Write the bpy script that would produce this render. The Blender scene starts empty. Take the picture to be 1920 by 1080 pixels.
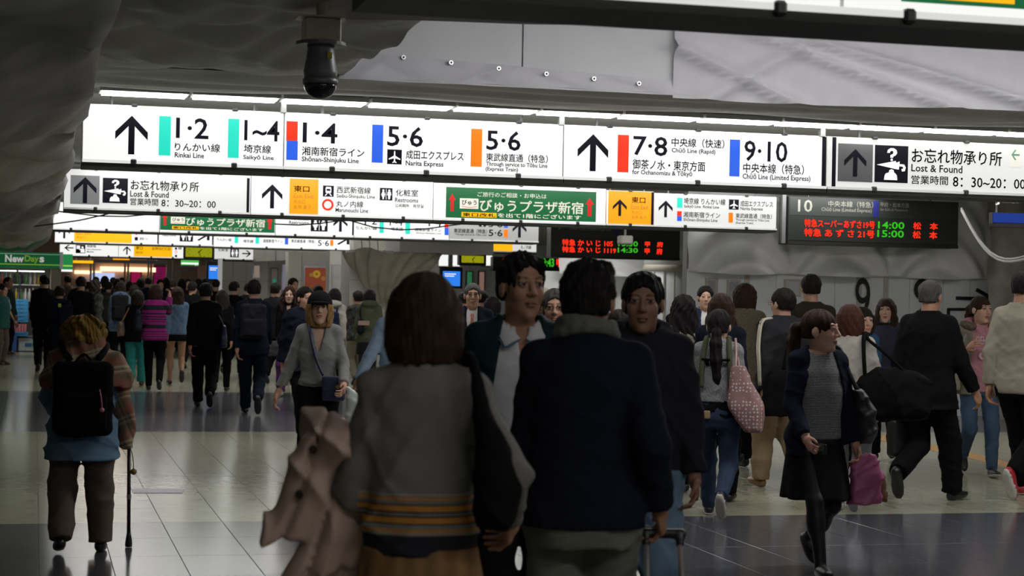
import bpy, bmesh, math, random
import numpy as np
from mathutils import Vector, Matrix

# ---------------------------------------------------------------- camera, world, exposure
SC = bpy.context.scene
COL = SC.collection
FPX = 3450.0                     # focal length in pixels of the 1920 wide frame
CAM_H = 1.56
PSI = math.atan(894.0 / FPX)     # camera turned right of the corridor axis (+Y)
ROLL = 0.0198
PPY = 555.0                      # row of the horizon at the middle of the frame
_F = Vector((math.sin(PSI), math.cos(PSI), 0))
_R0 = Vector((math.cos(PSI), -math.sin(PSI), 0))
_U0 = Vector((0, 0, 1))
_R = _R0 * math.cos(ROLL) + _U0 * math.sin(ROLL)
_U = -_R0 * math.sin(ROLL) + _U0 * math.cos(ROLL)
CAM = Vector((0, 0, CAM_H))
cam_data = bpy.data.cameras.new('camera')
cam = bpy.data.objects.new('camera', cam_data)
COL.objects.link(cam)
cam.matrix_world = Matrix(((_R.x, _U.x, -_F.x, 0), (_R.y, _U.y, -_F.y, 0), (_R.z, _U.z, -_F.z, CAM_H), (0, 0, 0, 1)))
cam_data.sensor_width = 36.0
cam_data.lens = FPX / 1920.0 * 36.0
cam_data.shift_y = (PPY - 540.0) / 1920.0
cam_data.clip_start = 0.1
cam_data.clip_end = 200
cam_data.dof.use_dof = True
cam_data.dof.focus_distance = 14.0
cam_data.dof.aperture_fstop = 5.0
SC.camera = cam

world = bpy.data.worlds.new('world')
SC.world = world
world.use_nodes = True
world.node_tree.nodes['Background'].inputs[0].default_value = (0.9, 0.95, 1.0, 1)
world.node_tree.nodes['Background'].inputs[1].default_value = 0.03

vs = SC.view_settings
vs.view_transform = 'Standard'
vs.look = 'None'
vs.exposure = 0.0
vs.gamma = 1.0
vs.use_curve_mapping = False

NEAR_FILL_E = 11.5  # strength of the added fill strips above the viewpoint
BAY_E = 14.0
LAMP_E = 9.5        # fluorescent strips
SIGN_E = 0.92       # back-lit sign faces

# ---------------------------------------------------------------- from the photograph's pixels to the place
def ray(px, py):
    return _F + _R * ((px - 960.0) / FPX) + _U * ((PPY - py) / FPX)
def at(px, py, d):
    return CAM + ray(px, py) * d
def on_y(px, py, Y):
    r = ray(px, py)
    return CAM + r * (Y / r.y)
def on_floor(px, py):
    r = ray(px, py)
    return CAM + r * (CAM_H / -r.z)
def horizon(px):
    return PPY + ROLL * (px - 960.0)
def y_for(px, py, z):
    """corridor distance Y at which the pixel is at height z"""
    r = ray(px, py)
    return r.y * (z - CAM_H) / r.z

# ---------------------------------------------------------------- materials
MATS = {}
def mat(name, col, rough=0.6, metal=0.0, emit=0.0, noise=0.0, nscale=40.0, bump=0.0, bscale=200.0, spec=0.5,
        trans=0.0, alpha=1.0, attr=None, stretch=None, sheen=0.0):
    if name in MATS:
        return MATS[name]
    m = bpy.data.materials.new(name)
    m.use_nodes = True
    nt = m.node_tree
    b = nt.nodes['Principled BSDF']
    c = (col[0], col[1], col[2], 1)
    b.inputs['Base Color'].default_value = c
    b.inputs['Roughness'].default_value = rough
    b.inputs['Metallic'].default_value = metal
    b.inputs['Specular IOR Level'].default_value = spec
    if sheen:
        b.inputs['Sheen Weight'].default_value = sheen
    if emit:
        b.inputs['Emission Color'].default_value = c
        b.inputs['Emission Strength'].default_value = emit
    if trans:
        b.inputs['Transmission Weight'].default_value = trans
    if alpha < 1:
        b.inputs['Alpha'].default_value = alpha
    tc = None
    if noise or bump:
        tc = nt.nodes.new('ShaderNodeTexCoord')
        vec = tc.outputs['Object']
        if stretch:
            mp = nt.nodes.new('ShaderNodeMapping')
            mp.inputs['Scale'].default_value = stretch
            nt.links.new(vec, mp.inputs['Vector'])
            vec = mp.outputs['Vector']
    src = None
    if attr:
        a = nt.nodes.new('ShaderNodeAttribute')
        a.attribute_name = attr
        src = a.outputs['Color']
    if noise:
        n = nt.nodes.new('ShaderNodeTexNoise')
        n.inputs['Scale'].default_value = nscale
        n.inputs['Detail'].default_value = 4
        nt.links.new(vec, n.inputs['Vector'])
        mr = nt.nodes.new('ShaderNodeMapRange')
        mr.inputs['From Min'].default_value = 0.25
        mr.inputs['From Max'].default_value = 0.75
        mr.inputs['To Min'].default_value = 1 - noise
        mr.inputs['To Max'].default_value = 1 + noise
        nt.links.new(n.outputs['Fac'], mr.inputs['Value'])
        mx = nt.nodes.new('ShaderNodeVectorMath')
        mx.operation = 'SCALE'
        if src is None:
            mx.inputs[0].default_value = col[:3]
        else:
            nt.links.new(src, mx.inputs[0])
        nt.links.new(mr.outputs['Result'], mx.inputs['Scale'])
        src = mx.outputs['Vector']
    if src is not None:
        nt.links.new(src, b.inputs['Base Color'])
    if bump:
        n2 = nt.nodes.new('ShaderNodeTexNoise')
        n2.inputs['Scale'].default_value = bscale
        n2.inputs['Detail'].default_value = 3
        nt.links.new(vec, n2.inputs['Vector'])
        bp = nt.nodes.new('ShaderNodeBump')
        bp.inputs['Strength'].default_value = bump
        bp.inputs['Distance'].default_value = 0.004
        nt.links.new(n2.outputs['Fac'], bp.inputs['Height'])
        nt.links.new(bp.outputs['Normal'], b.inputs['Normal'])
    MATS[name] = m
    return m

def emis(name, col, e):
    m = mat(name, col, 0.5, emit=e, spec=0.25)
    m.node_tree.nodes['Principled BSDF'].inputs['Base Color'].default_value = (col[0] * .12, col[1] * .12, col[2] * .12, 1)
    return m

# ---------------------------------------------------------------- object helpers
def raw_mesh(name, verts, quads, m=None, smooth=False):
    me = bpy.data.meshes.new(name)
    me.from_pydata([tuple(v) for v in verts], [], [tuple(f) for f in quads])
    if smooth:
        me.polygons.foreach_set('use_smooth', [True] * len(me.polygons))
    if m is not None:
        me.materials.append(m)
    me.update()
    return me

def link(name, me, parent=None):
    o = bpy.data.objects.new(name, me)
    COL.objects.link(o)
    if parent is not None:
        o.parent = parent
    return o

def tag(o, label, cat, group=None):
    o['label'] = label
    o['category'] = cat
    if group:
        o['group'] = group
    return o

def struct(o, label=None):
    o['kind'] = 'structure'
    if label:
        o['label'] = label
    return o

def thing(name, label, cat, loc=(0, 0, 0), rz=0.0, group=None):
    o = bpy.data.objects.new(name, None)
    o.empty_display_size = 0.1
    COL.objects.link(o)
    o.location = loc
    o.rotation_euler = (0, 0, rz)
    return tag(o, label, cat, group)

class MB:
    """collects simple shapes into one mesh"""
    def __init__(self):
        self.v = []
        self.f = []
    def add(self, vs_, fs):
        n = len(self.v)
        self.v += [tuple(p) for p in vs_]
        self.f += [tuple(i + n for i in f) for f in fs]
        return self
    def box(self, x0, x1, y0, y1, z0, z1, bev=0.0):
        if bev <= 0:
            vs_ = [(x, y, z) for z in (z0, z1) for y in (y0, y1) for x in (x0, x1)]
            return self.add(vs_, [(0, 2, 3, 1), (4, 5, 7, 6), (0, 1, 5, 4), (2, 6, 7, 3), (0, 4, 6, 2), (1, 3, 7, 5)])
        b = bev
        bm = bmesh.new()
        bmesh.ops.create_cube(bm, size=1)
        for v in bm.verts:
            v.co = ((x0 + x1) / 2 + v.co.x * (x1 - x0), (y0 + y1) / 2 + v.co.y * (y1 - y0), (z0 + z1) / 2 + v.co.z * (z1 - z0))
        bmesh.ops.bevel(bm, geom=list(bm.edges), offset=b, segments=1, affect='EDGES')
        bm.verts.index_update()
        self.add([v.co[:] for v in bm.verts], [[v.index for v in f.verts] for f in bm.faces])
        bm.free()
        return self
    def tube(self, pts, r, n=8, caps=True):
        pts = [Vector(p) for p in pts]
        rr = r if isinstance(r, (list, tuple)) else [r] * len(pts)
        base = len(self.v)
        up = None
        for i, p in enumerate(pts):
            t = (pts[min(i + 1, len(pts) - 1)] - pts[max(i - 1, 0)]).normalized()
            if up is None:
                up = Vector((0, 0, 1)) if abs(t.z) < 0.9 else Vector((1, 0, 0))
            a = t.cross(up).normalized()
            bb = a.cross(t).normalized()
            up = bb
            for k in range(n):
                an = 2 * math.pi * k / n
                self.v.append(tuple(p + (a * math.cos(an) + bb * math.sin(an)) * rr[i]))
        for i in range(len(pts) - 1):
            for k in range(n):
                k2 = (k + 1) % n
                self.f.append((base + i * n + k, base + i * n + k2, base + (i + 1) * n + k2, base + (i + 1) * n + k))
        if caps:
            self.f.append(tuple(base + k for k in reversed(range(n))))
            self.f.append(tuple(base + (len(pts) - 1) * n + k for k in range(n)))
        return self
    def lathe(self, prof, c=(0, 0, 0), n=20):
        base = len(self.v)
        for (r, z) in prof:
            for k in range(n):
                an = 2 * math.pi * k / n
                self.v.append((c[0] + r * math.cos(an), c[1] + r * math.sin(an), c[2] + z))
        for i in range(len(prof) - 1):
            for k in range(n):
                k2 = (k + 1) % n
                self.f.append((base + i * n + k, base + i * n + k2, base + (i + 1) * n + k2, base + (i + 1) * n + k))
        self.f.append(tuple(base + k for k in reversed(range(n))))
        self.f.append(tuple(base + (len(prof) - 1) * n + k for k in range(n)))
        return self
    def prism(self, poly, y0, y1):
        """polygon in XZ extruded along Y"""
        n = len(poly)
        vs_ = [(p[0], y0, p[1]) for p in poly] + [(p[0], y1, p[1]) for p in poly]
        fs = [tuple(range(n)), tuple(reversed(range(n, 2 * n)))]
        fs += [(i, i + n, (i + 1) % n + n, (i + 1) % n) for i in range(n)]
        return self.add(vs_, fs)
    def build(self, name, m, parent=None, smooth=False):
        me = raw_mesh(name, self.v, self.f, m, smooth)
        return link(name, me, parent)

def grid_mesh(name, fn, nu, nv, m, parent=None, smooth=True):
    vs_ = []
    for j in range(nv + 1):
        for i in range(nu + 1):
            vs_.append(fn(i / nu, j / nv))
    fs = []
    for j in range(nv):
        for i in range(nu):
            a = j * (nu + 1) + i
            fs.append((a, a + 1, a + nu + 2, a + nu + 1))
    return link(name, raw_mesh(name, vs_, fs, m, smooth), parent)

# ---------------------------------------------------------------- lettering
_font_cache = {}
def text_verts(s, bold=0.0, res=2):
    key = (s, bold, res)
    if key in _font_cache:
        return _font_cache[key]
    c = bpy.data.curves.new('txt', 'FONT')
    c.body = s
    c.resolution_u = res
    cjk = any(ord(ch) > 0x2E7F for ch in s)
    c.offset = 0.0 if cjk else bold
    c.fill_mode = 'FRONT'
    o = bpy.data.objects.new('txt', c)
    COL.objects.link(o)
    dg = bpy.context.evaluated_depsgraph_get()
    me = bpy.data.meshes.new_from_object(o.evaluated_get(dg))
    vs_ = [tuple(v.co) for v in me.vertices]
    fs = [tuple(p.vertices) for p in me.polygons]
    if cjk and bold > 0:                      # embolden by overlaying shifted copies
        v0, f0 = vs_, fs
        vs_, fs = [], []
        for dx, dy in ((-bold, 0), (bold, 0), (0, -bold), (0, bold)):
            n = len(vs_)
            vs_ += [(v[0] + dx, v[1] + dy, v[2]) for v in v0]
            fs += [tuple(i + n for i in f) for f in f0]
    bpy.data.objects.remove(o)
    bpy.data.curves.remove(c)
    bpy.data.meshes.remove(me)
    _font_cache[key] = (vs_, fs)
    return vs_, fs
# ================================================================ THE SETTING
BAND = 7.93
BAND0 = 12.5 - BAND          # dark band starts here
M_LIGHT = mat('floor_light', (0.36, 0.36, 0.265), 0.17, noise=0.10, nscale=7, bump=0.05, bscale=9, spec=0.55)
M_DARK = mat('floor_dark', (0.085, 0.086, 0.098), 0.15, noise=0.14, nscale=9, bump=0.05, bscale=9, spec=0.55)
M_GROUT = mat('grout', (0.16, 0.16, 0.14), 0.8, noise=0.2)
TW, TD = 0.4, BAND / 10
fl = MB().box(-8, 26, -3, 72, -0.12, -0.008).build('floor', M_GROUT)
struct(fl, 'grey tiled station floor with pale and dark bands')

def tile_mesh(m):
    g = 0.0014
    b = 0.0012
    w, d = TW - g, TD - g
    vs_ = [(g, g, -0.01), (w, g, -0.01), (w, d, -0.01), (g, d, -0.01), (g, g, -b), (w, g, -b), (w, d, -b), (g, d, -b),
           (g + b, g + b, 0), (w - b, g + b, 0), (w - b, d - b, 0), (g + b, d - b, 0)]
    fs = [(8, 9, 10, 11)]
    for k in range(4):
        k2 = (k + 1) % 4
        fs += [(k, k2, 4 + k2, 4 + k), (4 + k, 4 + k2, 8 + k2, 8 + k)]
    return raw_mesh('tile', vs_, fs, m)
TILE_ME = [tile_mesh(M_DARK), tile_mesh(M_LIGHT)]
def tile_kind(j):
    y = BAND0 + (j + 0.5) * TD
    k = math.floor((y - BAND0) / BAND)
    if k >= 3:
        return 1
    return 1 if k % 2 else 0
cand = []
rest = ([], [])
def in_view(x, y):
    v = Vector((x, y, -CAM_H))
    d = v.dot(_F)
    if d < 0.5:
        return None
    u = v.dot(_R) / d * FPX + 960
    w = PPY - v.dot(_U) / d * FPX
    return (u, w, d)
all_t = []
for j in range(-9, 84):
    for i in range(-19, 64):
        x, y = 0.05 + i * TW, BAND0 + j * TD
        if y > 71 or x < -7.9 or x > 25.5:
            continue
        q = in_view(x + TW / 2, y + TD / 2)
        vis = q is not None and -30 < q[0] < 1950 and q[1] < 1100
        all_t.append(((q[2] if vis else 1e6), i, j, x, y))
all_t.sort()
N_T = 300
for n, (d, i, j, x, y) in enumerate(all_t):
    k = tile_kind(j)
    if n < N_T:
        o = link('tile', TILE_ME[k], fl)
        o.location = (x, y, 0)
    else:
        rest[k].append((x, y))
for k in (0, 1):
    mb = MB()
    g = 0.0014
    for (x, y) in rest[k]:
        a = (x + g, y + g)
        b = (x + TW - g, y + TD - g)
        mb.add([(a[0], a[1], 0), (b[0], a[1], 0), (b[0], b[1], 0), (a[0], b[1], 0), (a[0], a[1], -.009), (b[0], a[1], -.009), (b[0], b[1], -.009), (a[0], b[1], -.009)],
               [(0, 1, 2, 3), (0, 4, 5, 1), (1, 5, 6, 2), (2, 6, 7, 3), (3, 7, 4, 0)])
    o = mb.build('tiles', TILE_ME[k].materials[0], fl)
    o['kind'] = 'stuff'

# tan guide strip curving across the floor on the right
strip_px = [(1560, 812), (1660, 822), (1740, 838), (1800, 850), (1860, 864), (1930, 884)]
mb = MB()
vv = []
for (x, y) in strip_px:
    a = on_floor(x, y - 5.5); b = on_floor(x, y + 5.5)
    vv += [(a.x, a.y, 0.004), (b.x, b.y, 0.004)]
nn = len(vv)
vv += [(p[0], p[1], -0.004) for p in vv]
ff = []
for i in range(len(strip_px) - 1):
    a = 2 * i
    ff += [(a, a + 1, a + 3, a + 2), (a, a + 2, a + 2 + nn, a + nn), (a + 1, a + 1 + nn, a + 3 + nn, a + 3)]
mb.add(vv, ff)
struct(mb.build('trim_1', mat('guide_tan', (0.42, 0.25, 0.09), 0.45, noise=0.1)), 'tan guide strip inlaid in the floor')

# inspection plate set into the pale band
pl = [on_floor(245, 917), on_floor(347, 917), on_floor(342, 925), on_floor(250, 925)]
mb = MB()
mb.add([(p.x, p.y, 0.003) for p in pl] + [(p.x, p.y, -0.003) for p in pl], [(3, 2, 1, 0), (0, 1, 5, 4), (1, 2, 6, 5), (2, 3, 7, 6), (3, 0, 4, 7)])
struct(mb.build('trim_2', mat('plate_grey', (0.16, 0.15, 0.2), 0.35, 0.5, noise=0.35, nscale=60)), 'small grey metal plate set in the pale floor')

# ---------------------------------------------------------------- ceilings
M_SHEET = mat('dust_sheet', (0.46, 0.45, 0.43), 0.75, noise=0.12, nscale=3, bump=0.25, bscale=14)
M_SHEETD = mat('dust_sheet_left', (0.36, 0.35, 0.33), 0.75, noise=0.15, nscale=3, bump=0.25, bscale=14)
M_CEIL = mat('ceiling_board', (0.52, 0.52, 0.53), 0.6, noise=0.05, nscale=4)
M_BEAM = mat('beam_board', (0.74, 0.74, 0.78), 0.5, noise=0.04, nscale=3)
M_TARP = mat('white_tarp', (0.70, 0.69, 0.74), 0.55, noise=0.06, nscale=5, bump=0.3, bscale=10)

XE = 0.29                                    # edge of the low sheeted soffit on the left
XR = on_y(642, 150, 12.75).x                 # where the raised bay begins
def fold(u, v, s):
    return (math.sin(u * 9 + 3 * math.sin(v * 5 + s) + s) * 0.5 + math.sin(v * 23 + 4 * math.sin(u * 3 + s)) * 0.35
            + abs(math.sin(v * 11 + 2.3 * math.sin(u * 6 + s) + s)) * 0.6)

# flat ceiling over the whole hall beyond the beam
ce = MB().box(-8, 26, 13.06, 72, 3.07, 3.2).build('ceiling', M_CEIL)
struct(ce, 'pale ceiling above the hanging signs')
ce2 = MB().box(-8, 26, -3, 12.75, 3.75, 3.9).build('ceiling', M_CEIL)
struct(ce2, 'raised ceiling bay above the camera')

# sheeted soffit on the near left, in front of the beam
def soff(u, v):
    x = XE - 0.15 + (XR - XE + 0.15) * u
    y = 5.0 + (12.95 - 5.0) * v
    s = math.sin(u * math.pi)
    z = 3.09 - 0.045 * fold(u * 1.4, v * 2.2, 1.1) - 0.02 * abs(math.sin(v * 34 + u * 7 + 2 * math.sin(u * 5))) - 0.05 * s * abs(math.sin(v * 9))
    if v > 0.9:
        z = 3.08 + (z - 3.08) * 0.35
    return (x, y, z)
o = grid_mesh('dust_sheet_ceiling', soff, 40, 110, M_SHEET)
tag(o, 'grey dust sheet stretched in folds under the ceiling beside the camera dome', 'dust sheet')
MB().box(XE - 0.2, XR, 5.0, 12.75, 3.1, 3.75).build('ceiling', M_CEIL)
struct(bpy.context.scene.objects['ceiling.002'], 'ceiling drop behind the dust sheet')

# low soffit wrapped in cloth along the left wall
def lowsoff(u, v):
    y = 2.5 + (46 - 2.5) * (v ** 1.6)
    t = u * 4.3
    edge = 0.05 * math.sin(y * 1.9) * math.sin(y * 0.77 + 1)
    amp = 0.055
    if t < 0.45:                              # upright face rising to the ceiling
        a = t / 0.45
        return (XE + edge * (a) + 0.03 * math.sin(y * 3 + a * 5), y, 3.12 - (3.12 - 2.74) * a)
    a = (t - 0.45) / 3.85
    x = XE + edge - 3.6 * a
    z = 2.74 - 0.22 * math.sin(min(a * 5, 1) * math.pi / 2) * (0.6 + 0.4 * math.sin(y * 1.1 + 2)) - amp * fold(a * 3.2, y * 0.16, 0.4) - a * 0.35 - 0.035 * abs(math.sin(y * 1.3 + a * 9 + 1.7 * math.sin(a * 5))) - 0.02 * abs(math.sin(y * 2.9 - a * 14))
    return (x, y, z)
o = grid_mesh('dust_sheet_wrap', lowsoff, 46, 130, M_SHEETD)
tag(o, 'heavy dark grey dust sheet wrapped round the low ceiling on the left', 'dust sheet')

# left wall behind everything
struct(MB().box(-4.2, -4.0, -3, 72, 0, 3.2).build('wall_left', mat('wall_plain', (0.42, 0.41, 0.38), 0.6, noise=0.05)), 'plain grey side wall')
struct(MB().box(21.5, 21.7, -3, 72, 0, 3.9).build('wall_right', mat('wall_plain', (0.42, 0.41, 0.38), 0.6)), 'plain grey side wall at the far right')
struct(MB().box(-8, 26, -3.2, -3.0, 0, 3.9).build('wall_back', mat('wall_plain', (0.42, 0.41, 0.38), 0.6)), 'plain wall behind the viewpoint')

# ---------------------------------------------------------------- white beam across the hall
YB = 12.75
zb0 = 3.06
beam = thing('ceiling_beam', 'white boarded beam above the big lit signs, partly covered by tarpaulin', 'beam', (0, YB, zb0))
beam['kind'] = 'structure'
del beam['category']
xs = on_y(980, 90, YB).x
for (a, b) in ((XR - 0.02, xs - 0.006), (xs + 0.006, xs + 2.6), (xs + 2.612, 14.0)):
    MB().box(a, b, 0.0, 0.05, 0.0, 0.72).build('panel', M_BEAM, beam)
MB().box(XR, 14, 0.05, 0.3, 0.0, 0.72).build('backing', M_CEIL, beam)
# low tarp strip with eyelets
x_t1 = on_y(1272, 120, YB).x
def tarp1(u, v):
    x = XR - 0.03 + (x_t1 + 0.1 - XR) * u
    p = on_y(642 + (1275 - 642) * u, 95 + 62 * u * 0.95, YB)
    ztop = (p.z) - zb0
    zz = -0.01 + (ztop + 0.01) * v
    y = -0.02 - 0.014 * abs(math.sin(u * 14 + v * 2.5)) * (1 - 0.5 * v) - 0.02 * math.exp(-((u - 0.47 + 0.14 * (1 - v)) / 0.03) ** 2) - 0.02 * math.exp(-((u - 0.15 + 0.1 * (1 - v)) / 0.03) ** 2)
    return (x, y, zz)
t1 = grid_mesh('tarpaulin_strip', tarp1, 90, 14, M_TARP)
t1.location = (0, YB, zb0)
tag(t1, 'low white tarpaulin strip with metal eyelets pinned along the beam', 'tarpaulin')
M_STEEL = mat('steel', (0.5, 0.5, 0.52), 0.3, 1.0)
M_BLK = mat('black_plastic', (0.014, 0.014, 0.016), 0.4)
for (x, y) in ((664, 97), (754, 109), (843, 119), (932, 130), (1021, 140), (1110, 149), (1194, 158)):
    p = on_y(x, y, YB)
    MB().tube([(p.x, -0.055, p.z - zb0), (p.x, -0.04, p.z - zb0)], 0.016, 10).build('eyelet', M_STEEL, t1)
    MB().tube([(p.x, -0.058, p.z - zb0), (p.x, -0.04, p.z - zb0)], 0.008, 8).build('eyelet_hole', M_BLK, t1)
# big hanging tarp on the right
def tarp2(u, v):
    x = x_t1 - 0.05 + (14.0 - x_t1) * u
    zz = -0.03 + 0.06 * u + 0.74 * v - 0.012 * math.sin(u * 17)
    q = u * 6.0
    f = 0.0
    for (c, w, sl, am) in ((0.55, 0.05, 0.75, 0.10), (1.35, 0.06, 0.95, 0.10), (1.9, 0.09, 1.3, 0.13), (2.7, 0.08, -0.9, 0.10), (3.5, 0.1, 1.1, 0.11), (0.2, 0.05, -0.5, 0.08), (4.6, 0.14, -1.0, 0.10)):
        f += am * math.exp(-((q - c + sl * (v - 0.05) * 1.6) / w) ** 2)
    return (x, -0.03 - f - 0.03 * math.sin(q * 2.2 + v * 3) * v, zz)
t2 = grid_mesh('tarpaulin', tarp2, 120, 24, M_TARP)
t2.location = (0, YB, zb0)
tag(t2, 'wide white tarpaulin hanging in diagonal folds over the beam at upper right', 'tarpaulin')

# thin sheet between the beam and the light strips
def soff2(u, v):
    x = XE + (14 - XE) * u
    y = 12.72 + (13.72 - 12.72) * v
    z = 3.065 - 0.035 * abs(math.sin(u * 21 + 3 * math.sin(v * 4 + u * 6))) * (math.sin(v * math.pi)) - 0.035 * v * (1 + 0.4 * math.sin(u * 30))
    return (x, y, z)
o = grid_mesh('dust_sheet_soffit', soff2, 140, 16, M_SHEET)
tag(o, 'thin grey dust sheet sagging between the beam and the first light strip', 'dust sheet')

# dark sagging sheet edge close to the camera, right of the dome
YV = 8.2
def val(u, v):
    px = 648 + (2000 - 648) * u
    py = 36 + 14 * min(u * 2, 1) + 24 * max(0, u - 0.5) * 2 + 3 * math.sin(u * 11)
    p = on_y(px, py, YV)
    a = 1 - v
    return (p.x, YV + 0.05 * math.sin(u * 15 + 3 * v) - 0.9 * (a ** 2) * 0.4, p.z + 0.75 * a + 0.03 * math.sin(u * 9) * a)
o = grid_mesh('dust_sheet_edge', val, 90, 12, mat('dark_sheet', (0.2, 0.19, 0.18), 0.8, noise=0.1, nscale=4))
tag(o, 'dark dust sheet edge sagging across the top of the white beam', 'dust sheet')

# ---------------------------------------------------------------- light strips above every row of signs
M_LAMP = emis('tube_light', (1.0, 0.985, 0.95), LAMP_E)
M_CASE = mat('lamp_case', (0.62, 0.62, 0.6), 0.35, 0.2)
ORD = ['first', 'second', 'third', 'fourth', 'fifth', 'sixth', 'seventh', 'eighth', 'ninth', 'tenth', 'eleventh', 'twelfth', 'thirteenth']
def light_strip(Y, x0, x1, z, n, label, depth=0.42, drop=0.0, m=None):
    w = (x1 - x0) / n
    for k in range(n):
        a = x0 + k * w
        lab = ORD[k] + ' ' + label.replace('white ', '').replace(' in the strip', '', 1) if n > 1 else label
        lab = lab.replace('panel over', 'panel from the left over').replace('panel in', 'panel from the left in')
        t = thing('ceiling_light', lab, 'light', (a + w / 2, Y + depth / 2, z), 0, 'strip lights ' + label.split(' over ')[-1])
        MB().box(-w / 2 + 0.012, w / 2 - 0.012, -depth / 2, depth / 2, 0.012, 0.05).build('housing', M_CASE, t)
        MB().box(-w / 2 + 0.03, w / 2 - 0.03, -depth / 2 + 0.03, depth / 2 - 0.03, -drop, 0.012).build('diffuser', m or M_LAMP, t)
ROWY = [5.55, 14.15, 22.76, 30.97, 40.44, 46.0]
light_strip(13.84, 0.42, 9.2, 3.0, 13, 'white luminous ceiling panel in the strip over the front sign row', depth=0.3)
light_strip(22.3, 0.5, 11.0, 3.01, 5, 'white luminous ceiling panel in the strip over the second sign row')
light_strip(30.5, 0.5, 10.0, 3.01, 5, 'white luminous ceiling panel in the strip over the third sign row')
light_strip(39.9, 0.5, 8.0, 3.01, 4, 'white luminous ceiling panel in the strip over the fourth sign row')
light_strip(49.0, 0.5, 8.0, 3.01, 4, 'white luminous ceiling panel over the far ticket hall')
light_strip(9.9, 3.0, 11.0, 3.66, 6, 'luminous ceiling panel in the raised bay in front of the white beam', drop=0.12, m=emis('bay_light', (1.0, 0.985, 0.96), BAY_E))
light_strip(18.2, 0.6, 14.0, 3.03, 6, 'luminous ceiling panel between the first and second sign rows')  # hidden strips added between the rows to brighten the walls and drapes
light_strip(26.6, 0.6, 14.0, 3.03, 6, 'luminous ceiling panel between the second and third sign rows')
light_strip(35.2, 0.6, 12.0, 3.03, 5, 'luminous ceiling panel between the third and fourth sign rows')
light_strip(1.2, 0.8, 7.0, 3.66, 5, 'luminous ceiling panel in the raised bay above the viewpoint', drop=0.05, m=emis('near_fill', (1.0, 0.985, 0.96), NEAR_FILL_E))  # added out of view to brighten the people close to the camera
# ================================================================ HANGING SIGNS
M_FACE = emis('sign_white', (1.0, 1.0, 0.985), SIGN_E)
M_FACE_DIM = emis('sign_white_dim', (1.0, 1.0, 0.98), SIGN_E * 0.74)
M_FACE_LOW = emis('sign_white_low', (1.0, 1.0, 0.97), SIGN_E * 0.3)
M_FACE_OFF = mat('sign_unlit', (0.55, 0.55, 0.55), 0.4)
M_INK = mat('ink_black', (0.004, 0.004, 0.008), 0.6, spec=0.08)
M_GINK = mat('ink_grey', (0.012, 0.012, 0.015), 0.6, spec=0.08)
SIGNCOL = {
    'k': M_INK, 'g': M_GINK,
    'teal': emis('sign_teal', (0.02, 0.72, 0.55), 0.95),
    'red': emis('sign_red', (1.0, 0.035, 0.008), 0.95),
    'blue': emis('sign_blue', (0.022, 0.115, 0.74), 1.0),
    'orange': emis('sign_orange', (1.0, 0.20, 0.0), 1.0),
    'amber': emis('sign_amber', (1.0, 0.36, 0.004), 1.0),
    'yellow': emis('sign_yellow', (1.0, 0.50, 0.005), 1.0),
    'ink2': mat('ink_amber', (0.30, 0.10, 0.0), 0.6),
    'green': emis('sign_green', (0.006, 0.13, 0.04), 0.9),
    'cream': emis('sign_cream', (0.88, 0.86, 0.74), 0.85),
    'dred': emis('sign_dark_red', (0.75, 0.015, 0.015), 0.8),
    'lime': emis('sign_lime', (0.55, 0.58, 0.01), 0.5),
    'white': emis('sign_letter_white', (1, 1, 1), 0.95),
    'dgrey': mat('sign_dark_grey', (0.06, 0.06, 0.065), 0.5),
    'mgrey': emis('sign_mid_grey', (0.30, 0.31, 0.31), 0.5),
    'navy': mat('sign_navy', (0.01, 0.015, 0.16), 0.5),
    'board': mat('board_dark', (0.018, 0.022, 0.02), 0.45),
    'board2': mat('board_upper', (0.03, 0.035, 0.033), 0.45),
    'bgrey': mat('board_letter', (0.30, 0.30, 0.26), 0.5),
    'ledr': emis('led_red', (1.0, 0.03, 0.01), 1.3),
    'ledg': emis('led_green', (0.05, 0.62, 0.02), 0.8),
    'pgreen': emis('paper_green', (0.25, 0.55, 0.42), 0.35),
    'lcd': emis('screen_blue', (0.03, 0.22, 0.85), 1.0),
}
M_RAIL = mat('sign_rail', (0.75, 0.75, 0.74), 0.3, 0.3)
M_UNDER = mat('sign_underside', (0.012, 0.012, 0.012), 0.6)
M_BRKT = mat('bracket_grey', (0.22, 0.23, 0.23), 0.45, 0.4)

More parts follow.
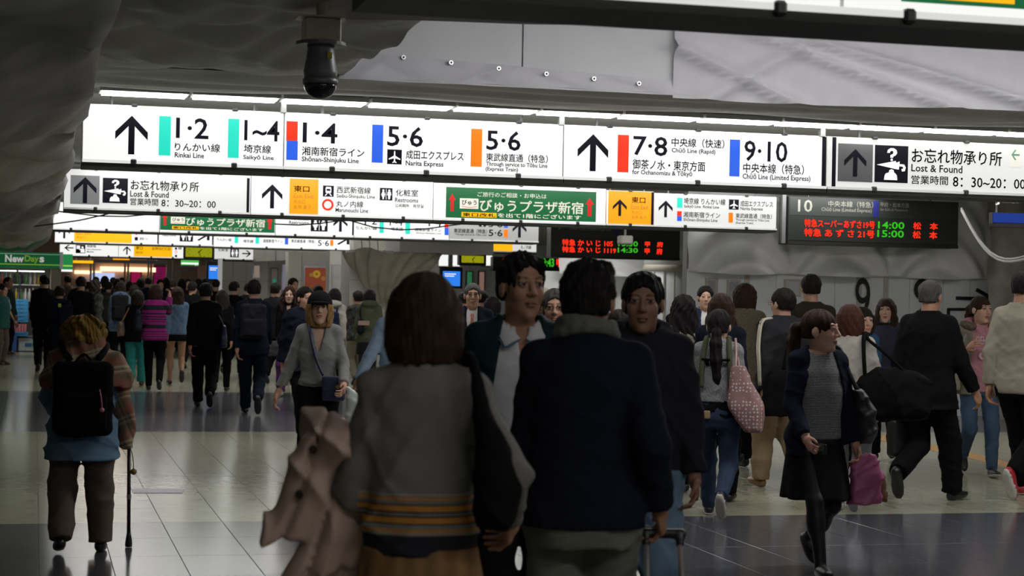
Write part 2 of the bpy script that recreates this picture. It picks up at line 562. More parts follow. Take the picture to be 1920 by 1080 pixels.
class Sign:
    def __init__(self, name, label, cat, Y, px0, px1, zb=2.5, zt=2.95, face=None, thick=0.45, case=None, clips=0, rail=True, group=None, back=None):
        if back is None:
            back = face in (None, M_FACE, M_FACE_DIM) and thick > .3
        mid = PPY - (zb - CAM_H) * 0
        zc = (zb + zt) / 2
        self.Y = Y
        # pixel column -> X at mid height of the sign
        self.zc = zc
        self.x0 = self.X(px0); self.x1 = self.X(px1)
        self.o = thing(name, label, cat, (0, Y, 0), 0, group)
        self.o.location = ((self.x0 + self.x1) / 2, Y, zb)
        self.ox = (self.x0 + self.x1) / 2
        self.zb = zb; self.zt = zt
        a, b = self.x0 - self.ox, self.x1 - self.ox
        h = zt - zb
        MB().box(a, b, 0.012, thick, 0.012, h).build('casing', case or M_RAIL, self.o)
        MB().box(a, b, -0.012, thick + 0.01, -0.03, 0.012).build('underside_tray', M_UNDER, self.o)
        self.face = MB().box(a + 0.004, b - 0.004, 0.0, 0.012, 0.022, h - 0.004).build('face_panel', face or M_FACE, self.o)
        if back:
            MB().box(a + 0.004, b - 0.004, thick, thick + 0.012, 0.022, h - 0.004).build('back_panel', face or M_FACE, self.o)
        if rail:
            MB().box(a, b, -0.02, 0.0, 0.0, 0.022).build('bottom_rail', M_FACE_DIM if face in (None, M_FACE) else M_RAIL, self.o)
        if zt < 3.0 and Y > 12:
            for f in (.14, .86):
                MB().tube([(a + (b - a) * f, .15, h - .005), (a + (b - a) * f, .15, 3.07 - zb)], .013, 6).build('suspension_rod', M_BRKT, self.o)
        for k in range(clips):
            cx = a + (b - a) * (k + 0.5) / clips if clips > 1 else (a + b) / 2
            MB().box(cx - 0.022, cx + 0.022, -0.03, 0.02, -0.012, 0.035, 0.008).build('clip', M_BLK, self.o)
            MB().box(cx - 0.022, cx + 0.022, -0.03, 0.02, h - 0.012, h + 0.012, 0.006).build('clip', M_BLK, self.o)
    def X(self, px, z=None):
        # solve for the column: X where the point (X, Y, z) projects to px
        z = self.zc if z is None else z
        py = PPY
        for _ in range(4):
            p = on_y(px, py, self.Y)
            py -= (z - p.z) * FPX / ((p - CAM).dot(_F))
        return on_y(px, py, self.Y).x
    def loc(self, px, py):
        p = on_y(px, py, self.Y)
        return p.x - self.ox, p.z - self.zb
    def rect(self, px0, px1, py0, py1, c, y=-0.004, name='colour_bar'):
        ym = (py0 + py1) / 2
        a = self.loc(px0, ym)[0]; b = self.loc(px1, ym)[0]
        z1 = self.loc((px0 + px1) / 2, py0)[1]; z0 = self.loc((px0 + px1) / 2, py1)[1]
        z0 = max(z0, 0.024); z1 = min(z1, self.zt - self.zb - 0.006)
        return MB().box(a, b, y, 0.001, z0, z1).build(name, SIGNCOL[c] if isinstance(c, str) else c, self.o)
    def text(self, s, px0, px1, py0, py1, c='k', y=-0.006, bold=0.0, res=2, name='lettering'):
        if c in ('k', 'g') and bold == 0:
            bold = .012 if c == 'k' else .018
        vs_, fs = text_verts(s, bold, res)
        if not vs_:
            return None
        A = np.array(vs_)
        lo, hi = A.min(0), A.max(0)
        ym = (py0 + py1) / 2
        xa = self.loc(px0, ym)[0]; xb = self.loc(px1, ym)[0]
        zt = self.loc(px0, py0)[1]; zb = self.loc(px0, py1)[1]
        out = [(xa + (v[0] - lo[0]) / (hi[0] - lo[0]) * (xb - xa), y, zb + (v[1] - lo[1]) / max(1e-6, hi[1] - lo[1]) * (zt - zb)) for v in vs_]
        return link(name, raw_mesh(name, out, fs, SIGNCOL[c]), self.o)
    def poly(self, pts, px0, px1, py0, py1, c='k', y=-0.006, name='arrow'):
        ym = (py0 + py1) / 2
        a = self.loc(px0, ym)[0]; b = self.loc(px1, ym)[0]
        z1 = self.loc((px0 + px1) / 2, py0)[1]; z0 = self.loc((px0 + px1) / 2, py1)[1]
        mb = MB()
        if pts and isinstance(pts[0][0], (tuple, list)):
            for p in pts:
                mb.prism([(a + q[0] * (b - a), z1 + q[1] * (z0 - z1)) for q in p], y, 0.0)
        else:
            mb.prism([(a + q[0] * (b - a), z1 + q[1] * (z0 - z1)) for q in pts], y, 0.0)
        return mb.build(name, SIGNCOL[c], self.o)
    def arrow(self, px0, px1, py0, py1, d='u', c='k'):
        P = [(.5, 0), (1, .42), (1, .62), (.595, .27), (.595, 1), (.405, 1), (.405, .27), (0, .62), (0, .42)]
        if d == 'l':
            P = [(y, 1 - x) for (x, y) in P]
        if d == 'r':
            P = [(1 - y, x) for (x, y) in P]
        if d == 'ur':
            P = [(.1, 0), (1, 0), (1, .9), (.78, .9), (.78, .34), (.12, 1), (0, .84), (.64, .2), (.1, .2)]
        return self.poly(P, px0, px1, py0, py1, c)
    def circle(self, n=14, cx=.5, cy=.5, r=.5, sx=1.0):
        return [(cx + r * sx * math.cos(6.2832 * k / n), cy + r * math.sin(6.2832 * k / n)) for k in range(n)]
    def icon(self, kind, px0, px1, py0, py1, fg='white'):
        self.rect(px0, px1, py0, py1, 'k', -0.005, 'pictogram_plate')
        C = self.circle
        if kind == 'plane':
            sh = [[(.46, .14), (.5, .08), (.54, .14), (.55, .42), (.9, .62), (.9, .7), (.55, .6), (.54, .78), (.64, .87), (.64, .92), (.5, .88), (.36, .92), (.36, .87), (.46, .78), (.45, .6), (.1, .7), (.1, .62), (.45, .42)]]
        elif kind == 'train':
            sh = [[(.3, .12), (.7, .12), (.76, .2), (.76, .3), (.24, .3), (.24, .2)], [(.24, .48), (.76, .48), (.76, .62), (.66, .7), (.34, .7), (.24, .62)], [(.24, .3), (.32, .3), (.32, .48), (.24, .48)], [(.68, .3), (.76, .3), (.76, .48), (.68, .48)],
                  [(.3, .74), (.4, .74), (.28, .92), (.16, .92)], [(.6, .74), (.7, .74), (.84, .92), (.72, .92)]]
        elif kind == 'wc':
            sh = [C(10, .27, .2, .085), [(.2, .3), (.34, .3), (.44, .58), (.36, .6), (.4, .7), (.33, .7), (.33, .9), (.21, .9), (.21, .7), (.14, .7), (.18, .6), (.1, .58)],
                  [(.485, .1), (.515, .1), (.515, .92), (.485, .92)], C(10, .74, .2, .085), [(.62, .3), (.86, .3), (.9, .58), (.83, .58), (.81, .9), (.67, .9), (.65, .58), (.58, .58)]]
        elif kind == 'lost':
            sh = [[(.05, .53), (.62, .41), (.64, .46), (.74, .42), (.72, .64), (.62, .63)], [(.72, .49), (.88, .5), (.93, .58), (.9, .68), (.82, .69), (.8, .63), (.86, .6), (.84, .56), (.72, .55)],
                  [(.3, .8), (.34, .75), (.42, .73), (.44, .66), (.5, .64), (.56, .66), (.58, .73), (.62, .75), (.66, .8), (.68, .93), (.28, .93)],
                  [(.36, .2), (.38, .12), (.46, .07), (.56, .07), (.64, .12), (.66, .2), (.62, .26), (.54, .3), (.54, .33), (.46, .33), (.46, .26), (.54, .22), (.55, .16), (.5, .14), (.45, .16), (.44, .2)], C(8, .5, .385, .035)]
        elif kind == 'machine':
            sh = [[(.08, .1), (.45, .1), (.45, .5), (.08, .5)], C(10, .7, .3, .12), [(.55, .45), (.88, .45), (.95, .92), (.5, .92)], [(.4, .5), (.6, .55), (.55, .65), (.35, .6)]]
        else:
            sh = [C(12, .5, .5, .3)]
        self.poly(sh, px0, px1, py0, py1, fg, -0.009, 'pictogram')
    def hanger(self, px):
        x = self.loc(px, PPY - 250)[0] if False else self.X(px) - self.ox
        h = self.zt - self.zb
        MB().box(x - 0.022, x + 0.022, -0.03, 0.03, h - 0.01, h + 0.1, 0.004).box(x - 0.05, x + 0.05, -0.01, 0.02, h + 0.09, h + 0.12).build('hanger_bracket', M_BRKT, self.o)

# ---------------------------------------------------------------- front row
Y = ROWY[1]
s = Sign('direction_sign', 'lit white sign with arrow and teal bars for platforms 1·2 and 1~4', 'sign', Y, 155, 532, 2.5, 2.94, clips=2)
s.arrow(216, 277, 217, 289.5)
s.rect(298, 320, 218, 291.5, 'teal'); s.text('1·2', 330, 391, 220, 258.7, bold=.012); s.text('りんかい線', 327.5, 412.5, 267, 283); s.text('Rinkai Line', 327.5, 382.5, 285.5, 295, 'g')
s.rect(427.5, 448, 223, 296, 'teal'); s.text('1~4', 458, 523.7, 224.5, 263, bold=.012); s.text('埼京線', 457, 508, 270.5, 286.3); s.text('Saikyō Line', 456, 513, 290, 300.5, 'g')
s.hanger(530)
s = Sign('direction_sign', 'lit white sign for platforms 1·4 and 5·6 with aeroplane pictogram', 'sign', Y, 533, 1056, 2.5, 2.94, clips=3)
s.rect(537, 558, 227.5, 264, 'red'); s.rect(537, 558, 264, 300, 'blue'); s.text('1·4', 567.5, 632.5, 229, 267, bold=.012); s.text('湘南新宿ライン', 566, 683, 274.5, 291); s.text('Shōnan-Shinjuku Line', 565.5, 672.5, 293, 305, 'g')
s.rect(697.5, 718, 234, 305, 'blue'); s.text('5·6', 726, 793, 235.5, 273.8, bold=.012); s.icon('plane', 726, 753, 280.5, 308); s.text('成田エクスプレス', 761, 869, 281, 298); s.text('Narita Express', 760.5, 831, 301, 313, 'g')
s.rect(883, 903.5, 241.8, 312.5, 'orange'); s.text('5·6', 911.8, 976, 243.8, 281, bold=.012); s.text('東武線直通（特急）', 911, 1027, 286.5, 302); s.text('Through service to Tōbu Line', 911, 1026, 302.5, 313, 'g'); s.text('(Express Train)', 910, 971, 312.5, 322, 'g')
s.hanger(1051)
s = Sign('direction_sign', 'lit white sign with arrow for platforms 7·8 and 9·10', 'sign', Y, 1057.5, 1549, 2.5, 2.94, clips=3)
s.arrow(1083, 1140, 251.8, 321)
s.rect(1158, 1178.5, 253, 323, 'red'); s.text('7·8', 1187, 1251, 254.5, 291, bold=.012); s.text('中央線（快速）', 1258.8, 1358, 257.8, 275); s.text('Chūō Line (Rapid)', 1258.8, 1341, 277, 288, 'g'); s.text('御茶ノ水・東京方面', 1185.8, 1321.8, 298, 317); s.text('for Ochanomizu & Tōkyō', 1185, 1297.5, 317.5, 329, 'g')
s.rect(1368, 1386.8, 261.8, 330.8, 'blue'); s.text('9·10', 1395, 1476, 263, 302, bold=.012); s.text('中央本線（特急）', 1393, 1507, 305, 324); s.text('Chūō Line (Limited Express)', 1392, 1519, 325, 338, 'g')
s.rect(1541, 1548, 254, 352, 'k')
s.hanger(1540)
s = Sign('lost_property_sign', 'big half-lit lost and found sign at the right end of the front row', 'sign', Y, 1551, 2060, 2.5, 2.94, face=M_FACE_DIM, clips=3)
s.rect(1560, 1567, 254, 353, 'k')
s.rect(1571, 1636, 270, 341, 'dgrey'); s.arrow(1582.5, 1623.8, 279.5, 331, 'u', 'k'); s.icon('lost', 1640, 1702, 273, 342.5)
s.text('お忘れ物承り所', 1708.8, 1878, 277.5, 305); s.text('Lost & Found', 1708, 1804, 307.5, 321.5, 'g'); s.text('営業時間', 1708, 1777, 328, 345); s.text('8：30~20：00', 1786, 1922, 331, 350)
s.rect(1893, 1914, 278, 313, 'cream'); s.arrow(1896, 1911, 281, 300, 'l', 'pgreen')

# ---------------------------------------------------------------- second row
Y = ROWY[2]
s = Sign('lost_property_sign', 'smaller lost and found sign at the left of the second row', 'sign', Y, 120, 470, 2.5, 2.985, face=M_FACE_DIM, clips=3)
s.rect(132, 186.5, 329, 383, 'mgrey'); s.arrow(138, 181, 332, 381); s.icon('lost', 192.5, 239.5, 334, 381)
s.text('お忘れ物承り所', 245, 373, 337, 356); s.text('Lost & Found', 244, 316.5, 357.5, 368.8, 'g'); s.text('営業時間', 244, 296.5, 371, 384.5); s.text('8：30~20：00', 302.5, 404.5, 374, 387)
s.rect(462.5, 467.5, 334, 400, 'k')
s = Sign('direction_sign', 'lit sign with orange East Exit square, train and restroom pictograms', 'sign', Y, 471, 812, 2.5, 2.985, clips=3)
s.arrow(491, 529.5, 345.5, 390.8)
s.rect(542.5, 596.8, 335.5, 403.8, 'amber'); s.text('東口', 551, 580, 347.5, 359.5, y=-.008); s.text('East Exit', 550.5, 587.5, 363, 371, 'ink2', y=-.008); s.text('东出口', 550.5, 572, 374, 381.5, 'ink2', y=-.008); s.text('동쪽 출구', 550.5, 583, 384, 391.5, 'ink2', y=-.008)
s.icon('train', 605.5, 625.8, 348, 368.8); s.text('西武新宿線', 631, 695, 349, 362); s.text('Seibu-Shinjuku Line', 631, 703, 363.5, 372.5, 'g')
ring = [[(.5 + .5 * math.cos(a), .5 + .5 * math.sin(a)), (.5 + .5 * math.cos(b), .5 + .5 * math.sin(b)), (.5 + .32 * math.cos(b), .5 + .32 * math.sin(b)), (.5 + .32 * math.cos(a), .5 + .32 * math.sin(a))] for a, b in [(6.2832 * k / 20, 6.2832 * (k + 1) / 20) for k in range(20)]]
s.poly(ring, 603.5, 625.5, 373, 395, 'red', name='line_ring'); s.text('丸ノ内線', 630, 681, 376, 388); s.text('Marunouchi Line', 629, 690, 389.5, 397.5, 'g')
s.icon('wc', 712, 735.8, 352.5, 375.8); s.text('化粧室', 742, 784, 354.5, 367.5); s.text('Restrooms', 740.5, 784, 370.5, 378.8, 'g'); s.text('公共厕所', 740.5, 767, 382, 388.5, 'g'); s.text('화장실', 774, 794, 383, 389.5, 'g')
def green_panel(s, px0, px1, L, R, T, k=1.0):
    """green notice with red arrows; L / R give its top and bottom rows at the two ends"""
    def yy(px, f):
        t = (px - px0) / (px1 - px0)
        a = L[0] + (R[0] - L[0]) * t; b = L[1] + (R[1] - L[1]) * t
        return a + (b - a) * f
    def X(f): return px0 + (px1 - px0) * f
    P = SIGNCOL['green']
    g = s.rect(px0, px1, yy(X(.5), 0), yy(X(.5), 1), 'green', -0.006, 'notice_panel')
    ar = [(.5, 0), (1, .36), (.72, .36), (.72, 1), (.28, 1), (.28, .36), (0, .36)]
    s.poly(ar, X(.018), X(.064), yy(X(.04), .22), yy(X(.04), .8), 'dred', -.009)
    s.poly(ar, X(.928), X(.985), yy(X(.95), .2), yy(X(.95), .8), 'dred', -.009)
    def tx(t, a, b, f0, f1, c, y=-.009, bold=.02):
        s.text(t, X(a), X(b), yy(X(a), f0), yy(X(a), f1), c, y, bold)
    if T:
        tx('ご旅行のご相談・お申込は', .21, .67, .13, .29, 'cream', bold=.0)
    s.rect(X(.092), X(.216), yy(X(.15), .36), yy(X(.15), .70), 'cream', -.009, 'logo_plate')
    tx('びゅう', .105, .205, .41, .58, 'k', -.012)
    s.poly([(0, .2), (.5, .75), (1, .2), (1, .45), (.5, 1), (0, .45)], X(.105), X(.205), yy(X(.15), .60), yy(X(.15), .67), 'red', -.012, 'logo_swoosh')
    tx('びゅうプラザ新宿', .225, .915, .36, .77, 'cream', bold=.015)
    s.rect(X(.103), X(.337), yy(X(.22), .81), yy(X(.22), .97), 'yellow', -.009, 'gate_label')
    tx('東口改札', .11, .33, .83, .96, 'k', -.012)
    tx('を出て1階にございます', .345, .9, .80, .95, 'cream')
s = Sign('travel_centre_sign', 'dark green sign with red arrows in the second row, complete to its top line', 'sign', Y, 813, 1136, 2.5, 2.97, clips=3)
green_panel(s, 836, 1117.5, (350, 407), (360.5, 417), True)
s = Sign('east_exit_sign', 'amber East Exit sign with black arrow beside the green sign', 'sign', Y, 1137, 1226, 2.5, 2.955, face=SIGNCOL['amber'], clips=1)
s.rect(1137.5, 1140, 357, 423, 'white'); s.arrow(1149, 1175, 373.8, 405); s.text('東口', 1184, 1210, 368.8, 380.5); s.text('East Exit', 1183, 1215.5, 383.5, 392, 'ink2'); s.text('东出口', 1184, 1203, 395, 401, 'ink2'); s.text('동쪽 출구', 1184, 1211, 404, 410, 'ink2')
s.rect(1221, 1225.5, 358, 424, 'k')
s = Sign('direction_sign', 'small dim sign with arrow, teal and orange squares at right of second row', 'sign', Y, 1226.5, 1456, 2.5, 2.94, face=M_FACE_DIM, clips=2)
s.arrow(1235, 1261, 376, 407.5); s.rect(1269.5, 1279.5, 371, 389.5, 'teal'); s.text('埼京線 りんかい線', 1282, 1360, 370.5, 382.5); s.text('Saikyō Line  Rinkai Line', 1282, 1348, 383.5, 390.5, 'g')
s.rect(1269.5, 1278, 396, 405, 'red'); s.rect(1269.5, 1278, 405, 414.5, 'blue'); s.text('湘南新宿ライン', 1281, 1350, 396.5, 407.5); s.text('Shōnan-Shinjuku Line', 1281, 1345, 408.5, 416, 'g')
s.icon('plane', 1366.8, 1385, 374, 393); s.text('成田エクスプレス', 1388, 1449, 376, 387); s.text('Narita Express', 1388, 1430, 388, 395, 'g')
s.rect(1366, 1374, 398.8, 417.5, 'orange'); s.text('東武線直通（特急）', 1379, 1447, 399.5, 409); s.text('Through service to Tōbu Line', 1379, 1442, 409.5, 415, 'g'); s.text('(Express Train)', 1379, 1412, 415.5, 420.5, 'g')

# departure board for platform 10
s = Sign('departure_board', 'dark departure board marked 10 with red and green LED lines', 'display', Y, 1478, 1797, 2.355, 2.96, face=SIGNCOL['board'], case=M_BLK, rail=False, thick=0.3)
s.rect(1481, 1795, 369, 408, 'board2', -.003, 'header_panel')
s.text('10', 1496, 1523, 374, 397, 'bgrey', bold=.012); s.text('中央本線（特急）', 1553, 1637, 376, 387.5, 'bgrey'); s.text('Chūō Line (Limited Express)', 1540, 1634, 388.5, 397.5, 'bgrey')
s.rect(1637, 1647, 377, 407, 'navy', -.006); s.text('甲府・松本方面', 1650.6, 1704, 379, 388, 'bgrey'); s.text('for Kōfu & Matsumoto', 1650.6, 1702, 390, 395, 'bgrey')
s.text('特急スーパーあずさ19号', 1508, 1640, 410.5, 425.5, 'ledr', bold=.02); s.text('14:00', 1646, 1695.5, 415, 428.5, 'ledg', bold=.015); s.text('松　本', 1712, 1758, 416.5, 430, 'ledr', bold=.02)
s.text('特急 あ ず さ 21号', 1507.5, 1639.4, 428, 443, 'ledr', bold=.02); s.text('15:00', 1644.6, 1694.5, 431, 444.5, 'ledg', bold=.015); s.text('松　本', 1711, 1757, 433, 447, 'ledr', bold=.02)
p = s.X(1472) - s.ox
MB().box(p - .03, p + .02, 0.02, 0.1, -0.02, 0.72).build('hanging_post', M_BRKT, s.o)

# ---------------------------------------------------------------- third row
Y = ROWY[3]
s = Sign('blank_sign', 'blank lit white sign at the left end of the third row', 'sign', Y, 100, 299, 2.5, 2.95, clips=3)
s = Sign('travel_centre_sign', 'dark green sign with red arrows further back at left, top line hidden', 'sign', Y, 300, 516, 2.5, 2.95, clips=2)
green_panel(s, 300.5, 515, (392, 429.5), (400, 438), False)
s = Sign('direction_sign', 'lit sign in the third row with restroom pictogram and half-hidden arrow', 'sign', Y, 517, 663, 2.5, 2.95, clips=2)
s.text('化粧室', 545, 579, 402, 412.5); s.text('Restrooms', 542, 579, 413.5, 420, 'g'); s.icon('wc', 582.7, 614.4, 408, 434); s.arrow(625, 651.5, 408, 434.6); s.rect(660.3, 662.8, 410, 441, 'k')
s = Sign('direction_sign', 'lit sign in the third row with two teal bars and a red blue bar', 'sign', Y, 664, 842, 2.5, 2.95, clips=3)
s.text('1·2', 683.8, 706.7, 408, 420.6); s.text('りんかい線', 668, 706.7, 424, 430.5, 'g'); s.rect(711.5, 719.6, 410, 436.7, 'teal'); s.text('1~4', 730.6, 754.6, 409, 422.7); s.text('埼京線', 733, 755.6, 426, 432.5, 'g'); s.rect(760, 769, 412, 438.8, 'teal')
s.text('1·4', 803.5, 827.5, 411, 424); s.text('湘南新宿ライン', 777.5, 827.5, 427, 433.5, 'g'); s.text('Shōnan-Shinjuku Line', 780, 827, 435, 439, 'g'); s.rect(833.5, 841, 412, 427, 'red'); s.rect(833.5, 841, 427, 441, 'blue')
s = Sign('direction_sign', 'grey unlit end of the third row with 5·6 and dark arrow', 'sign', Y, 843, 1010, 2.5, 2.95, face=M_FACE_LOW, clips=2)
s.icon('plane', 898, 911, 415, 425); s.text('5·6', 916, 942, 415, 425.5); s.rect(945, 952, 414, 427, 'blue'); s.text('東武線直通（特急）', 851, 913, 428, 436.5); s.text('Through service to Tōbu Line', 853, 912, 437.5, 441.5, 'g'); s.text('5·6', 916, 942, 430, 442.7); s.rect(944.6, 952, 430.5, 445, 'orange'); s.arrow(961, 987, 417, 445.5)
Y9 = 34.6
s = Sign('departure_board', 'dark departure board further back with red and green LED lines', 'display', Y9, 1033, 1275, 2.36, 2.93, face=SIGNCOL['board'], case=M_BLK, rail=False, thick=0.3)
s.rect(1036, 1273, 429, 446, 'board2', -.003, 'header_panel'); s.text('9', 1044, 1056, 415, 430, 'bgrey'); s.text('Chūō Line (Limited Express)', 1068, 1146, 426, 432, 'bgrey'); s.rect(1151, 1160, 427, 440, 'navy', -.006)
s.text('特急 か い じ 105', 1054, 1149, 448, 460.5, 'ledr', bold=.025); s.text('13:30', 1159, 1196, 451.5, 461.5, 'ledg', bold=.02); s.text('甲　府', 1209, 1243, 452.5, 463, 'ledr', bold=.025)
s.text('特急 か い じ 1119', 1054, 1155, 461.5, 473, 'ledr', bold=.025); s.text('14:30', 1158, 1196, 464, 473.5, 'ledg', bold=.02); s.text('甲　府', 1208.5, 1242, 465, 476.5, 'ledr', bold=.025)
s = Sign('departure_board', 'small far departure board half behind the man in the white polo shirt', 'display', 44.0, 925, 1096, 2.2, 2.52, face=SIGNCOL['board'], case=M_BLK, rail=False, thick=0.3)
s.text('特急 かいじ', 942, 1000, 484, 497, 'ledr', bold=.03); s.text('13:43', 1013, 1039, 484, 500, 'ledg', bold=.03); s.text('甲', 1043, 1052, 486, 501, 'ledr', bold=.03); s.text('府', 1057, 1066, 486, 502, 'ledr', bold=.03)
s = Sign('east_exit_sign', 'small yellow and white lit sign above the head of the man in white polo', 'sign', 38.5, 914, 1006, 2.5, 2.72, face=M_FACE_DIM, clips=0)
s.rect(914.5, 961, 452, 473, 'yellow'); s.text('丸ノ内線', 976, 996, 460, 467, 'g')

# ---------------------------------------------------------------- fourth row
Y = ROWY[4]
s = Sign('direction_sign', 'lit sign in the fourth row with long yellow East Exit panel', 'sign', Y, 103, 297, 2.515, 2.93, clips=3)
s.arrow(110, 131, 425, 447); s.rect(139, 247, 428, 455, 'yellow'); s.text('東口', 143, 160, 426, 433, y=-.008); s.text('East Exit', 143.5, 171, 433.5, 440, 'ink2', y=-.008); s.text('东出口', 143.5, 160, 442, 447, 'ink2', y=-.008)
s.poly(ring, 252, 259, 433, 440.5, 'red', name='line_ring'); s.text('丸ノ内線', 262, 280, 434, 439, 'g'); s.rect(252.5, 258.5, 444.5, 451, 'k'); s.text('都営バス', 262, 277, 445, 450, 'g'); s.rect(295, 297, 436, 458, 'k')
s = Sign('direction_sign', 'lit sign in the fourth row with restroom pictogram and slanted arrow', 'sign', Y, 298, 400, 2.515, 2.93, clips=2)
s.text('Restrooms', 305, 330, 438, 443, 'g'); s.icon('wc', 337, 362, 430, 453); s.arrow(370, 393, 438, 452, 'ur'); s.rect(397.5, 399.5, 438, 462, 'k')
s = Sign('direction_sign', 'lit sign in the fourth row ending in 5·6 and a slanted arrow', 'sign', Y, 401, 662, 2.505, 2.92, clips=4)
s.text('りんかい線', 407, 434, 446, 452, 'g'); s.rect(440, 446.7, 437, 456, 'teal'); s.text('埼京線', 456, 475, 449, 455, 'g'); s.rect(479, 486, 439, 457, 'teal'); s.text('湘南新宿ライン', 493, 530, 448, 455, 'g'); s.rect(534, 540.4, 440, 447, 'red'); s.rect(534, 540.4, 447, 458.5, 'blue')
s.text('東武線直通（特急）', 546, 591, 448.5, 455, 'g'); s.text('5·6', 596, 617, 450, 461); s.rect(619, 625, 450, 461, 'orange'); s.arrow(632, 655, 446, 459.5, 'ur')

# ---------------------------------------------------------------- fifth row
Y = ROWY[5]
s = Sign('direction_sign', 'far lit sign with left arrow and fare adjustment machine pictogram', 'sign', Y, 112, 222, 2.325, 2.62, clips=3)
s.arrow(120.6, 138, 459, 470.5, 'l'); s.icon('machine', 142, 160, 459, 474.8); s.text('精算機', 163, 180, 459, 464); s.text('Fare Adjustment', 163, 190, 466, 469.5, 'g'); s.text('Machine', 163, 176, 470, 473.5, 'g')
s = Sign('direction_sign', 'far lit sign with upward arrow and yellow East Exit panel', 'sign', Y, 222.5, 344.5, 2.325, 2.66, clips=3)
s.arrow(231, 245, 461.7, 477.5); s.rect(251, 323, 459.8, 483, 'yellow'); s.text('東口', 254.6, 267.5, 461.7, 468, y=-.008); s.text('歌舞伎町方面', 285, 319.6, 463, 469, 'ink2', y=-.008); s.text('East Exit', 255, 268, 470, 475, 'ink2', y=-.008); s.rect(328, 332, 464, 468, 'k'); s.text('線', 334, 341, 463, 468, 'g'); s.poly(ring, 327.5, 332.5, 470, 475, 'red', name='line_ring'); s.rect(328, 332, 478, 482, 'k')
s = Sign('direction_sign', 'far lit sign with restroom pictogram and right arrow', 'sign', Y, 401, 475, 2.315, 2.68, face=M_FACE_DIM, clips=2)
s.text('化粧室', 409, 428, 466, 471, 'g'); s.icon('wc', 431.7, 447.7, 466, 482.5); s.arrow(454, 471, 469.5, 481.5, 'r')

def clock(name, label, Y, px0, px1, zb, zt):
    s = Sign(name, label, 'clock', Y, px0, px1, zb, zt, face=SIGNCOL['lime'], case=M_BLK, rail=False, thick=0.25)
    a, b = s.x0 - s.ox, s.x1 - s.ox
    h = zt - zb
    f = 0.045
    MB().box(a - f, a + f * .3, -.02, .2, -.03, h + .03).box(b - f * .3, b + f, -.02, .2, -.03, h + .03).box(a, b, -.02, .2, -.04, .03).box(a, b, -.02, .2, h - .03, h + .04).build('frame', M_BLK, s.o)
    def hand(an, L, w):
        d = Vector((math.sin(an), 0, math.cos(an))); n = Vector((d.z, 0, -d.x))
        c = Vector((0, -.012, h / 2))
        q = [c - d * L * .15 + n * w, c + d * L + n * w * .6, c + d * L - n * w * .6, c - d * L * .15 - n * w]
        mb = MB(); mb.prism([(p.x, p.z) for p in q], -.016, -.010); mb.build('clock_hand', M_INK, s.o)
    hand(0.78, h * .38, .012); hand(2.75, h * .42, .009)
    for n in range(1, 13):
        an = n * math.pi / 6
        vs_, fs = text_verts(str(n), .02)
        sz = h * .13
        cx, cz = math.sin(an) * (b - a) * .40, h / 2 + math.cos(an) * h * .39
        A = np.array(vs_); lo = A.min(0); hi = A.max(0); mid = (lo + hi) / 2
        link('numeral', raw_mesh('numeral', [(cx + (v[0] - mid[0]) * sz, -.008, cz + (v[1] - mid[1]) * sz) for v in vs_], fs, M_INK), s.o)
    return s
clock('station_clock', 'yellow-green faced station clock in a black frame at the far left row', Y, 347, 398.5, 2.34, 2.64)
clock('station_clock', 'yellow-green faced station clock above the blue screen in the centre', 44.2, 864, 908, 2.33, 2.56)

# ---------------------------------------------------------------- sign nearest to the camera, cut by the top of the frame
s = Sign('overhead_sign', 'nearest overhead sign cut by the top edge at upper right', 'sign', ROWY[0], 700, 2100, 2.5, 2.95, clips=0, thick=0.35)
for px in (1461, 1703):
    x = s.X(px) - s.ox
    MB().box(x - .022, x + .022, -.035, .02, -.02, .03, .01).build('clip', M_BLK, s.o)
s.rect(1690, 2040, -60, 14, 'green', -.006, 'notice_panel'); s.rect(1760, 1900, -6, 4, 'yellow', -.009, 'gate_label')
x = s.X(1580) - s.ox
MB().box(x - .006, x + .006, -.004, 0, .024, .44).build('panel_joint', M_RAIL, s.o)
# ================================================================ WALLS, SHOPS AND FITTINGS FURTHER BACK
M_WALLP = mat('wall_panel', (0.64, 0.62, 0.58), 0.35, noise=0.04, nscale=3)
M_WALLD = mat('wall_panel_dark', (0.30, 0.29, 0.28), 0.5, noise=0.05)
M_DRAPE = mat('white_drape', (0.82, 0.82, 0.83), 0.7, noise=0.05, nscale=4, bump=0.2, bscale=12)
M_BOARD = mat('hoarding_white', (0.80, 0.81, 0.85), 0.5, noise=0.03)
M_BATTEN = mat('hoarding_batten', (0.52, 0.48, 0.42), 0.6, noise=0.08)

def px_x(px, Y, z=1.6):
    py = PPY
    for _ in range(4):
        p = on_y(px, py, Y)
        py -= (z - p.z) * FPX / ((p - CAM).dot(_F))
    return on_y(px, py, Y).x

def wall(name, label, Y, px0, px1, m, z0=0.0, z1=3.07, thick=0.15, seams=(), depth=None):
    a, b = px_x(px0, Y), px_x(px1, Y)
    o = thing(name, label, 'wall', ((a + b) / 2, Y, 0))
    del o['category']
    struct(o)
    c = (a + b) / 2
    cuts = [a] + [px_x(s, Y) for s in seams] + [b]
    for i in range(len(cuts) - 1):
        zz = [z0]
        for z in (0.9, 1.8):
            if z0 < z < z1 - 0.3:
                zz.append(z)
        zz.append(z1)
        for k in range(len(zz) - 1):
            MB().box(cuts[i] - c + .004, cuts[i + 1] - c - .004, 0, 0.03, zz[k] + .004, zz[k + 1] - .004).build('panel', m, o)
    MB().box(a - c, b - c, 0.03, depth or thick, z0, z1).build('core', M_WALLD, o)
    return o

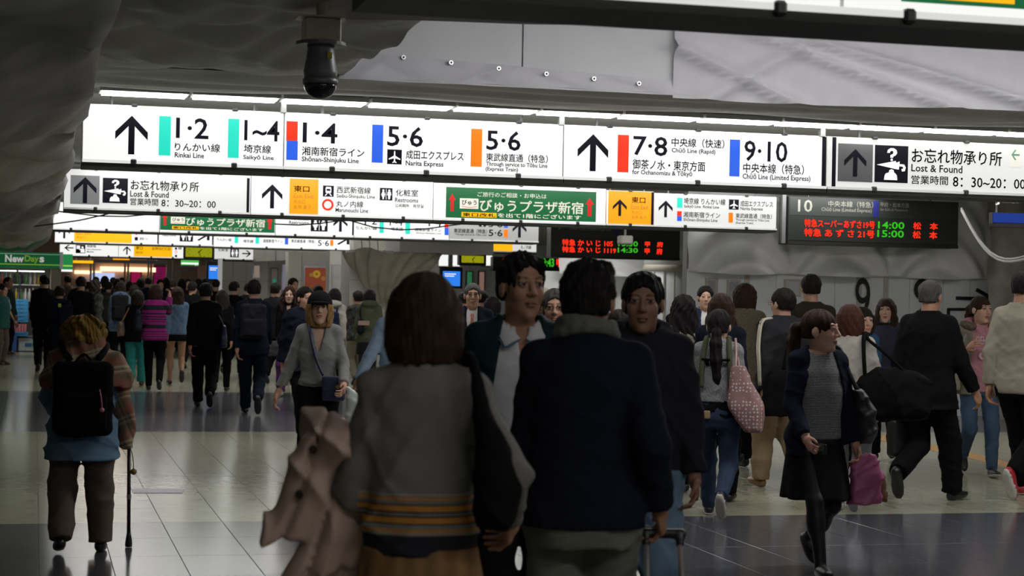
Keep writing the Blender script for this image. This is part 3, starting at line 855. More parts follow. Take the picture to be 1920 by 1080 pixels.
# ---- white hoarding and drape at the right (platform 9 / 10 stairs)
YH = 23.5
xa, xb = px_x(1288, YH), px_x(1872, YH)
hd = thing('wall_hoarding', 'white hoarding with big black 9 and arrow under a draped sheet', 'wall', ((xa + xb) / 2, YH, 0))
del hd['category']; struct(hd)
cx = (xa + xb) / 2
edges = [1288, 1345, 1400, 1455, 1512, 1565, 1610, 1660, 1705, 1768, 1818, 1872]
for i in range(len(edges) - 1):
    a, b = px_x(edges[i], YH) - cx, px_x(edges[i + 1], YH) - cx
    MB().box(a + .003, b - .003, 0, 0.03, 0.0, 1.97).build('panel', M_BOARD, hd)
for px in (1400, 1512, 1610, 1660):
    a = px_x(px, YH) - cx
    MB().box(a - .035, a + .035, -.018, .0, 0.0, 1.97).build('batten', M_BATTEN, hd)
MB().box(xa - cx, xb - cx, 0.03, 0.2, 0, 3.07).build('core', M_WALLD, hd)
M_BLKP = mat('print_black', (0.01, 0.01, 0.012), 0.5)
def big(txt, px0, px1, py0, py1):
    vs_, fs = text_verts(txt, .0, 4)
    A = np.array(vs_); lo = A.min(0); hi = A.max(0)
    p0 = on_y(px0, py1, YH); p1 = on_y(px1, py0, YH)
    out = [(p0.x - cx + (v[0] - lo[0]) / (hi[0] - lo[0]) * (p1.x - p0.x), -.024, p0.z + (v[1] - lo[1]) / (hi[1] - lo[1]) * (p1.z - p0.z)) for v in vs_]
    link('lettering', raw_mesh('lettering', out, fs, M_BLKP), hd)
big('9', 1601, 1631, 521, 606)
big('9', 1711, 1745, 523, 592)
def bar(pxa, pya, pxb, pyb, w):
    a = on_y(pxa, pya, YH); b = on_y(pxb, pyb, YH)
    d = Vector((b.x - a.x, 0, b.z - a.z)).normalized(); n = Vector((-d.z, 0, d.x)) * w / 2
    q = [(a.x - cx + n.x, a.z + n.z), (b.x - cx + n.x, b.z + n.z), (b.x - cx - n.x, b.z - n.z), (a.x - cx - n.x, a.z - n.z)]
    mb = MB(); mb.prism(q, -.024, 0.0); mb.build('arrow_stroke', M_BLKP, hd)
bar(1792, 559, 1860, 560.5, .05); bar(1830, 543, 1862, 561, .05); bar(1830, 577, 1862, 560, .05)
bar(1776, 580, 1850, 580, .04); bar(1777.5, 580, 1777.5, 622, .04)
# notices on the hoarding
def notice(px0, px1, py0, py1, label, c):
    p0 = on_y(px0, py1, YH); p1 = on_y(px1, py0, YH)
    o = thing('notice', label, 'notice', ((p0.x + p1.x) / 2, YH - .03, p0.z))
    w = (p1.x - p0.x) / 2; h = p1.z - p0.z
    MB().box(-w, w, 0.004, .029, 0, h).build('frame', M_BATTEN, o)
    MB().box(-w + .03, w - .03, 0, .005, .03, h - .03).build('sheet', c, o)
notice(1322, 1344, 522, 555, 'small grey framed notice on the hoarding near the column', mat('notice_grey', (.35, .35, .38), .6, noise=.2))
notice(1362, 1388, 525, 560, 'middle framed notice on the hoarding above a brown-haired woman', mat('notice_grey', (.35, .35, .38), .6))
notice(1469, 1501, 524, 556, 'pale framed notice on the hoarding beside the tall dark-haired head', mat('notice_pale', (.6, .6, .64), .6, noise=.1))

def drape(name, label, Y, px0, px1, z0, z1, sw, amp=0.06, seed=0.0):
    a, b = px_x(px0, Y), px_x(px1, Y)
    def fn(u, v):
        q = u * sw
        k = q - math.floor(q) - 0.5           # swag-local -.5 .. .5
        sag = 1 - (2 * k) ** 2
        ph = v * 12 + 6.5 * (2 * k) ** 2 + seed + 1.3 * math.floor(q)
        f = amp * (0.5 + 0.5 * math.sin(ph)) * (0.25 + 0.75 * sag) * (1 - v * 0.55) + 0.05 * sag * (1 - v)
        f += 0.012 * math.sin(q * 19 + v * 3)
        z = z1 + (z0 - z1) * (1 - v) - 0.04 * sag * (1 - v)
        return (a + (b - a) * u - (a + b) / 2, -0.05 - f, z)
    o = grid_mesh(name, fn, int(40 * sw), 44, M_DRAPE)
    o.location = ((a + b) / 2, Y, 0)
    tag(o, label, 'drape')
    return o
drape('dust_drape', 'white sheet hanging in swags above the hoarding marked 9', YH, 1284, 1874, 1.95, 3.05, 3.2, 0.30)
MB().tube([(px_x(1288, YH), YH - .06, 1.97), (px_x(1500, YH), YH - .07, 1.955), (px_x(1872, YH), YH - .06, 1.96)], .03, 8).build('trim_3', M_DRAPE)
struct(bpy.data.objects['trim_3'], 'rolled edge of the sheet along the hoarding')

# round white column wrapped in sheet, left end of the hoarding
YC = 35.9
xc = px_x(1247, YC)
col = thing('column', 'round white wrapped column at the left end of the hoarding', 'column', (xc, YC, 0))
prof = [(0.43, 0), (0.43, 2.12), (0.47, 2.15), (0.47, 2.23), (0.44, 2.26), (0.46, 2.5), (0.49, 3.06)]
MB().lathe(prof[:2], n=24).build('shaft', M_BOARD, col, True)
MB().lathe(prof[1:5], n=24).build('band', M_BATTEN, col, True)
MB().lathe(prof[4:], n=24).build('sheet_cover', M_DRAPE, col, True)
for k in range(4):
    MB().box(-.014, .014, -.445, -.425, 0, 2.12).build('seam', M_BATTEN, col).rotation_euler = (0, 0, -0.9 + k * .5)

# drape further back behind the second departure board
wall('wall_far_right', 'pale far wall behind the second departure board', 37.0, 1020, 1330, M_BOARD, 0, 2.1)
drape('dust_drape', 'white sheet hanging behind the far departure board', 36.9, 1045, 1330, 2.05, 3.05, 1.6, 0.30, 1.0)

# dark sheeted corner at the far right
YR = 22.6
def corner(u, v):
    p = px_x(1876, YR) + u * 3.2
    f = 0.12 * abs(math.sin(u * 13 + 2 * math.sin(v * 7))) + 0.08 * math.sin(v * 17 + u * 9) * v
    return (p - px_x(1876, YR), -f + 0.45 * math.exp(-u * 14), v * 3.05)
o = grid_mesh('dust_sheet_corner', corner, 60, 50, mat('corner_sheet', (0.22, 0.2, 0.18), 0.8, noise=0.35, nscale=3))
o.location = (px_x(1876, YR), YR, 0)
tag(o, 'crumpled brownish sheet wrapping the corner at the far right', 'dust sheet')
s = Sign('platform_sign', 'blue platform sign half hidden under the lost and found sign', 'sign', 19.6, 1862, 1990, 2.52, 2.66, face=emis('sign_blue_dim', (.01, .07, .6), .35), case=M_BLK, rail=False, thick=.1)
s.text('J', 1866, 1874, 371, 384, 'white', bold=.03); s.text('Limited Express', 1879, 1910, 376, 381, 'white')
cab = MB()
for k in range(2):
    A = at(1803, 391 + k * 4, 19.5); B = at(1925, 480 + k * 5, 16.5)
    pts = [A.lerp(B, t / 10) + Vector((0, 0, -.22 * math.sin(t / 10 * math.pi))) for t in range(11)]
    c = MB().tube(pts, .012, 6).build('hanging_cable', mat('cable_white', (.6, .6, .6), .5))
    tag(c, ['upper', 'lower'][k] + ' pale cable slanting down across the dark corner at right', 'cable')

# cables slung in front of the third row
def cable(pts, label):
    P = [on_y(x, y, 29.5) for x, y in pts]
    out = []
    for i in range(len(P) - 1):
        for k in range(6):
            t = k / 6
            out.append(P[i].lerp(P[i + 1], t))
    out.append(P[-1])
    tag(MB().tube(out, .012, 6).build('slung_cable', M_BLK), label, 'cable')
cable([(80, 402), (107, 396), (140, 400), (185, 405), (235, 406), (290, 401), (300, 400)], 'thin black cable slung across the blank lit sign, upper')
cable([(60, 425), (100, 420), (150, 413), (190, 404), (215, 398)], 'thin black cable rising across the blank lit sign, lower')
cable([(515, 420), (560, 422), (600, 419), (628, 415), (643, 410), (665, 416), (700, 426), (750, 431), (800, 429), (850, 422), (890, 417)], 'thin black cable sagging in front of the third row signs')

# ---- island block in the middle with grey panels
YI = 33.5
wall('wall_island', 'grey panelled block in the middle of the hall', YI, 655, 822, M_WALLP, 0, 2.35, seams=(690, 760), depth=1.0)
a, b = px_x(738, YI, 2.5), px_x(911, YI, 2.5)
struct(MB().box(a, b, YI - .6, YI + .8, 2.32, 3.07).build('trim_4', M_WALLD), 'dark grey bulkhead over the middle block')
def wrap(u, v):
    an = (u - .5) * 2.4
    r = 0.55 * (1 - v * .75) + 0.1 * abs(math.sin(u * 22 + v * 6)) * (1 - .5 * v)
    return (math.sin(an) * r * 1.7, -math.cos(an) * r * .8, 2.34 - v * .95 - .05 * math.sin(u * 17))
o = grid_mesh('dust_sheet_bundle', wrap, 60, 24, mat('sheet_brown', (0.33, 0.3, 0.25), 0.8, noise=.2, nscale=5))
o.location = (px_x(730, YI), YI - .1, 0)
tag(o, 'brownish sheet gathered round the top of the middle block', 'dust sheet')
# pale sheet-metal ducts under the ceiling left of the bulkhead
M_DUCT = mat('duct_metal', (.62, .60, .55), .35, .3, noise=.1, nscale=6)
def duct(label, Y, pts):
    q = [on_y(x, y, Y) for x, y in pts]
    c = q[0]
    mb = MB(); mb.prism([(p.x - c.x, p.z - c.z) for p in q], 0, .5)
    o = mb.build('air_duct', M_DUCT); o.location = (c.x, Y, c.z)
    n = 5
    tag(o, label, 'duct')
    for k in (0, 1):
        e = q[k] - c
        MB().tube([(e.x, .25, e.z), (e.x, .25, 3.07 - c.z)], .012, 6).build('duct_hanger', M_BRKT, o)
    for k in range(1, n):
        a = q[0].lerp(q[1], k / n) - c; b = q[-1].lerp(q[-2], k / n) - c
        MB().tube([(a.x, -.004, a.z), (b.x, -.004, b.z)], .012, 5).build('duct_seam', M_STEEL, o)
duct('pale metal duct sloping from the fourth sign row to the dark bulkhead', 38.0, [(662, 446), (738, 449), (739, 466), (664, 480)])
duct('pale metal duct running under the ceiling over the pastry poster', 42.5, [(480, 462), (662, 466), (662, 484), (480, 490)])
# receding wall pieces with advertising left of the block
wall('wall_poster', 'grey wall carrying the round food poster', 39.5, 540, 640, M_WALLP, 0, 2.42, seams=(565,), depth=.5)
wall('wall_pier', 'narrow grey pier beside the food poster', 37.5, 617, 650, M_WALLP, 0, 2.42, depth=.5)
wall('wall_door', 'grey wall with a service door left of the poster', 44.5, 478, 545, M_WALLP, 0, 2.4, seams=(503,), depth=.5)
wall('wall_recess', 'grey wall in the recess further left', 48.5, 412, 482, M_WALLP, 0, 2.35, seams=(436, 462), depth=.5)
def lightbox(name, label, Y, px0, px1, py0, py1, m, frame=M_STEEL, cat='poster'):
    p0 = on_y(px0, py1, Y); p1 = on_y(px1, py0, Y)
    o = thing(name, label, cat, ((p0.x + p1.x) / 2, Y, p0.z))
    w = (p1.x - p0.x) / 2; h = p1.z - p0.z
    MB().box(-w, w, .005, .08, 0, h).build('frame', frame, o)
    MB().box(-w + .03, w - .03, -.004, .006, .03, h - .03).build('picture', m, o)
    return o, w, h
o, w, h = lightbox('food_poster', 'orange and red poster of round pastries on the grey wall', 39.42, 568, 622, 500, 580, emis('poster_red', (.55, .12, .06), .25))
rng = random.Random(3)
for (fx, fz, r, c) in ((-.1, .82, .30, (.85, .5, .05)), (.55, .72, .18, (.6, .3, .06)), (-.5, .48, .30, (.35, .12, .03)), (.3, .42, .28, (.8, .38, .06)), (-.3, .16, .28, (.7, .3, .1)), (.5, .12, .24, (.75, .45, .1)), (.1, .55, .10, (.05, .03, .1)), (-.6, .8, .16, (.6, .25, .2))):
    R = r * w * .9
    mb = MB().tube([(fx * w * .75, -.012, fz * h), (fx * w * .75, -.004, fz * h)], R, 16)
    mb.build('pastry_print', emis('pastry%d' % int(fz * 100 + fx * 7), c, .3), o)
    if r > .2:
        MB().tube([(fx * w * .75, -.016, fz * h), (fx * w * .75, -.010, fz * h)], R * .35, 12).build('pastry_centre', emis('pastry_c%d' % int(fz * 100 + fx * 7), (c[0] * .5, c[1] * .4, c[2] * .5), .3), o)
lightbox('glass_panel', 'tall silvery advertising panel on the narrow pier', 37.42, 621, 643, 496, 545, mat('silver_panel', (.55, .55, .55), .25, .6, noise=.3, nscale=5))
lightbox('notice_board', 'pale poster with red figures on the recess wall', 44.42, 474, 489, 496, 522, emis('poster_pale', (.6, .45, .36), .35))
o, w, h = lightbox('service_door', 'grey service door with a small green exit sign', 44.42, 504, 522, 502, 668.6, M_WALLP, M_WALLD, 'door')
MB().box(-w * .3, w * .3, -.02, 0, h * .8, h * .87).build('exit_plate', emis('exit_green', (.01, .35, .2), .5), o)
lightbox('poster_case', 'narrow lit poster case beside the service door', 44.42, 527, 541, 494, 545, emis('poster_blue', (.35, .33, .45), .4))
p = on_y(412, 560, 45.0)
tag(MB().box(p.x - .05, p.x + .05, 45, 45.1, 0, 2.33).build('slim_post', emis('post_white', (.8, .8, .8), .35)), 'slim white lit post beside the left blue screen', 'post')
def screen(label, Y, px0, px1, py0, py1, lines):
    p0 = on_y(px0, py1, Y); p1 = on_y(px1, py0, Y)
    o = thing('information_screen', label, 'screen', ((p0.x + p1.x) / 2, Y, p0.z))
    w = (p1.x - p0.x) / 2; h = p1.z - p0.z
    MB().box(-w - .06, w + .06, .0, .12, -.06, h + .1).build('bezel', M_BLK, o)
    MB().box(-w, w, -.008, .0, 0, h).build('display', SIGNCOL['lcd'], o)
    for k in range(lines):
        MB().box(-w * .8, w * (.5 - .2 * k), -.012, -.006, h * (.78 - .14 * k), h * (.84 - .14 * k)).build('text_line', SIGNCOL['white'], o)
    MB().box(-.05, .05, .12, .2, -p0.z, 3.05 - p0.z).build('support_post', M_WALLD, o)
    return o
screen('bright blue information screen at the far left of the hall', 47.2, 391, 413, 498, 523, 2)
screen('bright blue information screen in the centre behind the women', 45.0, 830, 863, 509, 536, 2)

# ---- far centre hall behind the block
wall('wall_far_centre', 'pale far wall with ticket gates in the centre', 52.0, 815, 1100, M_BOARD, 0, 3.07, seams=(880, 930, 990, 1045))
s = Sign('far_sign', 'bright white far sign right above the centre blue screen', 'sign', 45.5, 820, 862, 2.28, 2.6, clips=0)
s.text('1', 840, 846, 480, 490, 'teal')
s = Sign('far_sign', 'small bright white far sign just right of the centre clock', 'sign', 44.5, 911, 923, 2.3, 2.56, clips=0)
light_strip(46.8, px_x(985, 46.8, 2.2), px_x(1058, 46.8, 2.2), 2.32, 2, 'bright ceiling light panel below the far departure board')
lightbox('misty_poster', 'grey misty landscape poster behind the man in the white polo', 51.92, 1010, 1056, 522, 560, mat('poster_mist', (.35, .36, .4), .6, noise=.3, nscale=2))
for (px, lab, c) in ((880, 'tall dark gate display left of the far gates', (.05, .3, .12)), (903, 'tall dark gate display at the far gates, right one', (.45, .25, .2))):
    o, w, h = lightbox('gate_display', lab, 51.92, px - 7, px + 7, 508, 570, emis('gate%d' % px, c, .4), M_BLK, 'display')
for k in range(3):
    p = on_y(868 + k * 22, 575, 46.0)
    tag(MB().box(p.x - .12, p.x + .12, 46, 47.6, 0, 1.0, .03).build('ticket_gate', mat('gate_grey', (.4, .4, .42), .4, .3)), ['left', 'middle', 'right'][k] + ' grey ticket gate far in the centre', 'ticket gate')

# ---- far left: exit hall with warm light, poles, magenta posters
YF = 60.0
wall('wall_far_left', 'warm lit far wall of the exit hall', YF, 60, 480, mat('wall_warm', (.62, .46, .36), .5), 0, 3.07, seams=(150, 240, 330, 420))
def strip(px0, px1, py0, py1, Y, m, label, name, cat):
    p0 = on_y(px0, py1, Y); p1 = on_y(px1, py0, Y)
    if Y > 55:
        return tag(MB().box(p0.x, p1.x, Y, Y + .125, p0.z, p1.z).build(name, m), label, cat)
    o = thing(name, label, cat, (p0.x, Y, p0.z))
    w = p1.x - p0.x
    MB().box(0, w, 0, .1, 0, p1.z - p0.z).build('bar', m, o)
    for f in (.15, .85):
        MB().tube([(w * f, .05, p1.z - p0.z), (w * f, .05, 3.07 - p0.z)], .012, 6).build('suspension_rod', M_BRKT, o)
    return o
strip(188, 292, 502, 508, YF - .12, emis('cove_warm', (1.0, .62, .35), 2.2), 'long warm cove light over the far exit', 'cove_light', 'light')
strip(140, 190, 508, 513, YF - .12, emis('cove_warm', (1.0, .62, .35), 2.2), 'short warm cove light at the left of the far exit', 'cove_light', 'light')
strip(168, 215, 512, 530, YF - .2, emis('window_blue', (.55, .65, 1.0), .9), 'pale blue lit window low in the far exit wall', 'lit_window', 'window')
strip(137, 175, 489, 493, 50.0, SIGNCOL['yellow'], 'thin yellow sign edge far above the exit', 'far_sign', 'sign')
strip(212, 243, 483, 487, 48.0, SIGNCOL['amber'], 'thin orange sign edge under the fifth row', 'far_sign', 'sign')
strip(176, 314, 489, 492, 49.5, M_BLK, 'long thin black bar far under the fifth row of signs', 'far_rail', 'rail')
s = Sign('far_sign', 'white far sign strip below the black bar', 'sign', 51.0, 172, 330, 2.42, 2.5, clips=0, thick=.1)
o, w, h = lightbox('magenta_banner', 'magenta banner with white pattern far in the exit hall', 59.92, 244, 266, 504, 531, emis('magenta', (.55, .01, .12), .45), M_BLK, 'banner')
for k in range(10):
    MB().box(-w + .05 + k * w * .19, -w + .05 + k * w * .19 + .04, -.012, -.003, h * (.78 + .05 * (k % 2)), h * (.84 + .05 * (k % 2))).build('pattern_mark', SIGNCOL['white'], o)
o, w, h = lightbox('magenta_banner', 'dark magenta banner with pale lines far in the exit hall', 59.92, 287, 313, 499, 534, emis('magenta2', (.40, .01, .14), .35), M_BLK, 'banner')
for k in range(4):
    MB().box(-w * .7, w * (.4 - .15 * (k % 2)), -.012, -.003, h * (.3 + .13 * k), h * (.34 + .13 * k)).build('text_line', mat('pale_pink', (.6, .3, .4), .5), o)
for k, px in enumerate((170, 176, 234, 240, 278, 283, 322)):
    p = on_y(px, 520, 54.0)
    tag(MB().tube([(p.x, 54, 0), (p.x, 54, 3.07)], .03, 8).build('slim_pole', mat('pole_metal', (.5, .42, .38), .3, .7)), ORD[k] + ' slim metal pole from the left in the far exit hall', 'pole')
s = Sign('shop_sign', 'small far green and lime shop sign left of the blue screen', 'sign', 50.5, 339, 373, 2.2, 2.36, face=emis('shop_green_far', (.08, .5, .1), .9), case=M_BLK, clips=0, rail=False, thick=.1)
s.rect(340, 372, 492.5, 495.5, 'white', -.004, 'pale_stripe'); s.text('N', 366, 371, 496, 501, 'white')
for (px0, px1, c, lab) in ((312, 338, (.35, .27, .22), 'tan'), (372, 392, (.6, .35, .25), 'warm'), (430, 436, (.5, .25, .08), 'orange')):
    a = px_x(px0, 56); b = px_x(px1, 56)
    tag(MB().box(a, b, 56, 56.4, 0, 2.3).build('shop_pier', mat('pier_' + lab, c, .5)), lab + ' pier between the shops far in the hall', 'pier')

# ---- kiosk at the left
YK = 43.5
xk0 = px_x(-40, YK); xk1 = px_x(113, YK)
kz0 = on_y(60, 502, YK).z; kz1 = on_y(60, 473, YK).z
kg = emis('kiosk_green', (.012, .17, .055), .35)
k = thing('kiosk_fascia', 'green shop fascia lettered NewDays at the left', 'sign', ((xk0 + xk1) / 2, YK, kz0))
cxk = (xk0 + xk1) / 2
MB().box(xk0 - cxk, xk1 - cxk, 0, 1.2, 0, kz1 - kz0, .01).build('fascia_board', kg, k)
MB().box(xk0 - cxk, xk1 - cxk, -.006, 0, .06, .085).build('lime_stripe', emis('kiosk_lime', (.25, .5, .05), .5), k)
MB().box(xk0 - cxk, xk1 - cxk, -.006, 0, (kz1 - kz0) - .05, (kz1 - kz0) - .035).build('pale_stripe', emis('kiosk_pale', (.3, .5, .35), .5), k)
MB().box(xk1 - cxk - .02, xk1 - cxk + .05, -.03, .1, -.02, kz1 - kz0 + .02).build('end_post', M_STEEL, k)
def ktext(t, px0, px1, py0, py1, c):
    vs_, fs = text_verts(t, .03, 3)
    A = np.array(vs_); lo = A.min(0); hi = A.max(0)
    a = on_y(px0, py1, YK); b = on_y(px1, py0, YK)
    link('lettering', raw_mesh('lettering', [(a.x - cxk + (v[0] - lo[0]) / (hi[0] - lo[0]) * (b.x - a.x), -.012, a.z - kz0 + (v[1] - lo[1]) / (hi[1] - lo[1]) * (b.z - a.z)) for v in vs_], fs, c), k)
ktext('New', 9.5, 45, 478, 491.5, emis('kiosk_white', (.75, .78, .74), .5))
ktext('Day', 46, 73, 479, 494, emis('kiosk_limel', (.22, .42, .03), .5))
ktext('s', 74, 83, 482, 492, emis('kiosk_white', (.75, .78, .74), .5))
k2 = thing('kiosk_fascia', 'short bright green return of the shop fascia beside its end post', 'sign', (px_x(125, YK + .3), YK + .3, kz0 - .02))
wk = (px_x(136, YK + .3) - px_x(115, YK + .3)) / 2
MB().box(-wk, wk, 0, .8, 0, kz1 - kz0, .01).build('fascia_board', emis('kiosk_green2', (.02, .30, .08), .7), k2)
MB().box(-wk, wk, -.006, 0, .07, .10).build('lime_stripe', emis('kiosk_lime2', (.4, .7, .05), .9), k2)
MB().box(-wk, wk, -.006, 0, -.05, .0).build('lit_soffit', SIGNCOL['white'], k2)
# kiosk body
struct(MB().box(xk0, px_x(60, YK), YK + 2.5, YK + 2.7, 0, kz0).build('wall_kiosk', mat('kiosk_wall', (.35, .32, .28), .6)), 'back wall of the kiosk')
struct(MB().box(px_x(95, YK), px_x(114, YK), YK + .05, YK + 2.4, 0, kz0).build('wall_kiosk', mat('kiosk_pier', (.32, .26, .2), .5)), 'brown pier at the end of the kiosk')
light_strip(YK + .8, xk0 + .2, px_x(94, YK) - .1, kz0 - .08, 2, 'bright light panel inside the kiosk')
M_SHELF = mat('shelf_grey', (.5, .48, .45), .5)
sh = thing('shop_shelf', 'kiosk shelf unit crowded with bottles and packets', 'shelf', (px_x(30, YK + 1.95), YK + 1.95, 0))
ws = (px_x(94, YK + 1.95) - px_x(-30, YK + 1.95)) / 2
for z in (.35, .8, 1.2, 1.58):
    MB().box(-ws, ws, 0, .5, z, z + .03).build('shelf_board', M_SHELF, sh)
MB().box(-ws, ws, .5, .53, 0, 2.0).build('back_panel', M_SHELF, sh)
for q in (-.5, .12):
    MB().box(ws * q - .02, ws * q + .02, -.03, 0, 0, kz0).build('upright', M_BLK, sh)
rng = random.Random(5)
base = sh.location
bot_cols = [(.5, .35, .05), (.1, .3, .1), (.5, .5, .5), (.45, .08, .06), (.6, .5, .35), (.05, .05, .06), (.15, .2, .4), (.6, .6, .55)]
bm_ = []
for i, c in enumerate(bot_cols):
    m1 = mat('goods%d' % i, c, .4)
    body = raw_mesh('bottle', *(lambda b: (b.v, b.f))(MB().lathe([(.028, 0), (.03, .13), (.012, .18), (.012, .2)], n=8)), m1, True)
    bm_.append(body)
cap_me = raw_mesh('cap', *(lambda b: (b.v, b.f))(MB().lathe([(.014, .195), (.014, .22)], n=8)), mat('cap_white', (.6, .6, .6), .4))
rown = ['low', 'waist high', 'middle', 'top']
for zi, z in enumerate((.8, 1.2, 1.58)):
    x = -ws + .35
    i = 0
    while x < ws - .05:
        bi = rng.randrange(8)
        o = link('bottle', bm_[bi])
        o.location = (base.x + x, base.y + .12, z + .03)
        o.scale = (1.15, 1.15, 1.1 + rng.random() * .25)
        tag(o, (ORD + ['fourteenth', 'fifteenth', 'sixteenth'])[min(i, 15)] + ' bottle from the left on the ' + rown[zi + 1] + ' kiosk shelf, ' + ['amber', 'green', 'grey', 'red', 'tan', 'black', 'blue', 'white'][bi], 'bottle', 'bottles on the kiosk shelves')
        cap = link('cap', cap_me, o)
        x += .085 + rng.random() * .03
        i += 1
# crates
M_CR = mat('crate_blue', (.05, .28, .55), .45, noise=.1)
M_CR2 = mat('crate_deep', (.03, .10, .38), .45, noise=.1)
def crate(px, py, w, h, m, label, d=.4):
    p = on_floor(px, 660)
    q = on_y(px, py, p.y)
    o = thing('crate', label, 'crate', (q.x, p.y, q.z if q.z > .02 else 0.0), 0, 'stacked blue crates by the kiosk')
    MB().box(-w / 2, w / 2, 0, d, 0, .02).box(-w / 2, w / 2, 0, .02, .02, h).box(-w / 2, w / 2, d - .02, d, .02, h).box(-w / 2, -w / 2 + .02, .02, d - .02, .02, h).box(w / 2 - .02, w / 2, .02, d - .02, .02, h).build('shell', m, o)
    MB().box(-w / 2 - .01, w / 2 + .01, -.012, .012, h - .03, h).build('rim', m, o)
    MB().box(-w * .18, w * .18, -.008, .002, h * .35, h * .62).build('label_slot', mat('slot_dark', (.03, .12, .25), .5), o)
zz = 627
names = ['lowest', 'second', 'third', 'fourth', 'fifth', 'topmost']
crate(37, 630, .38, .1, M_CR, 'blue crate under the tray of pink packets')
for i in range(6):
    crate(38, 604 - i * 7.2, .36, .085, M_CR, names[i] + ' light blue crate in the tall stack by the kiosk')
p = on_y(37, 628, on_floor(37, 660).y)
t = thing('packet_tray', 'tray of pink packets between the blue crates', 'tray', (p.x, on_floor(37, 660).y, p.z + .06))
for i in range(5):
    MB().box(-.16 + i * .065, -.105 + i * .065, .02, .3, 0, .2, .008).build('packet', mat('packet_pink', (.55, .16, .2), .5), t)
MB().box(-.18, .18, 0, .35, -.012, .0).build('base', M_CR, t)
crate(20, 658, .27, .24, M_CR2, 'deep blue box on the floor in front of the crates, lower')
crate(20, 641, .27, .22, M_CR2, 'deep blue box stacked on another beside the crates, upper')
crate(53, 658, .45, .30, mat('crate_clear', (.42, .47, .5), .3), 'pale clear box with blue lid on the floor by the kiosk')
for (px, lab) in ((56, 'cardboard box standing beside the crate stack'),):
    p = on_floor(px, 652)
    tag(MB().box(p.x - .14, p.x + .14, p.y + .3, p.y + .6, 0, .75, .01).build('cardboard_box', mat('cardboard', (.28, .17, .09), .8, noise=.1)), lab, 'box')

# ---- security camera dome hanging from the sheeted ceiling
DC = 9.4
pc = at(601, 120, DC)
sc = DC / FPX
t = thing('security_camera', 'dark security camera dome hanging from a metal box at the top', 'camera', (pc.x, pc.y, 0))
def zc(py): return at(601, py, DC).z
M_BOXM = mat('junction_box', (.55, .5, .42), .5, .2, noise=.1)
M_HOUS = mat('camera_housing', (.17, .17, .18), .4, .3)
MB().tube([(0, 0, zc(40)), (0, 0, 3.12)], .027, 10).build('drop_pole', M_BOXM, t)
w = 34 * sc
MB().box(-w, w, -w * .8, w * .8, zc(82), zc(37), .006).build('junction_box', M_BOXM, t)
MB().box(-w - .035, w + .035, -w, w, zc(36), zc(33)).build('top_flange', M_BOXM, t)
MB().lathe([(47 * sc, zc(86)), (47 * sc, zc(80)), (40 * sc, zc(78))], n=24).build('mount_ring', M_HOUS, t)
MB().lathe([(30 * sc, zc(150)), (32 * sc, zc(135)), (27 * sc, zc(110)), (25 * sc, zc(92)), (26 * sc, zc(86))], n=28).build('housing', M_HOUS, t, True)
MB().lathe([(33 * sc, zc(158)), (33 * sc, zc(149)), (30 * sc, zc(147))], n=28).build('collar', M_HOUS, t, True)
prof = [(31 * sc * math.cos(a), zc(157) - 30 * sc * math.sin(a)) for a in [i * math.pi / 2 / 8 for i in range(9)]]
prof[-1] = (.001, prof[-1][1])
MB().lathe(list(reversed(prof)), n=28).build('dome_bubble', mat('dome_smoke', (.01, .01, .012), .06, spec=.8), t, True)
MB().box(8 * sc, 17 * sc, -30 * sc, -24 * sc, zc(112), zc(101)).build('yellow_sticker', mat('sticker', (.6, .45, .02), .5), t)
# little camera further back in front of the second departure board
p = on_y(1172, 450, 28.0)
t = thing('ceiling_projector', 'small beige box camera hanging in front of the far departure board', 'camera', (p.x, 28, 0))
MB().box(-.1, .1, -.12, .12, p.z - .07, p.z + .07, .02).build('body', mat('beige_plastic', (.35, .34, .3), .5), t)
MB().tube([(0, 0, p.z + .07), (0, 0, 3.07)], .02, 8).build('drop_pole', M_BRKT, t)
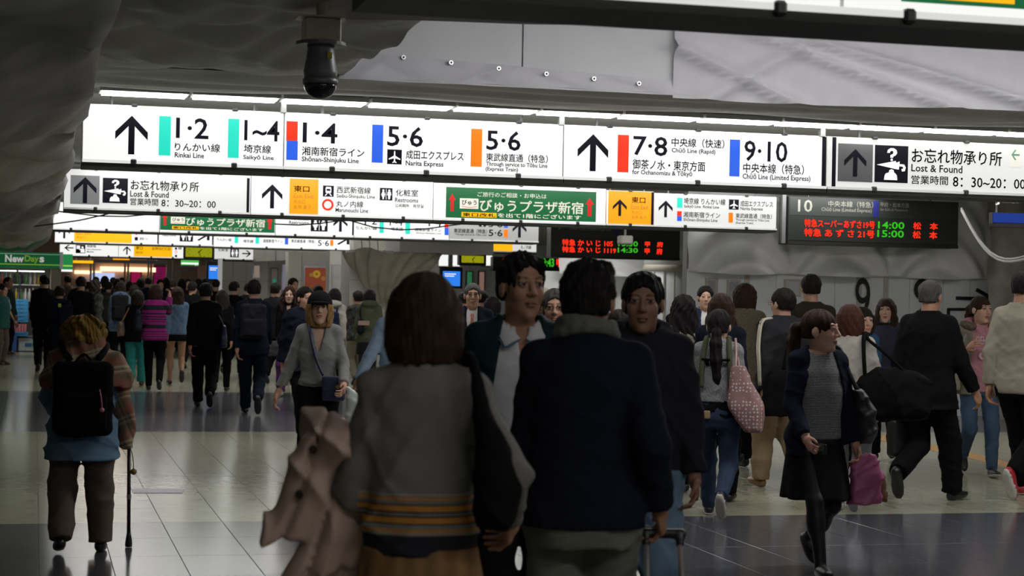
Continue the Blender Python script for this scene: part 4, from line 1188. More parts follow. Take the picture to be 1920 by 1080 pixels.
# ================================================================ IMPLICIT SURFACES (bodies, clothes, bags)
class Field:
    """signed distance samples on a grid; shapes are blended in their own boxes only"""
    def __init__(self, lo, hi, h):
        self.h = h
        self.lo = np.array(lo, np.float32) - 3 * h
        n = np.ceil((np.array(hi) + 3 * h - self.lo) / h).astype(int) + 1
        self.n = n
        self.ax = [(self.lo[i] + h * np.arange(n[i])).astype(np.float32) for i in range(3)]
        self.V = np.full(n, 0.5, np.float32)
    def _sl(self, lo, hi, pad):
        out = []
        for i in range(3):
            a = int(max(0, math.floor((lo[i] - pad - self.lo[i]) / self.h)))
            b = int(min(self.n[i], math.ceil((hi[i] + pad - self.lo[i]) / self.h) + 1))
            if b <= a:
                return None, None
            out.append(slice(a, b))
        P = (self.ax[0][out[0]][:, None, None], self.ax[1][out[1]][None, :, None], self.ax[2][out[2]][None, None, :])
        return tuple(out), P
    def add(self, sh, k=0.0):
        fn, lo, hi = sh
        sl, P = self._sl(lo, hi, k + 0.03 + 2 * self.h)
        if sl is None:
            return self
        d = np.broadcast_to(fn(*P), self.V[sl].shape)
        a = self.V[sl]
        if k > 0:
            h = np.maximum(k - np.abs(a - d), 0) / k
            self.V[sl] = np.minimum(a, d) - h * h * k * 0.25
        else:
            self.V[sl] = np.minimum(a, d)
        return self
    def sub(self, sh, k=0.0):
        fn, lo, hi = sh
        sl, P = self._sl(lo, hi, k + 2 * self.h)
        if sl is None:
            return self
        d = -np.broadcast_to(fn(*P), self.V[sl].shape)
        a = self.V[sl]
        if k > 0:
            h = np.maximum(k - np.abs(a - d), 0) / k
            self.V[sl] = np.maximum(a, d) + h * h * k * 0.25
        else:
            self.V[sl] = np.maximum(a, d)
        return self
    def cut(self, n, c, k=0.0):
        """keep the side where dot(p, n) < c"""
        X, Y, Z = self.ax
        d = (X[:, None, None] * n[0] + Y[None, :, None] * n[1] + Z[None, None, :] * n[2] - c).astype(np.float32)
        self.V = np.maximum(self.V, d)
        return self
    def disp(self, fn):
        m = np.abs(self.V) < 0.09
        idx = np.nonzero(m)
        x, y, z = self.ax[0][idx[0]], self.ax[1][idx[1]], self.ax[2][idx[2]]
        self.V[idx] += fn(x, y, z).astype(np.float32)
        return self
    def surface(self):
        V = self.V
        S = V < 0
        n = self.n
        c = [S[i:n[0] - 1 + i, j:n[1] - 1 + j, k:n[2] - 1 + k] for i in (0, 1) for j in (0, 1) for k in (0, 1)]
        anyv = c[0].copy(); allv = c[0].copy()
        for q in c[1:]:
            anyv |= q; allv &= q
        act = anyv & ~allv
        ix = np.nonzero(act)
        N = len(ix[0])
        if N == 0:
            return np.zeros((0, 3)), np.zeros((0, 4), int)
        ids = np.full(act.shape, -1, np.int32)
        ids[ix] = np.arange(N)
        cv = np.empty((N, 8), np.float32)
        off = [(i, j, k) for i in (0, 1) for j in (0, 1) for k in (0, 1)]
        for q, (i, j, k) in enumerate(off):
            cv[:, q] = V[ix[0] + i, ix[1] + j, ix[2] + k]
        acc = np.zeros((N, 3), np.float32); cnt = np.zeros(N, np.float32)
        for a in range(8):
            for b in range(a + 1, 8):
                dd = [off[b][t] - off[a][t] for t in range(3)]
                if sum(abs(t) for t in dd) != 1:
                    continue
                va, vb = cv[:, a], cv[:, b]
                m = (va < 0) != (vb < 0)
                t = np.where(m, va / np.where(va - vb == 0, 1, va - vb), 0)
                for e in range(3):
                    acc[:, e] += np.where(m, off[a][e] + t * dd[e], 0)
                cnt += m
        pos = acc / cnt[:, None]
        pos += np.stack(ix, 1)
        pos = pos * self.h + self.lo
        quads = []
        for ax_ in range(3):
            u, w = [(1, 2), (2, 0), (0, 1)][ax_]
            sa = [slice(1, -1)] * 3; sb = [slice(1, -1)] * 3
            sa[ax_] = slice(0, n[ax_] - 1); sb[ax_] = slice(1, n[ax_])
            A = S[tuple(sa)]; B = S[tuple(sb)]
            for flip, m in ((False, A & ~B), (True, ~A & B)):
                e = np.nonzero(m)
                if len(e[0]) == 0:
                    continue
                g = [e[0].copy(), e[1].copy(), e[2].copy()]
                for t in range(3):
                    if t != ax_:
                        g[t] += 1
                def cell(du, dw):
                    q = [g[0], g[1], g[2]]
                    q = list(q)
                    q[u] = q[u] - du; q[w] = q[w] - dw
                    return ids[q[0], q[1], q[2]]
                f = [cell(1, 1), cell(0, 1), cell(0, 0), cell(1, 0)]
                if flip:
                    f = f[::-1]
                quads.append(np.stack(f, 1))
        Q = np.concatenate(quads) if quads else np.zeros((0, 4), int)
        Q = Q[(Q >= 0).all(1)]
        return pos, Q

def np_mesh(name, pos, Q, m=None, col=None):
    me = bpy.data.meshes.new(name)
    nv, nf = len(pos), len(Q)
    me.vertices.add(nv); me.loops.add(nf * 4); me.polygons.add(nf)
    me.vertices.foreach_set('co', np.ascontiguousarray(pos, np.float32).ravel())
    me.loops.foreach_set('vertex_index', np.ascontiguousarray(Q, np.int32).ravel())
    me.polygons.foreach_set('loop_start', np.arange(0, nf * 4, 4, dtype=np.int32))
    me.polygons.foreach_set('use_smooth', np.ones(nf, bool))
    me.update(calc_edges=True)
    if col is not None:
        a = me.color_attributes.new('Col', 'FLOAT_COLOR', 'POINT')
        c4 = np.ones((nv, 4), np.float32); c4[:, :3] = col
        a.data.foreach_set('color', c4.ravel())
    if m is not None:
        me.materials.append(m)
    return me

def merge(parts):
    ps, qs, n = [], [], 0
    for p, q in parts:
        ps.append(p); qs.append(q + n); n += len(p)
    return np.concatenate(ps), np.concatenate(qs)

# ---- shapes: (function, box low, box high)
def cone(a, b, r1, r2=None):
    r2 = r1 if r2 is None else r2
    a = np.array(a, np.float32); b = np.array(b, np.float32)
    ab = b - a
    L = float(ab @ ab) + 1e-12
    def fn(X, Y, Z):
        px, py, pz = X - a[0], Y - a[1], Z - a[2]
        t = np.clip((px * ab[0] + py * ab[1] + pz * ab[2]) / L, 0, 1)
        return np.sqrt((px - t * ab[0]) ** 2 + (py - t * ab[1]) ** 2 + (pz - t * ab[2]) ** 2) - (r1 + (r2 - r1) * t)
    r = max(r1, r2)
    return fn, np.minimum(a, b) - r, np.maximum(a, b) + r

def _fr(o, R):
    o = np.array(o, np.float32)
    R = np.eye(3, dtype=np.float32) if R is None else np.array(R, np.float32)   # columns = local axes
    def loc(X, Y, Z):
        x, y, z = X - o[0], Y - o[1], Z - o[2]
        return (x * R[0, 0] + y * R[1, 0] + z * R[2, 0], x * R[0, 1] + y * R[1, 1] + z * R[2, 1], x * R[0, 2] + y * R[1, 2] + z * R[2, 2])
    return o, R, loc
def _bb(o, R, lo, hi):
    cs = np.array([[x, y, z] for x in (lo[0], hi[0]) for y in (lo[1], hi[1]) for z in (lo[2], hi[2])], np.float32)
    w = cs @ R.T + o
    return w.min(0), w.max(0)
def ell(c, r, R=None, o=None):
    """ellipsoid; c given in the frame (o, R) when a frame is passed"""
    o_, R_, loc = _fr((0, 0, 0) if o is None else o, R)
    if o is None and R is not None:
        o_, R_, loc = _fr(c, R); cc = (0, 0, 0)
    else:
        cc = c
    def fn(X, Y, Z):
        x, y, z = loc(X, Y, Z)
        x, y, z = (x - cc[0]), (y - cc[1]), (z - cc[2])
        k0 = np.sqrt((x / r[0]) ** 2 + (y / r[1]) ** 2 + (z / r[2]) ** 2)
        k1 = np.sqrt((x / r[0] ** 2) ** 2 + (y / r[1] ** 2) ** 2 + (z / r[2] ** 2) ** 2) + 1e-6
        return k0 * (k0 - 1) / k1
    lo = [cc[i] - r[i] for i in range(3)]; hi = [cc[i] + r[i] for i in range(3)]
    return (fn,) + _bb(o_, R_, lo, hi)
def boxs(c, hf, rnd=0.01, R=None, o=None):
    o_, R_, loc = _fr((0, 0, 0) if o is None else o, R)
    if o is None and R is not None:
        o_, R_, loc = _fr(c, R); cc = (0, 0, 0)
    else:
        cc = c
    def fn(X, Y, Z):
        x, y, z = loc(X, Y, Z)
        q = [np.abs(v - cc[i]) - (hf[i] - rnd) for i, v in enumerate((x, y, z))]
        return np.sqrt(np.maximum(q[0], 0) ** 2 + np.maximum(q[1], 0) ** 2 + np.maximum(q[2], 0) ** 2) + np.minimum(np.maximum(np.maximum(q[0], q[1]), q[2]), 0) - rnd
    return (fn,) + _bb(o_, R_, [cc[i] - hf[i] for i in range(3)], [cc[i] + hf[i] for i in range(3)])
def loft(secs, p=2.3, R=None, o=None):
    """stack of ellipses (z, cx, cy, rx, ry) along the frame's z"""
    A = np.array(sorted(secs), np.float32)
    o_, R_, loc = _fr((0, 0, 0) if o is None else o, R)
    zs = A[:, 0]
    fine = np.linspace(zs[0], zs[-1], 64)
    def sm(col):
        v = np.interp(fine, zs, col)
        k = np.array([1, 2, 3, 2, 1], float); k /= k.sum()
        return np.convolve(np.pad(v, 2, mode='edge'), k, 'valid')
    T = [sm(A[:, i]) for i in range(1, 5)]
    def fn(X, Y, Z):
        x, y, z = loc(X, Y, Z)
        cx, cy, rx, ry = [np.interp(z, fine, t).astype(np.float32) for t in T]
        k = (np.abs((x - cx) / rx) ** p + np.abs((y - cy) / ry) ** p) ** (1 / p)
        return np.maximum((k - 1) * np.minimum(rx, ry), np.maximum(zs[0] - z, z - zs[-1]))
    lo = [float((A[:, 1] - A[:, 3]).min()), float((A[:, 2] - A[:, 4]).min()), float(zs[0])]
    hi = [float((A[:, 1] + A[:, 3]).max()), float((A[:, 2] + A[:, 4]).max()), float(zs[-1])]
    return (fn,) + _bb(o_, R_, lo, hi)
def grow(sh, t):
    fn, lo, hi = sh
    return (lambda X, Y, Z: fn(X, Y, Z) - t), np.array(lo) - t, np.array(hi) + t
def isect(a, b):
    return (lambda X, Y, Z: np.maximum(a[0](X, Y, Z), b[0](X, Y, Z))), np.maximum(a[1], b[1]), np.minimum(a[2], b[2])
def sdf_obj(name, shapes, h, m, parent=None, subs=(), disp=None, cuts=(), col=None):
    los = np.min([s[0][1] if isinstance(s, list) else s[1] for s in shapes], 0)
    his = np.max([s[0][2] if isinstance(s, list) else s[2] for s in shapes], 0)
    F = Field(los - .02, his + .02, h)
    for s in shapes:
        if isinstance(s, list):
            F.add(s[0], s[1])
        else:
            F.add(s)
    for s in subs:
        if isinstance(s, list):
            F.sub(s[0], s[1])
        else:
            F.sub(s)
    if disp:
        F.disp(disp)
    for n, c in cuts:
        F.cut(n, c)
    pos, Q = F.surface()
    return link(name, np_mesh(name, pos, Q, m, col(pos) if col else None), parent)
def rot(ax, a):
    c, s = math.cos(a), math.sin(a)
    return np.array({'x': [[1, 0, 0], [0, c, -s], [0, s, c]], 'y': [[c, 0, s], [0, 1, 0], [-s, 0, c]], 'z': [[c, -s, 0], [s, c, 0], [0, 0, 1]]}[ax], np.float32)
def unit(v):
    v = np.array(v, np.float32)
    return v / (np.linalg.norm(v) + 1e-9)
# ================================================================ PEOPLE
TIER = [dict(c=.011, hd=.0036, hr=.005, hn=.0055, b=.02, s=.010), dict(c=.0155, hd=.0055, hr=.0075, hn=.0075, b=.026, s=.014),
        dict(c=.021, hd=.0085, hr=.0115, hn=.011, b=.034, s=.018), dict(c=.03, hd=.014, hr=.017, hn=.018, b=.045, s=.026)]
M_SKIN = mat('skin', (.5, .3, .22), .5, attr='Col', noise=.05, nscale=60, spec=.35)
SKIN = {'pale': (.56, .34, .25), 'mid': (.48, .27, .19), 'tan': (.36, .19, .12), 'brown': (.27, .145, .095)}
HAIRC = {'black': (.012, .010, .010), 'soft': (.022, .016, .014), 'brown': (.032, .016, .010), 'red': (.055, .02, .013), 'ochre': (.20, .115, .022), 'grey': (.075, .07, .066), 'blond': (.26, .15, .06)}
def hair_mat(c):
    return mat('hair_' + c, HAIRC[c], .58, noise=.45, nscale=26, bump=.6, bscale=70, stretch=(6, 6, .6), spec=.12)
_fab = {}
def fab(name, col, rough=.85, noise=.08, nscale=30, bump=.25, bscale=350, sheen=0.0):
    return mat('fabric_' + name, col, rough, noise=noise, nscale=nscale, bump=bump, bscale=bscale, spec=.05 if max(col) < .06 else .16, sheen=sheen)

def stripes(name, bands, base, axis='Z', rough=.85, xlim=None):
    """fabric with printed bands: [(low, high, colour)] in metres along an object axis"""
    if name in MATS:
        return MATS[name]
    m = mat(name, base, rough, bump=.2, bscale=300, spec=.25)
    nt = m.node_tree
    b = nt.nodes['Principled BSDF']
    tc = nt.nodes.new('ShaderNodeTexCoord'); sp = nt.nodes.new('ShaderNodeSeparateXYZ')
    nt.links.new(tc.outputs['Object'], sp.inputs[0])
    rp = nt.nodes.new('ShaderNodeValToRGB')
    lo = min(x[0] for x in bands) - .02; hi = max(x[1] for x in bands) + .02
    mr = nt.nodes.new('ShaderNodeMapRange')
    mr.inputs['From Min'].default_value = lo; mr.inputs['From Max'].default_value = hi
    nt.links.new(sp.outputs[axis], mr.inputs['Value']); nt.links.new(mr.outputs[0], rp.inputs[0])
    cr = rp.color_ramp; cr.interpolation = 'CONSTANT'
    cr.elements[0].color = (*base, 1); cr.elements[0].position = 0
    cr.elements.remove(cr.elements[1])
    for (a, c, q) in sorted(bands):
        e = cr.elements.new((a - lo) / (hi - lo)); e.color = (*q, 1)
        e = cr.elements.new((c - lo) / (hi - lo)); e.color = (*base, 1)
    src = rp.outputs[0]
    if xlim:
        ab = nt.nodes.new('ShaderNodeMath'); ab.operation = 'ABSOLUTE'; nt.links.new(sp.outputs['X'], ab.inputs[0])
        lt = nt.nodes.new('ShaderNodeMath'); lt.operation = 'LESS_THAN'; lt.inputs[1].default_value = xlim; nt.links.new(ab.outputs[0], lt.inputs[0])
        mx = nt.nodes.new('ShaderNodeMix'); mx.data_type = 'RGBA'; nt.links.new(lt.outputs[0], mx.inputs[0])
        mx.inputs[6].default_value = (*base, 1); nt.links.new(src, mx.inputs[7]); src = mx.outputs[2]
    nt.links.new(src, b.inputs['Base Color'])
    return m

def wave_fab(name, c1, c2, scale, rot_=(0, 0, 0), dist=1.0, axis='Z', rough=.85):
    if name in MATS:
        return MATS[name]
    m = mat(name, c1, rough, spec=.25)
    nt = m.node_tree; b = nt.nodes['Principled BSDF']
    tc = nt.nodes.new('ShaderNodeTexCoord'); w = nt.nodes.new('ShaderNodeTexWave')
    w.bands_direction = axis; w.inputs['Scale'].default_value = scale; w.inputs['Distortion'].default_value = dist; w.inputs['Detail Scale'].default_value = 6
    mp = nt.nodes.new('ShaderNodeMapping'); mp.inputs['Rotation'].default_value = rot_
    nt.links.new(tc.outputs['Object'], mp.inputs[0]); nt.links.new(mp.outputs[0], w.inputs[0])
    rp = nt.nodes.new('ShaderNodeValToRGB'); rp.color_ramp.elements[0].color = (*c1, 1); rp.color_ramp.elements[1].color = (*c2, 1)
    nt.links.new(w.outputs['Fac'], rp.inputs[0]); nt.links.new(rp.outputs[0], b.inputs['Base Color'])
    return m

def plaid(name, base, dark, red, cream, s=1.0):
    if name in MATS:
        return MATS[name]
    m = mat(name, base, .9, spec=.2)
    nt = m.node_tree; b = nt.nodes['Principled BSDF']
    tc = nt.nodes.new('ShaderNodeTexCoord'); sp = nt.nodes.new('ShaderNodeSeparateXYZ')
    mp = nt.nodes.new('ShaderNodeMapping'); mp.inputs['Rotation'].default_value = (0.2, 0.35, 0.2)
    nt.links.new(tc.outputs['Object'], mp.inputs[0]); nt.links.new(mp.outputs[0], sp.inputs[0])
    cur = None
    base_rgb = nt.nodes.new('ShaderNodeRGB'); base_rgb.outputs[0].default_value = (*base, 1)
    cur = base_rgb.outputs[0]
    for ax in ('X', 'Z'):
        for (per, off, wd, c, f) in ((.15 * s, .0, .38, red, .75), (.15 * s, .05, .26, dark, .7), (.15 * s, .095, .07, cream, .8), (.15 * s, .12, .07, cream, .8), (.15 * s, .108, .04, dark, .6)):
            a = nt.nodes.new('ShaderNodeMath'); a.operation = 'ADD'; a.inputs[1].default_value = 5 - off
            nt.links.new(sp.outputs[ax], a.inputs[0])
            k = nt.nodes.new('ShaderNodeMath'); k.operation = 'MODULO'; k.inputs[1].default_value = per
            nt.links.new(a.outputs[0], k.inputs[0])
            l = nt.nodes.new('ShaderNodeMath'); l.operation = 'LESS_THAN'; l.inputs[1].default_value = per * wd
            nt.links.new(k.outputs[0], l.inputs[0])
            g = nt.nodes.new('ShaderNodeMath'); g.operation = 'MULTIPLY'; g.inputs[1].default_value = f * .6
            nt.links.new(l.outputs[0], g.inputs[0])
            mx = nt.nodes.new('ShaderNodeMix'); mx.data_type = 'RGBA'
            nt.links.new(g.outputs[0], mx.inputs[0]); nt.links.new(cur, mx.inputs[6]); mx.inputs[7].default_value = (*c, 1)
            cur = mx.outputs[2]
    nt.links.new(cur, b.inputs['Base Color'])
    return m

def torso_secs(H, sex, w, lean, t=0.0, loose=0.0, lo=.455, hi=.87):
    if sex == 'm':
        S = [(.455, -.005, .086, .062), (.50, -.010, .098, .071), (.56, -.004, .093, .064), (.62, .002, .087, .062), (.70, .002, .099, .068), (.77, -.004, .099, .067), (.808, -.010, .084, .056), (.838, -.012, .056, .044), (.866, -.012, .034, .033)]
    else:
        S = [(.455, -.005, .084, .062), (.50, -.012, .098, .074), (.56, -.006, .089, .063), (.62, .000, .074, .056), (.70, .006, .084, .066), (.77, .000, .083, .062), (.808, -.008, .072, .050), (.838, -.011, .048, .041), (.866, -.012, .031, .031)]
    out = []
    for (z, cy, rx, ry) in S:
        if z > hi + 1e-6 or z < lo - 1e-6:
            continue
        if loose and z < .74:
            rx = rx + (max(rx, .097 if sex == 'm' else .091) - rx) * loose
            ry = ry + (max(ry, .070) - ry) * loose
        ww = w if z < .8 else 1 + (w - 1) * .6
        tt = t if z < .82 else t * .6
        out.append((z * H, 0.0, (cy + lean * (z - .5)) * H, rx * H * ww + tt, ry * H * ww + tt))
    return out

def folds(amp, seed, ztop=None):
    r = random.Random(seed)
    p = [r.random() * 6.28 for _ in range(6)]
    s1, s2 = r.choice((-1, 1)), r.choice((-1, 1))
    def fn(x, y, z):
        a = np.sin(30 * z + s1 * 15 * x + 2.4 * np.sin(10 * x + 6 * y + p[0]) + p[1])
        b = np.sin(19 * z - s2 * 22 * x + 13 * y + 2.0 * np.sin(12 * z + p[2]) + p[3])
        c = np.sin(52 * z + 20 * y * s2 + 3 * np.sin(17 * x + p[4]) + p[5])
        k = 1 if ztop is None else np.clip((ztop - z) / .08, .15, 1)
        r1 = 1 - np.abs(np.sin(13 * z + s2 * 9 * x + 5 * y + 1.8 * np.sin(8 * x + p[1]) + p[4]))
        r2 = 1 - np.abs(np.sin(17 * z - s1 * 13 * x - 7 * y + 1.6 * np.sin(9 * z + p[0]) + p[2]))
        return amp * k * (.35 * a * np.abs(a) + .35 * b + .25 * c - 1.5 * r1 ** 4 - 1.3 * r2 ** 5 + .5)
    return fn

def ik(a, c, L1, L2, pole):
    a = np.array(a, float); c = np.array(c, float)
    v = c - a
    d = min(np.linalg.norm(v), (L1 + L2) * .999)
    u = v / np.linalg.norm(v)
    x = (L1 ** 2 - L2 ** 2 + d * d) / (2 * d)
    h = math.sqrt(max(L1 ** 2 - x * x, 0))
    p = np.array(pole, float); p = p - u * (p @ u); p /= np.linalg.norm(p) + 1e-9
    return a + u * x + p * h

PEOPLE = {}
def person(key, label, px, d, H, face=0.0, sex='m', w=1.0, tier=2, skin='pale', hair='short', hairc='black',
           stride=.0, lead='R', lean=0.02, armL=None, armR=None, head=(0, 0), top=None, inner=None, bottom=None, shoes=(.02, .02, .02),
           scarf=None, handsL=True, handsR=True, curl=.6, hem_extra=None, knee=0.0, feet_x=None, neckdrop=0.0, rearlift=None, glasses=False, cap=None, sole=None, off=(0, 0)):
    T = TIER[tier]
    p = CAM + (ray(px, horizon(px))) * d
    root = thing('person', label, 'person', (p.x + off[0], p.y + off[1], 0), face)
    sd = sum(ord(ch) for ch in key)
    # ---- skeleton
    hipw = (.052 if sex == 'm' else .054) * H * w
    shx = (.089 if sex == 'm' else .078) * H * (1 + (w - 1) * .6)
    L1, L2, az = .245 * H, .235 * H, .042 * H
    ft = {}
    rl = stride * .28 if rearlift is None else rearlift
    for side, sg in (('L', -1), ('R', 1)):
        fwd = 1 if side == lead else -1
        fx = feet_x if feet_x is not None else hipw * .85
        ft[side] = [sg * fx, fwd * stride / 2, az + (rl if fwd < 0 else 0), (math.asin(min(.9, rl / .15)) if (fwd < 0 and rl > 0) else (-.12 if stride > .2 else 0))]
    H0 = H
    for _ in range(3):
        L1, L2, az = .245 * H, .235 * H, .042 * H
        hz = .518 * H - knee
        for side in 'LR':
            hz = min(hz, math.sqrt(max(.01, (.992 * (L1 + L2)) ** 2 - ft[side][1] ** 2)) + ft[side][2])
        drop = .518 * H - hz
        H = H0 + drop * .9
    def Z(f): return f * H - drop
    ln = lean
    def cy(f): return ln * (f - .5) * H
    J = {}
    for side, sg in (('L', -1), ('R', 1)):
        hip = np.array([sg * hipw, 0, hz])
        ank = np.array(ft[side][:3])
        kn = ik(hip, ank, L1, L2, (0.06 * sg, 1, .15))
        sh = np.array([sg * shx, cy(.80) - .006 * H, Z(.807)])
        arm = (armL if side == 'L' else armR) or ((.35 if (side != lead) else -.3) * (1 if stride > .1 else .15), .12, .25 if stride > .1 else .2, .1)
        sw, ab, be, inw = arm
        U = np.array([sg * math.sin(ab), math.sin(sw) * math.cos(ab), -math.cos(sw) * math.cos(ab)])
        ab2 = ab - inw
        Fv = np.array([sg * math.sin(ab2), math.sin(sw + be) * math.cos(ab2), -math.cos(sw + be) * math.cos(ab2)])
        el = sh + U * .172 * H
        wr = el + Fv * .148 * H
        J[side] = dict(hip=hip, knee=kn, ank=ank, sh=sh, el=el, wr=wr, F=Fv)
    # ---- body, one implicit figure sampled fine at head and hands
    secs = [(z - drop, a, b, c, e) for (z, a, b, c, e) in torso_secs(H, sex, w, ln)]
    bare_legs = bottom is None or bottom[0] in ('skirt', 'shorts')
    sk = np.array(SKIN[skin], np.float32)
    hc = np.array((0, 0, 0), np.float32)
    hs = (1.055 if sex == 'm' else 1.035) * (.93 + .07 * H / 1.7)
    ho = np.array([0, cy(.93) + .012 + .02 * ln, H - drop - .122 * hs - .006 - neckdrop])
    HR = rot('z', head[0]) @ rot('x', -head[1])
    neck = [cone((0, cy(.83) - .014 * H, Z(.80)), tuple(ho + HR @ np.array([0, -.016, -.06]) * hs), (.036 if sex == 'm' else .030) * H * (1 if w < 1.1 else 1.08), (.033 if sex == 'm' else .028) * H)]
    sh_body = [loft(secs)]
    for side in 'LR':
        j = J[side]
        sh_body.append([cone((0, cy(.83) - .01 * H, Z(.838)), j['sh'] + np.array([0, 0, .002]), .026 * H, .027 * H), .03])
        sh_body.append([cone(j['sh'], j['el'], .027 * H * w, .023 * H * w), .03])
        sh_body.append([cone(j['el'], j['wr'], .023 * H * w, .0165 * H), .01])
        sh_body.append([cone(j['hip'], j['knee'], .047 * H * w, .032 * H * w), .03])
        sh_body.append([cone(j['knee'], j['ank'], .033 * H * w, .022 * H), .02])
        cal = j['knee'] * .68 + j['ank'] * .32 + np.array([0, -.012 * H, 0])
        if bare_legs:
            sh_body.append([ell(tuple(cal), (.033 * H * w, .034 * H * w, .065 * H)), .03])
        if bare_legs:
            sh_body.append([cone(j['ank'] + np.array([0, 0, -.01]), j['ank'] + np.array([0, .1, -.045]), .02 * H, .018 * H), .02])
    bh = T['c'] if bare_legs else T['b']
    F = Field((-.6, -.75, -.02), (.6, .75, Z(.86)), bh)
    for s_ in sh_body + [[neck[0], .02]]:
        F.add(*(s_ if isinstance(s_, list) else [s_]))
    F.V += .011 if not bare_legs else 0.0015
    F.cut((0, 0, 1), Z(.85))
    pb = F.surface()
    parts = [pb]
    cols = [np.tile(sk, (len(pb[0]), 1))]
    if bottom is not None and bottom[0] == 'skirt' and len(bottom) > 4 and bottom[4] is not None:   # tights
        tc_ = np.array(bottom[4], np.float32)
        m_ = pb[0][:, 2] < Z(.56)
        cols[0][m_] = tc_
    # head
    def h(c): return tuple(np.array(c) * hs)
    def E(c, r): return ell(h(c), h(r), HR, ho)
    def C(a, b, r1, r2): return cone(ho + HR @ np.array(h(a)), ho + HR @ np.array(h(b)), r1 * hs, r2 * hs)
    FH = Field(ho - .15 * hs, ho + .15 * hs, T['hd'])
    if Z(.80) < FH.lo[2]:
        FH = Field(np.array([ho[0] - .14, ho[1] - .15, Z(.826)]), ho + .15 * hs, T['hd'])
    for s_, k in ((E((0, -.012, .032), (.073, .094, .084)), 0), (E((0, .022, -.030), (.060, .068, .088)), .02), (E((0, .03, -.072), (.046, .05, .04)), .02), (E((0, .070, -.100), (.020, .016, .015)), .02),
                  (E((.036, .058, -.022), (.024, .026, .03)), .015), (E((-.036, .058, -.022), (.024, .026, .03)), .015), (C((-.036, .078, .036), (.036, .078, .036), .011, .011), .012),
                  (neck[0], .025)):
        FH.add(s_, k)
    if tier <= 2:
        for sg in (-1, 1):
            FH.sub(E((sg * .031, .101, .015), (.018, .016, .0105)), .008)
            FH.add(E((sg * .031, .0775, .0135), (.0145, .0145, .0145)), .0)
            FH.add(E((sg * .031, .080, .022), (.018, .0145, .0055)), .004)
        FH.add(C((0, .084, .026), (0, .108, -.020), .0075, .0115), .012)
        for sg in (-1, 1):
            FH.add(E((sg * .011, .097, -.024), (.009, .010, .008)), .006)
            FH.add(E((sg * .076, -.006, -.004), (.010, .020, .031)), .006)
        FH.add(E((0, .0885, -.0525), (.022, .010, .0055)), .005)
        FH.add(E((0, .0875, -.0635), (.018, .011, .0075)), .005)
        FH.sub(C((-.022, .0985, -.058), (.022, .0985, -.058), .002, .002), .003)
    else:
        FH.add(C((0, .084, .026), (0, .106, -.020), .008, .012), .012)
    FH.cut((0, 0, -1), -(Z(.83)))
    ph = FH.surface()
    L = (ph[0] - ho) @ HR / hs
    ch = np.tile(sk, (len(L), 1))
    x, y, z = L[:, 0], L[:, 1], L[:, 2]
    hcol = np.array(HAIRC[hairc], np.float32)
    if tier <= 2:
        lips = ((x / .023) ** 2 + ((z + .058) / .0125) ** 2 < 1) & (y > .07)
        ch[lips] = sk * np.array((.82, .48, .50) if sex == 'f' else (.86, .66, .66), np.float32)
        ch[lips & (np.abs(z + .058) < .0022)] = sk * .22
        br = (np.abs(np.abs(x) - .032) < .020) & (y > .06) & (np.abs(z - (.0385 - .25 * np.abs(np.abs(x) - .034))) < .0040)
        ch[br] = hcol * .5 + sk * .32
        for sg in (-1, 1):
            de = np.sqrt((x - sg * .031) ** 2 + (y - .0775) ** 2 + (z - .0135) ** 2)
            eye = (de < .0158) & (y > .083) & (z < .0185) & (z > .0085)
            ch[eye] = (.30, .27, .25)
            ir = eye & (((x - sg * .031) ** 2 + (z - .0135) ** 2) < .0072 ** 2)
            ch[ir] = (.02, .012, .008)
            lash = (np.abs(x - sg * .031) < .017) & (y > .078) & (np.abs(z - .0205) < .0016)
            ch[lash] = sk * .18
        ck = np.exp(-(((np.abs(x) - .04) / .02) ** 2 + ((z + .025) / .02) ** 2)) * (y > .03)
        ch *= 1 - ck[:, None] * np.array((.02, .10, .10), np.float32)
    parts.append(ph); cols.append(ch)
    # hands
    for side, sg, show in (('L', -1, handsL), ('R', 1, handsR)):
        if not show:
            continue
        j = J[side]
        fz = unit(j['F'])
        med = np.array([-sg, 0.15, 0], float); nx = med - fz * (med @ fz); nx = unit(nx)      # palm normal, towards the body
        ac = np.cross(fz, nx)                                  # across the knuckles
        fw = np.array([0, 1, 0.3]); ac = ac if ac @ fw > 0 else -ac   # thumb side points forward
        q = H / 1.7 * (1.0 if sex == 'm' else .93)
        O = j['wr']
        def W(a, b, c): return O + fz * a * q + ac * b * q + nx * c * q
        RR = np.stack([ac, nx, fz], 1)
        lo_ = np.minimum.reduce([O, W(.2, 0, 0)]) - .09; hi_ = np.maximum.reduce([O, W(.2, 0, 0)]) + .09
        FD = Field(lo_, hi_, T['hn'])
        FD.add(cone(O - fz * .06, O + fz * .015, .0185 * H * .9, .0165 * H))
        FD.add(ell(tuple(W(.052, 0, 0)), (.042 * q, .016 * q, .05 * q), RR), .015)
        thin = .0078 * q if tier < 2 else .0095 * q
        cu = curl
        for i, (b0, ln_) in enumerate(((.029, .082), (.010, .09), (-.010, .084), (-.028, .068))):
            a0 = W(.085 if i else .082, b0, .002)
            ang1 = .25 + cu * .7; ang2 = .6 + cu * 1.3
            a1 = a0 + (fz * math.cos(ang1) + nx * math.sin(ang1)) * ln_ * .52 * q + ac * (b0 * .15 * q)
            a2 = a1 + (fz * math.cos(ang2) + nx * math.sin(ang2)) * ln_ * .5 * q
            FD.add(cone(a0 - fz * .01, a1, thin * 1.08, thin), .004)
            FD.add(cone(a1, a2, thin, thin * .85), .003)
        t0 = W(.022, .034, .004); t1 = W(.058, .056, .018); t2 = W(.085, .052, .034)
        FD.add(cone(t0, t1, .012 * q, .010 * q), .008); FD.add(cone(t1, t2, .0098 * q, .008 * q), .003)
        FD.cut(tuple(-fz), float(-(fz @ (O - fz * .035))))
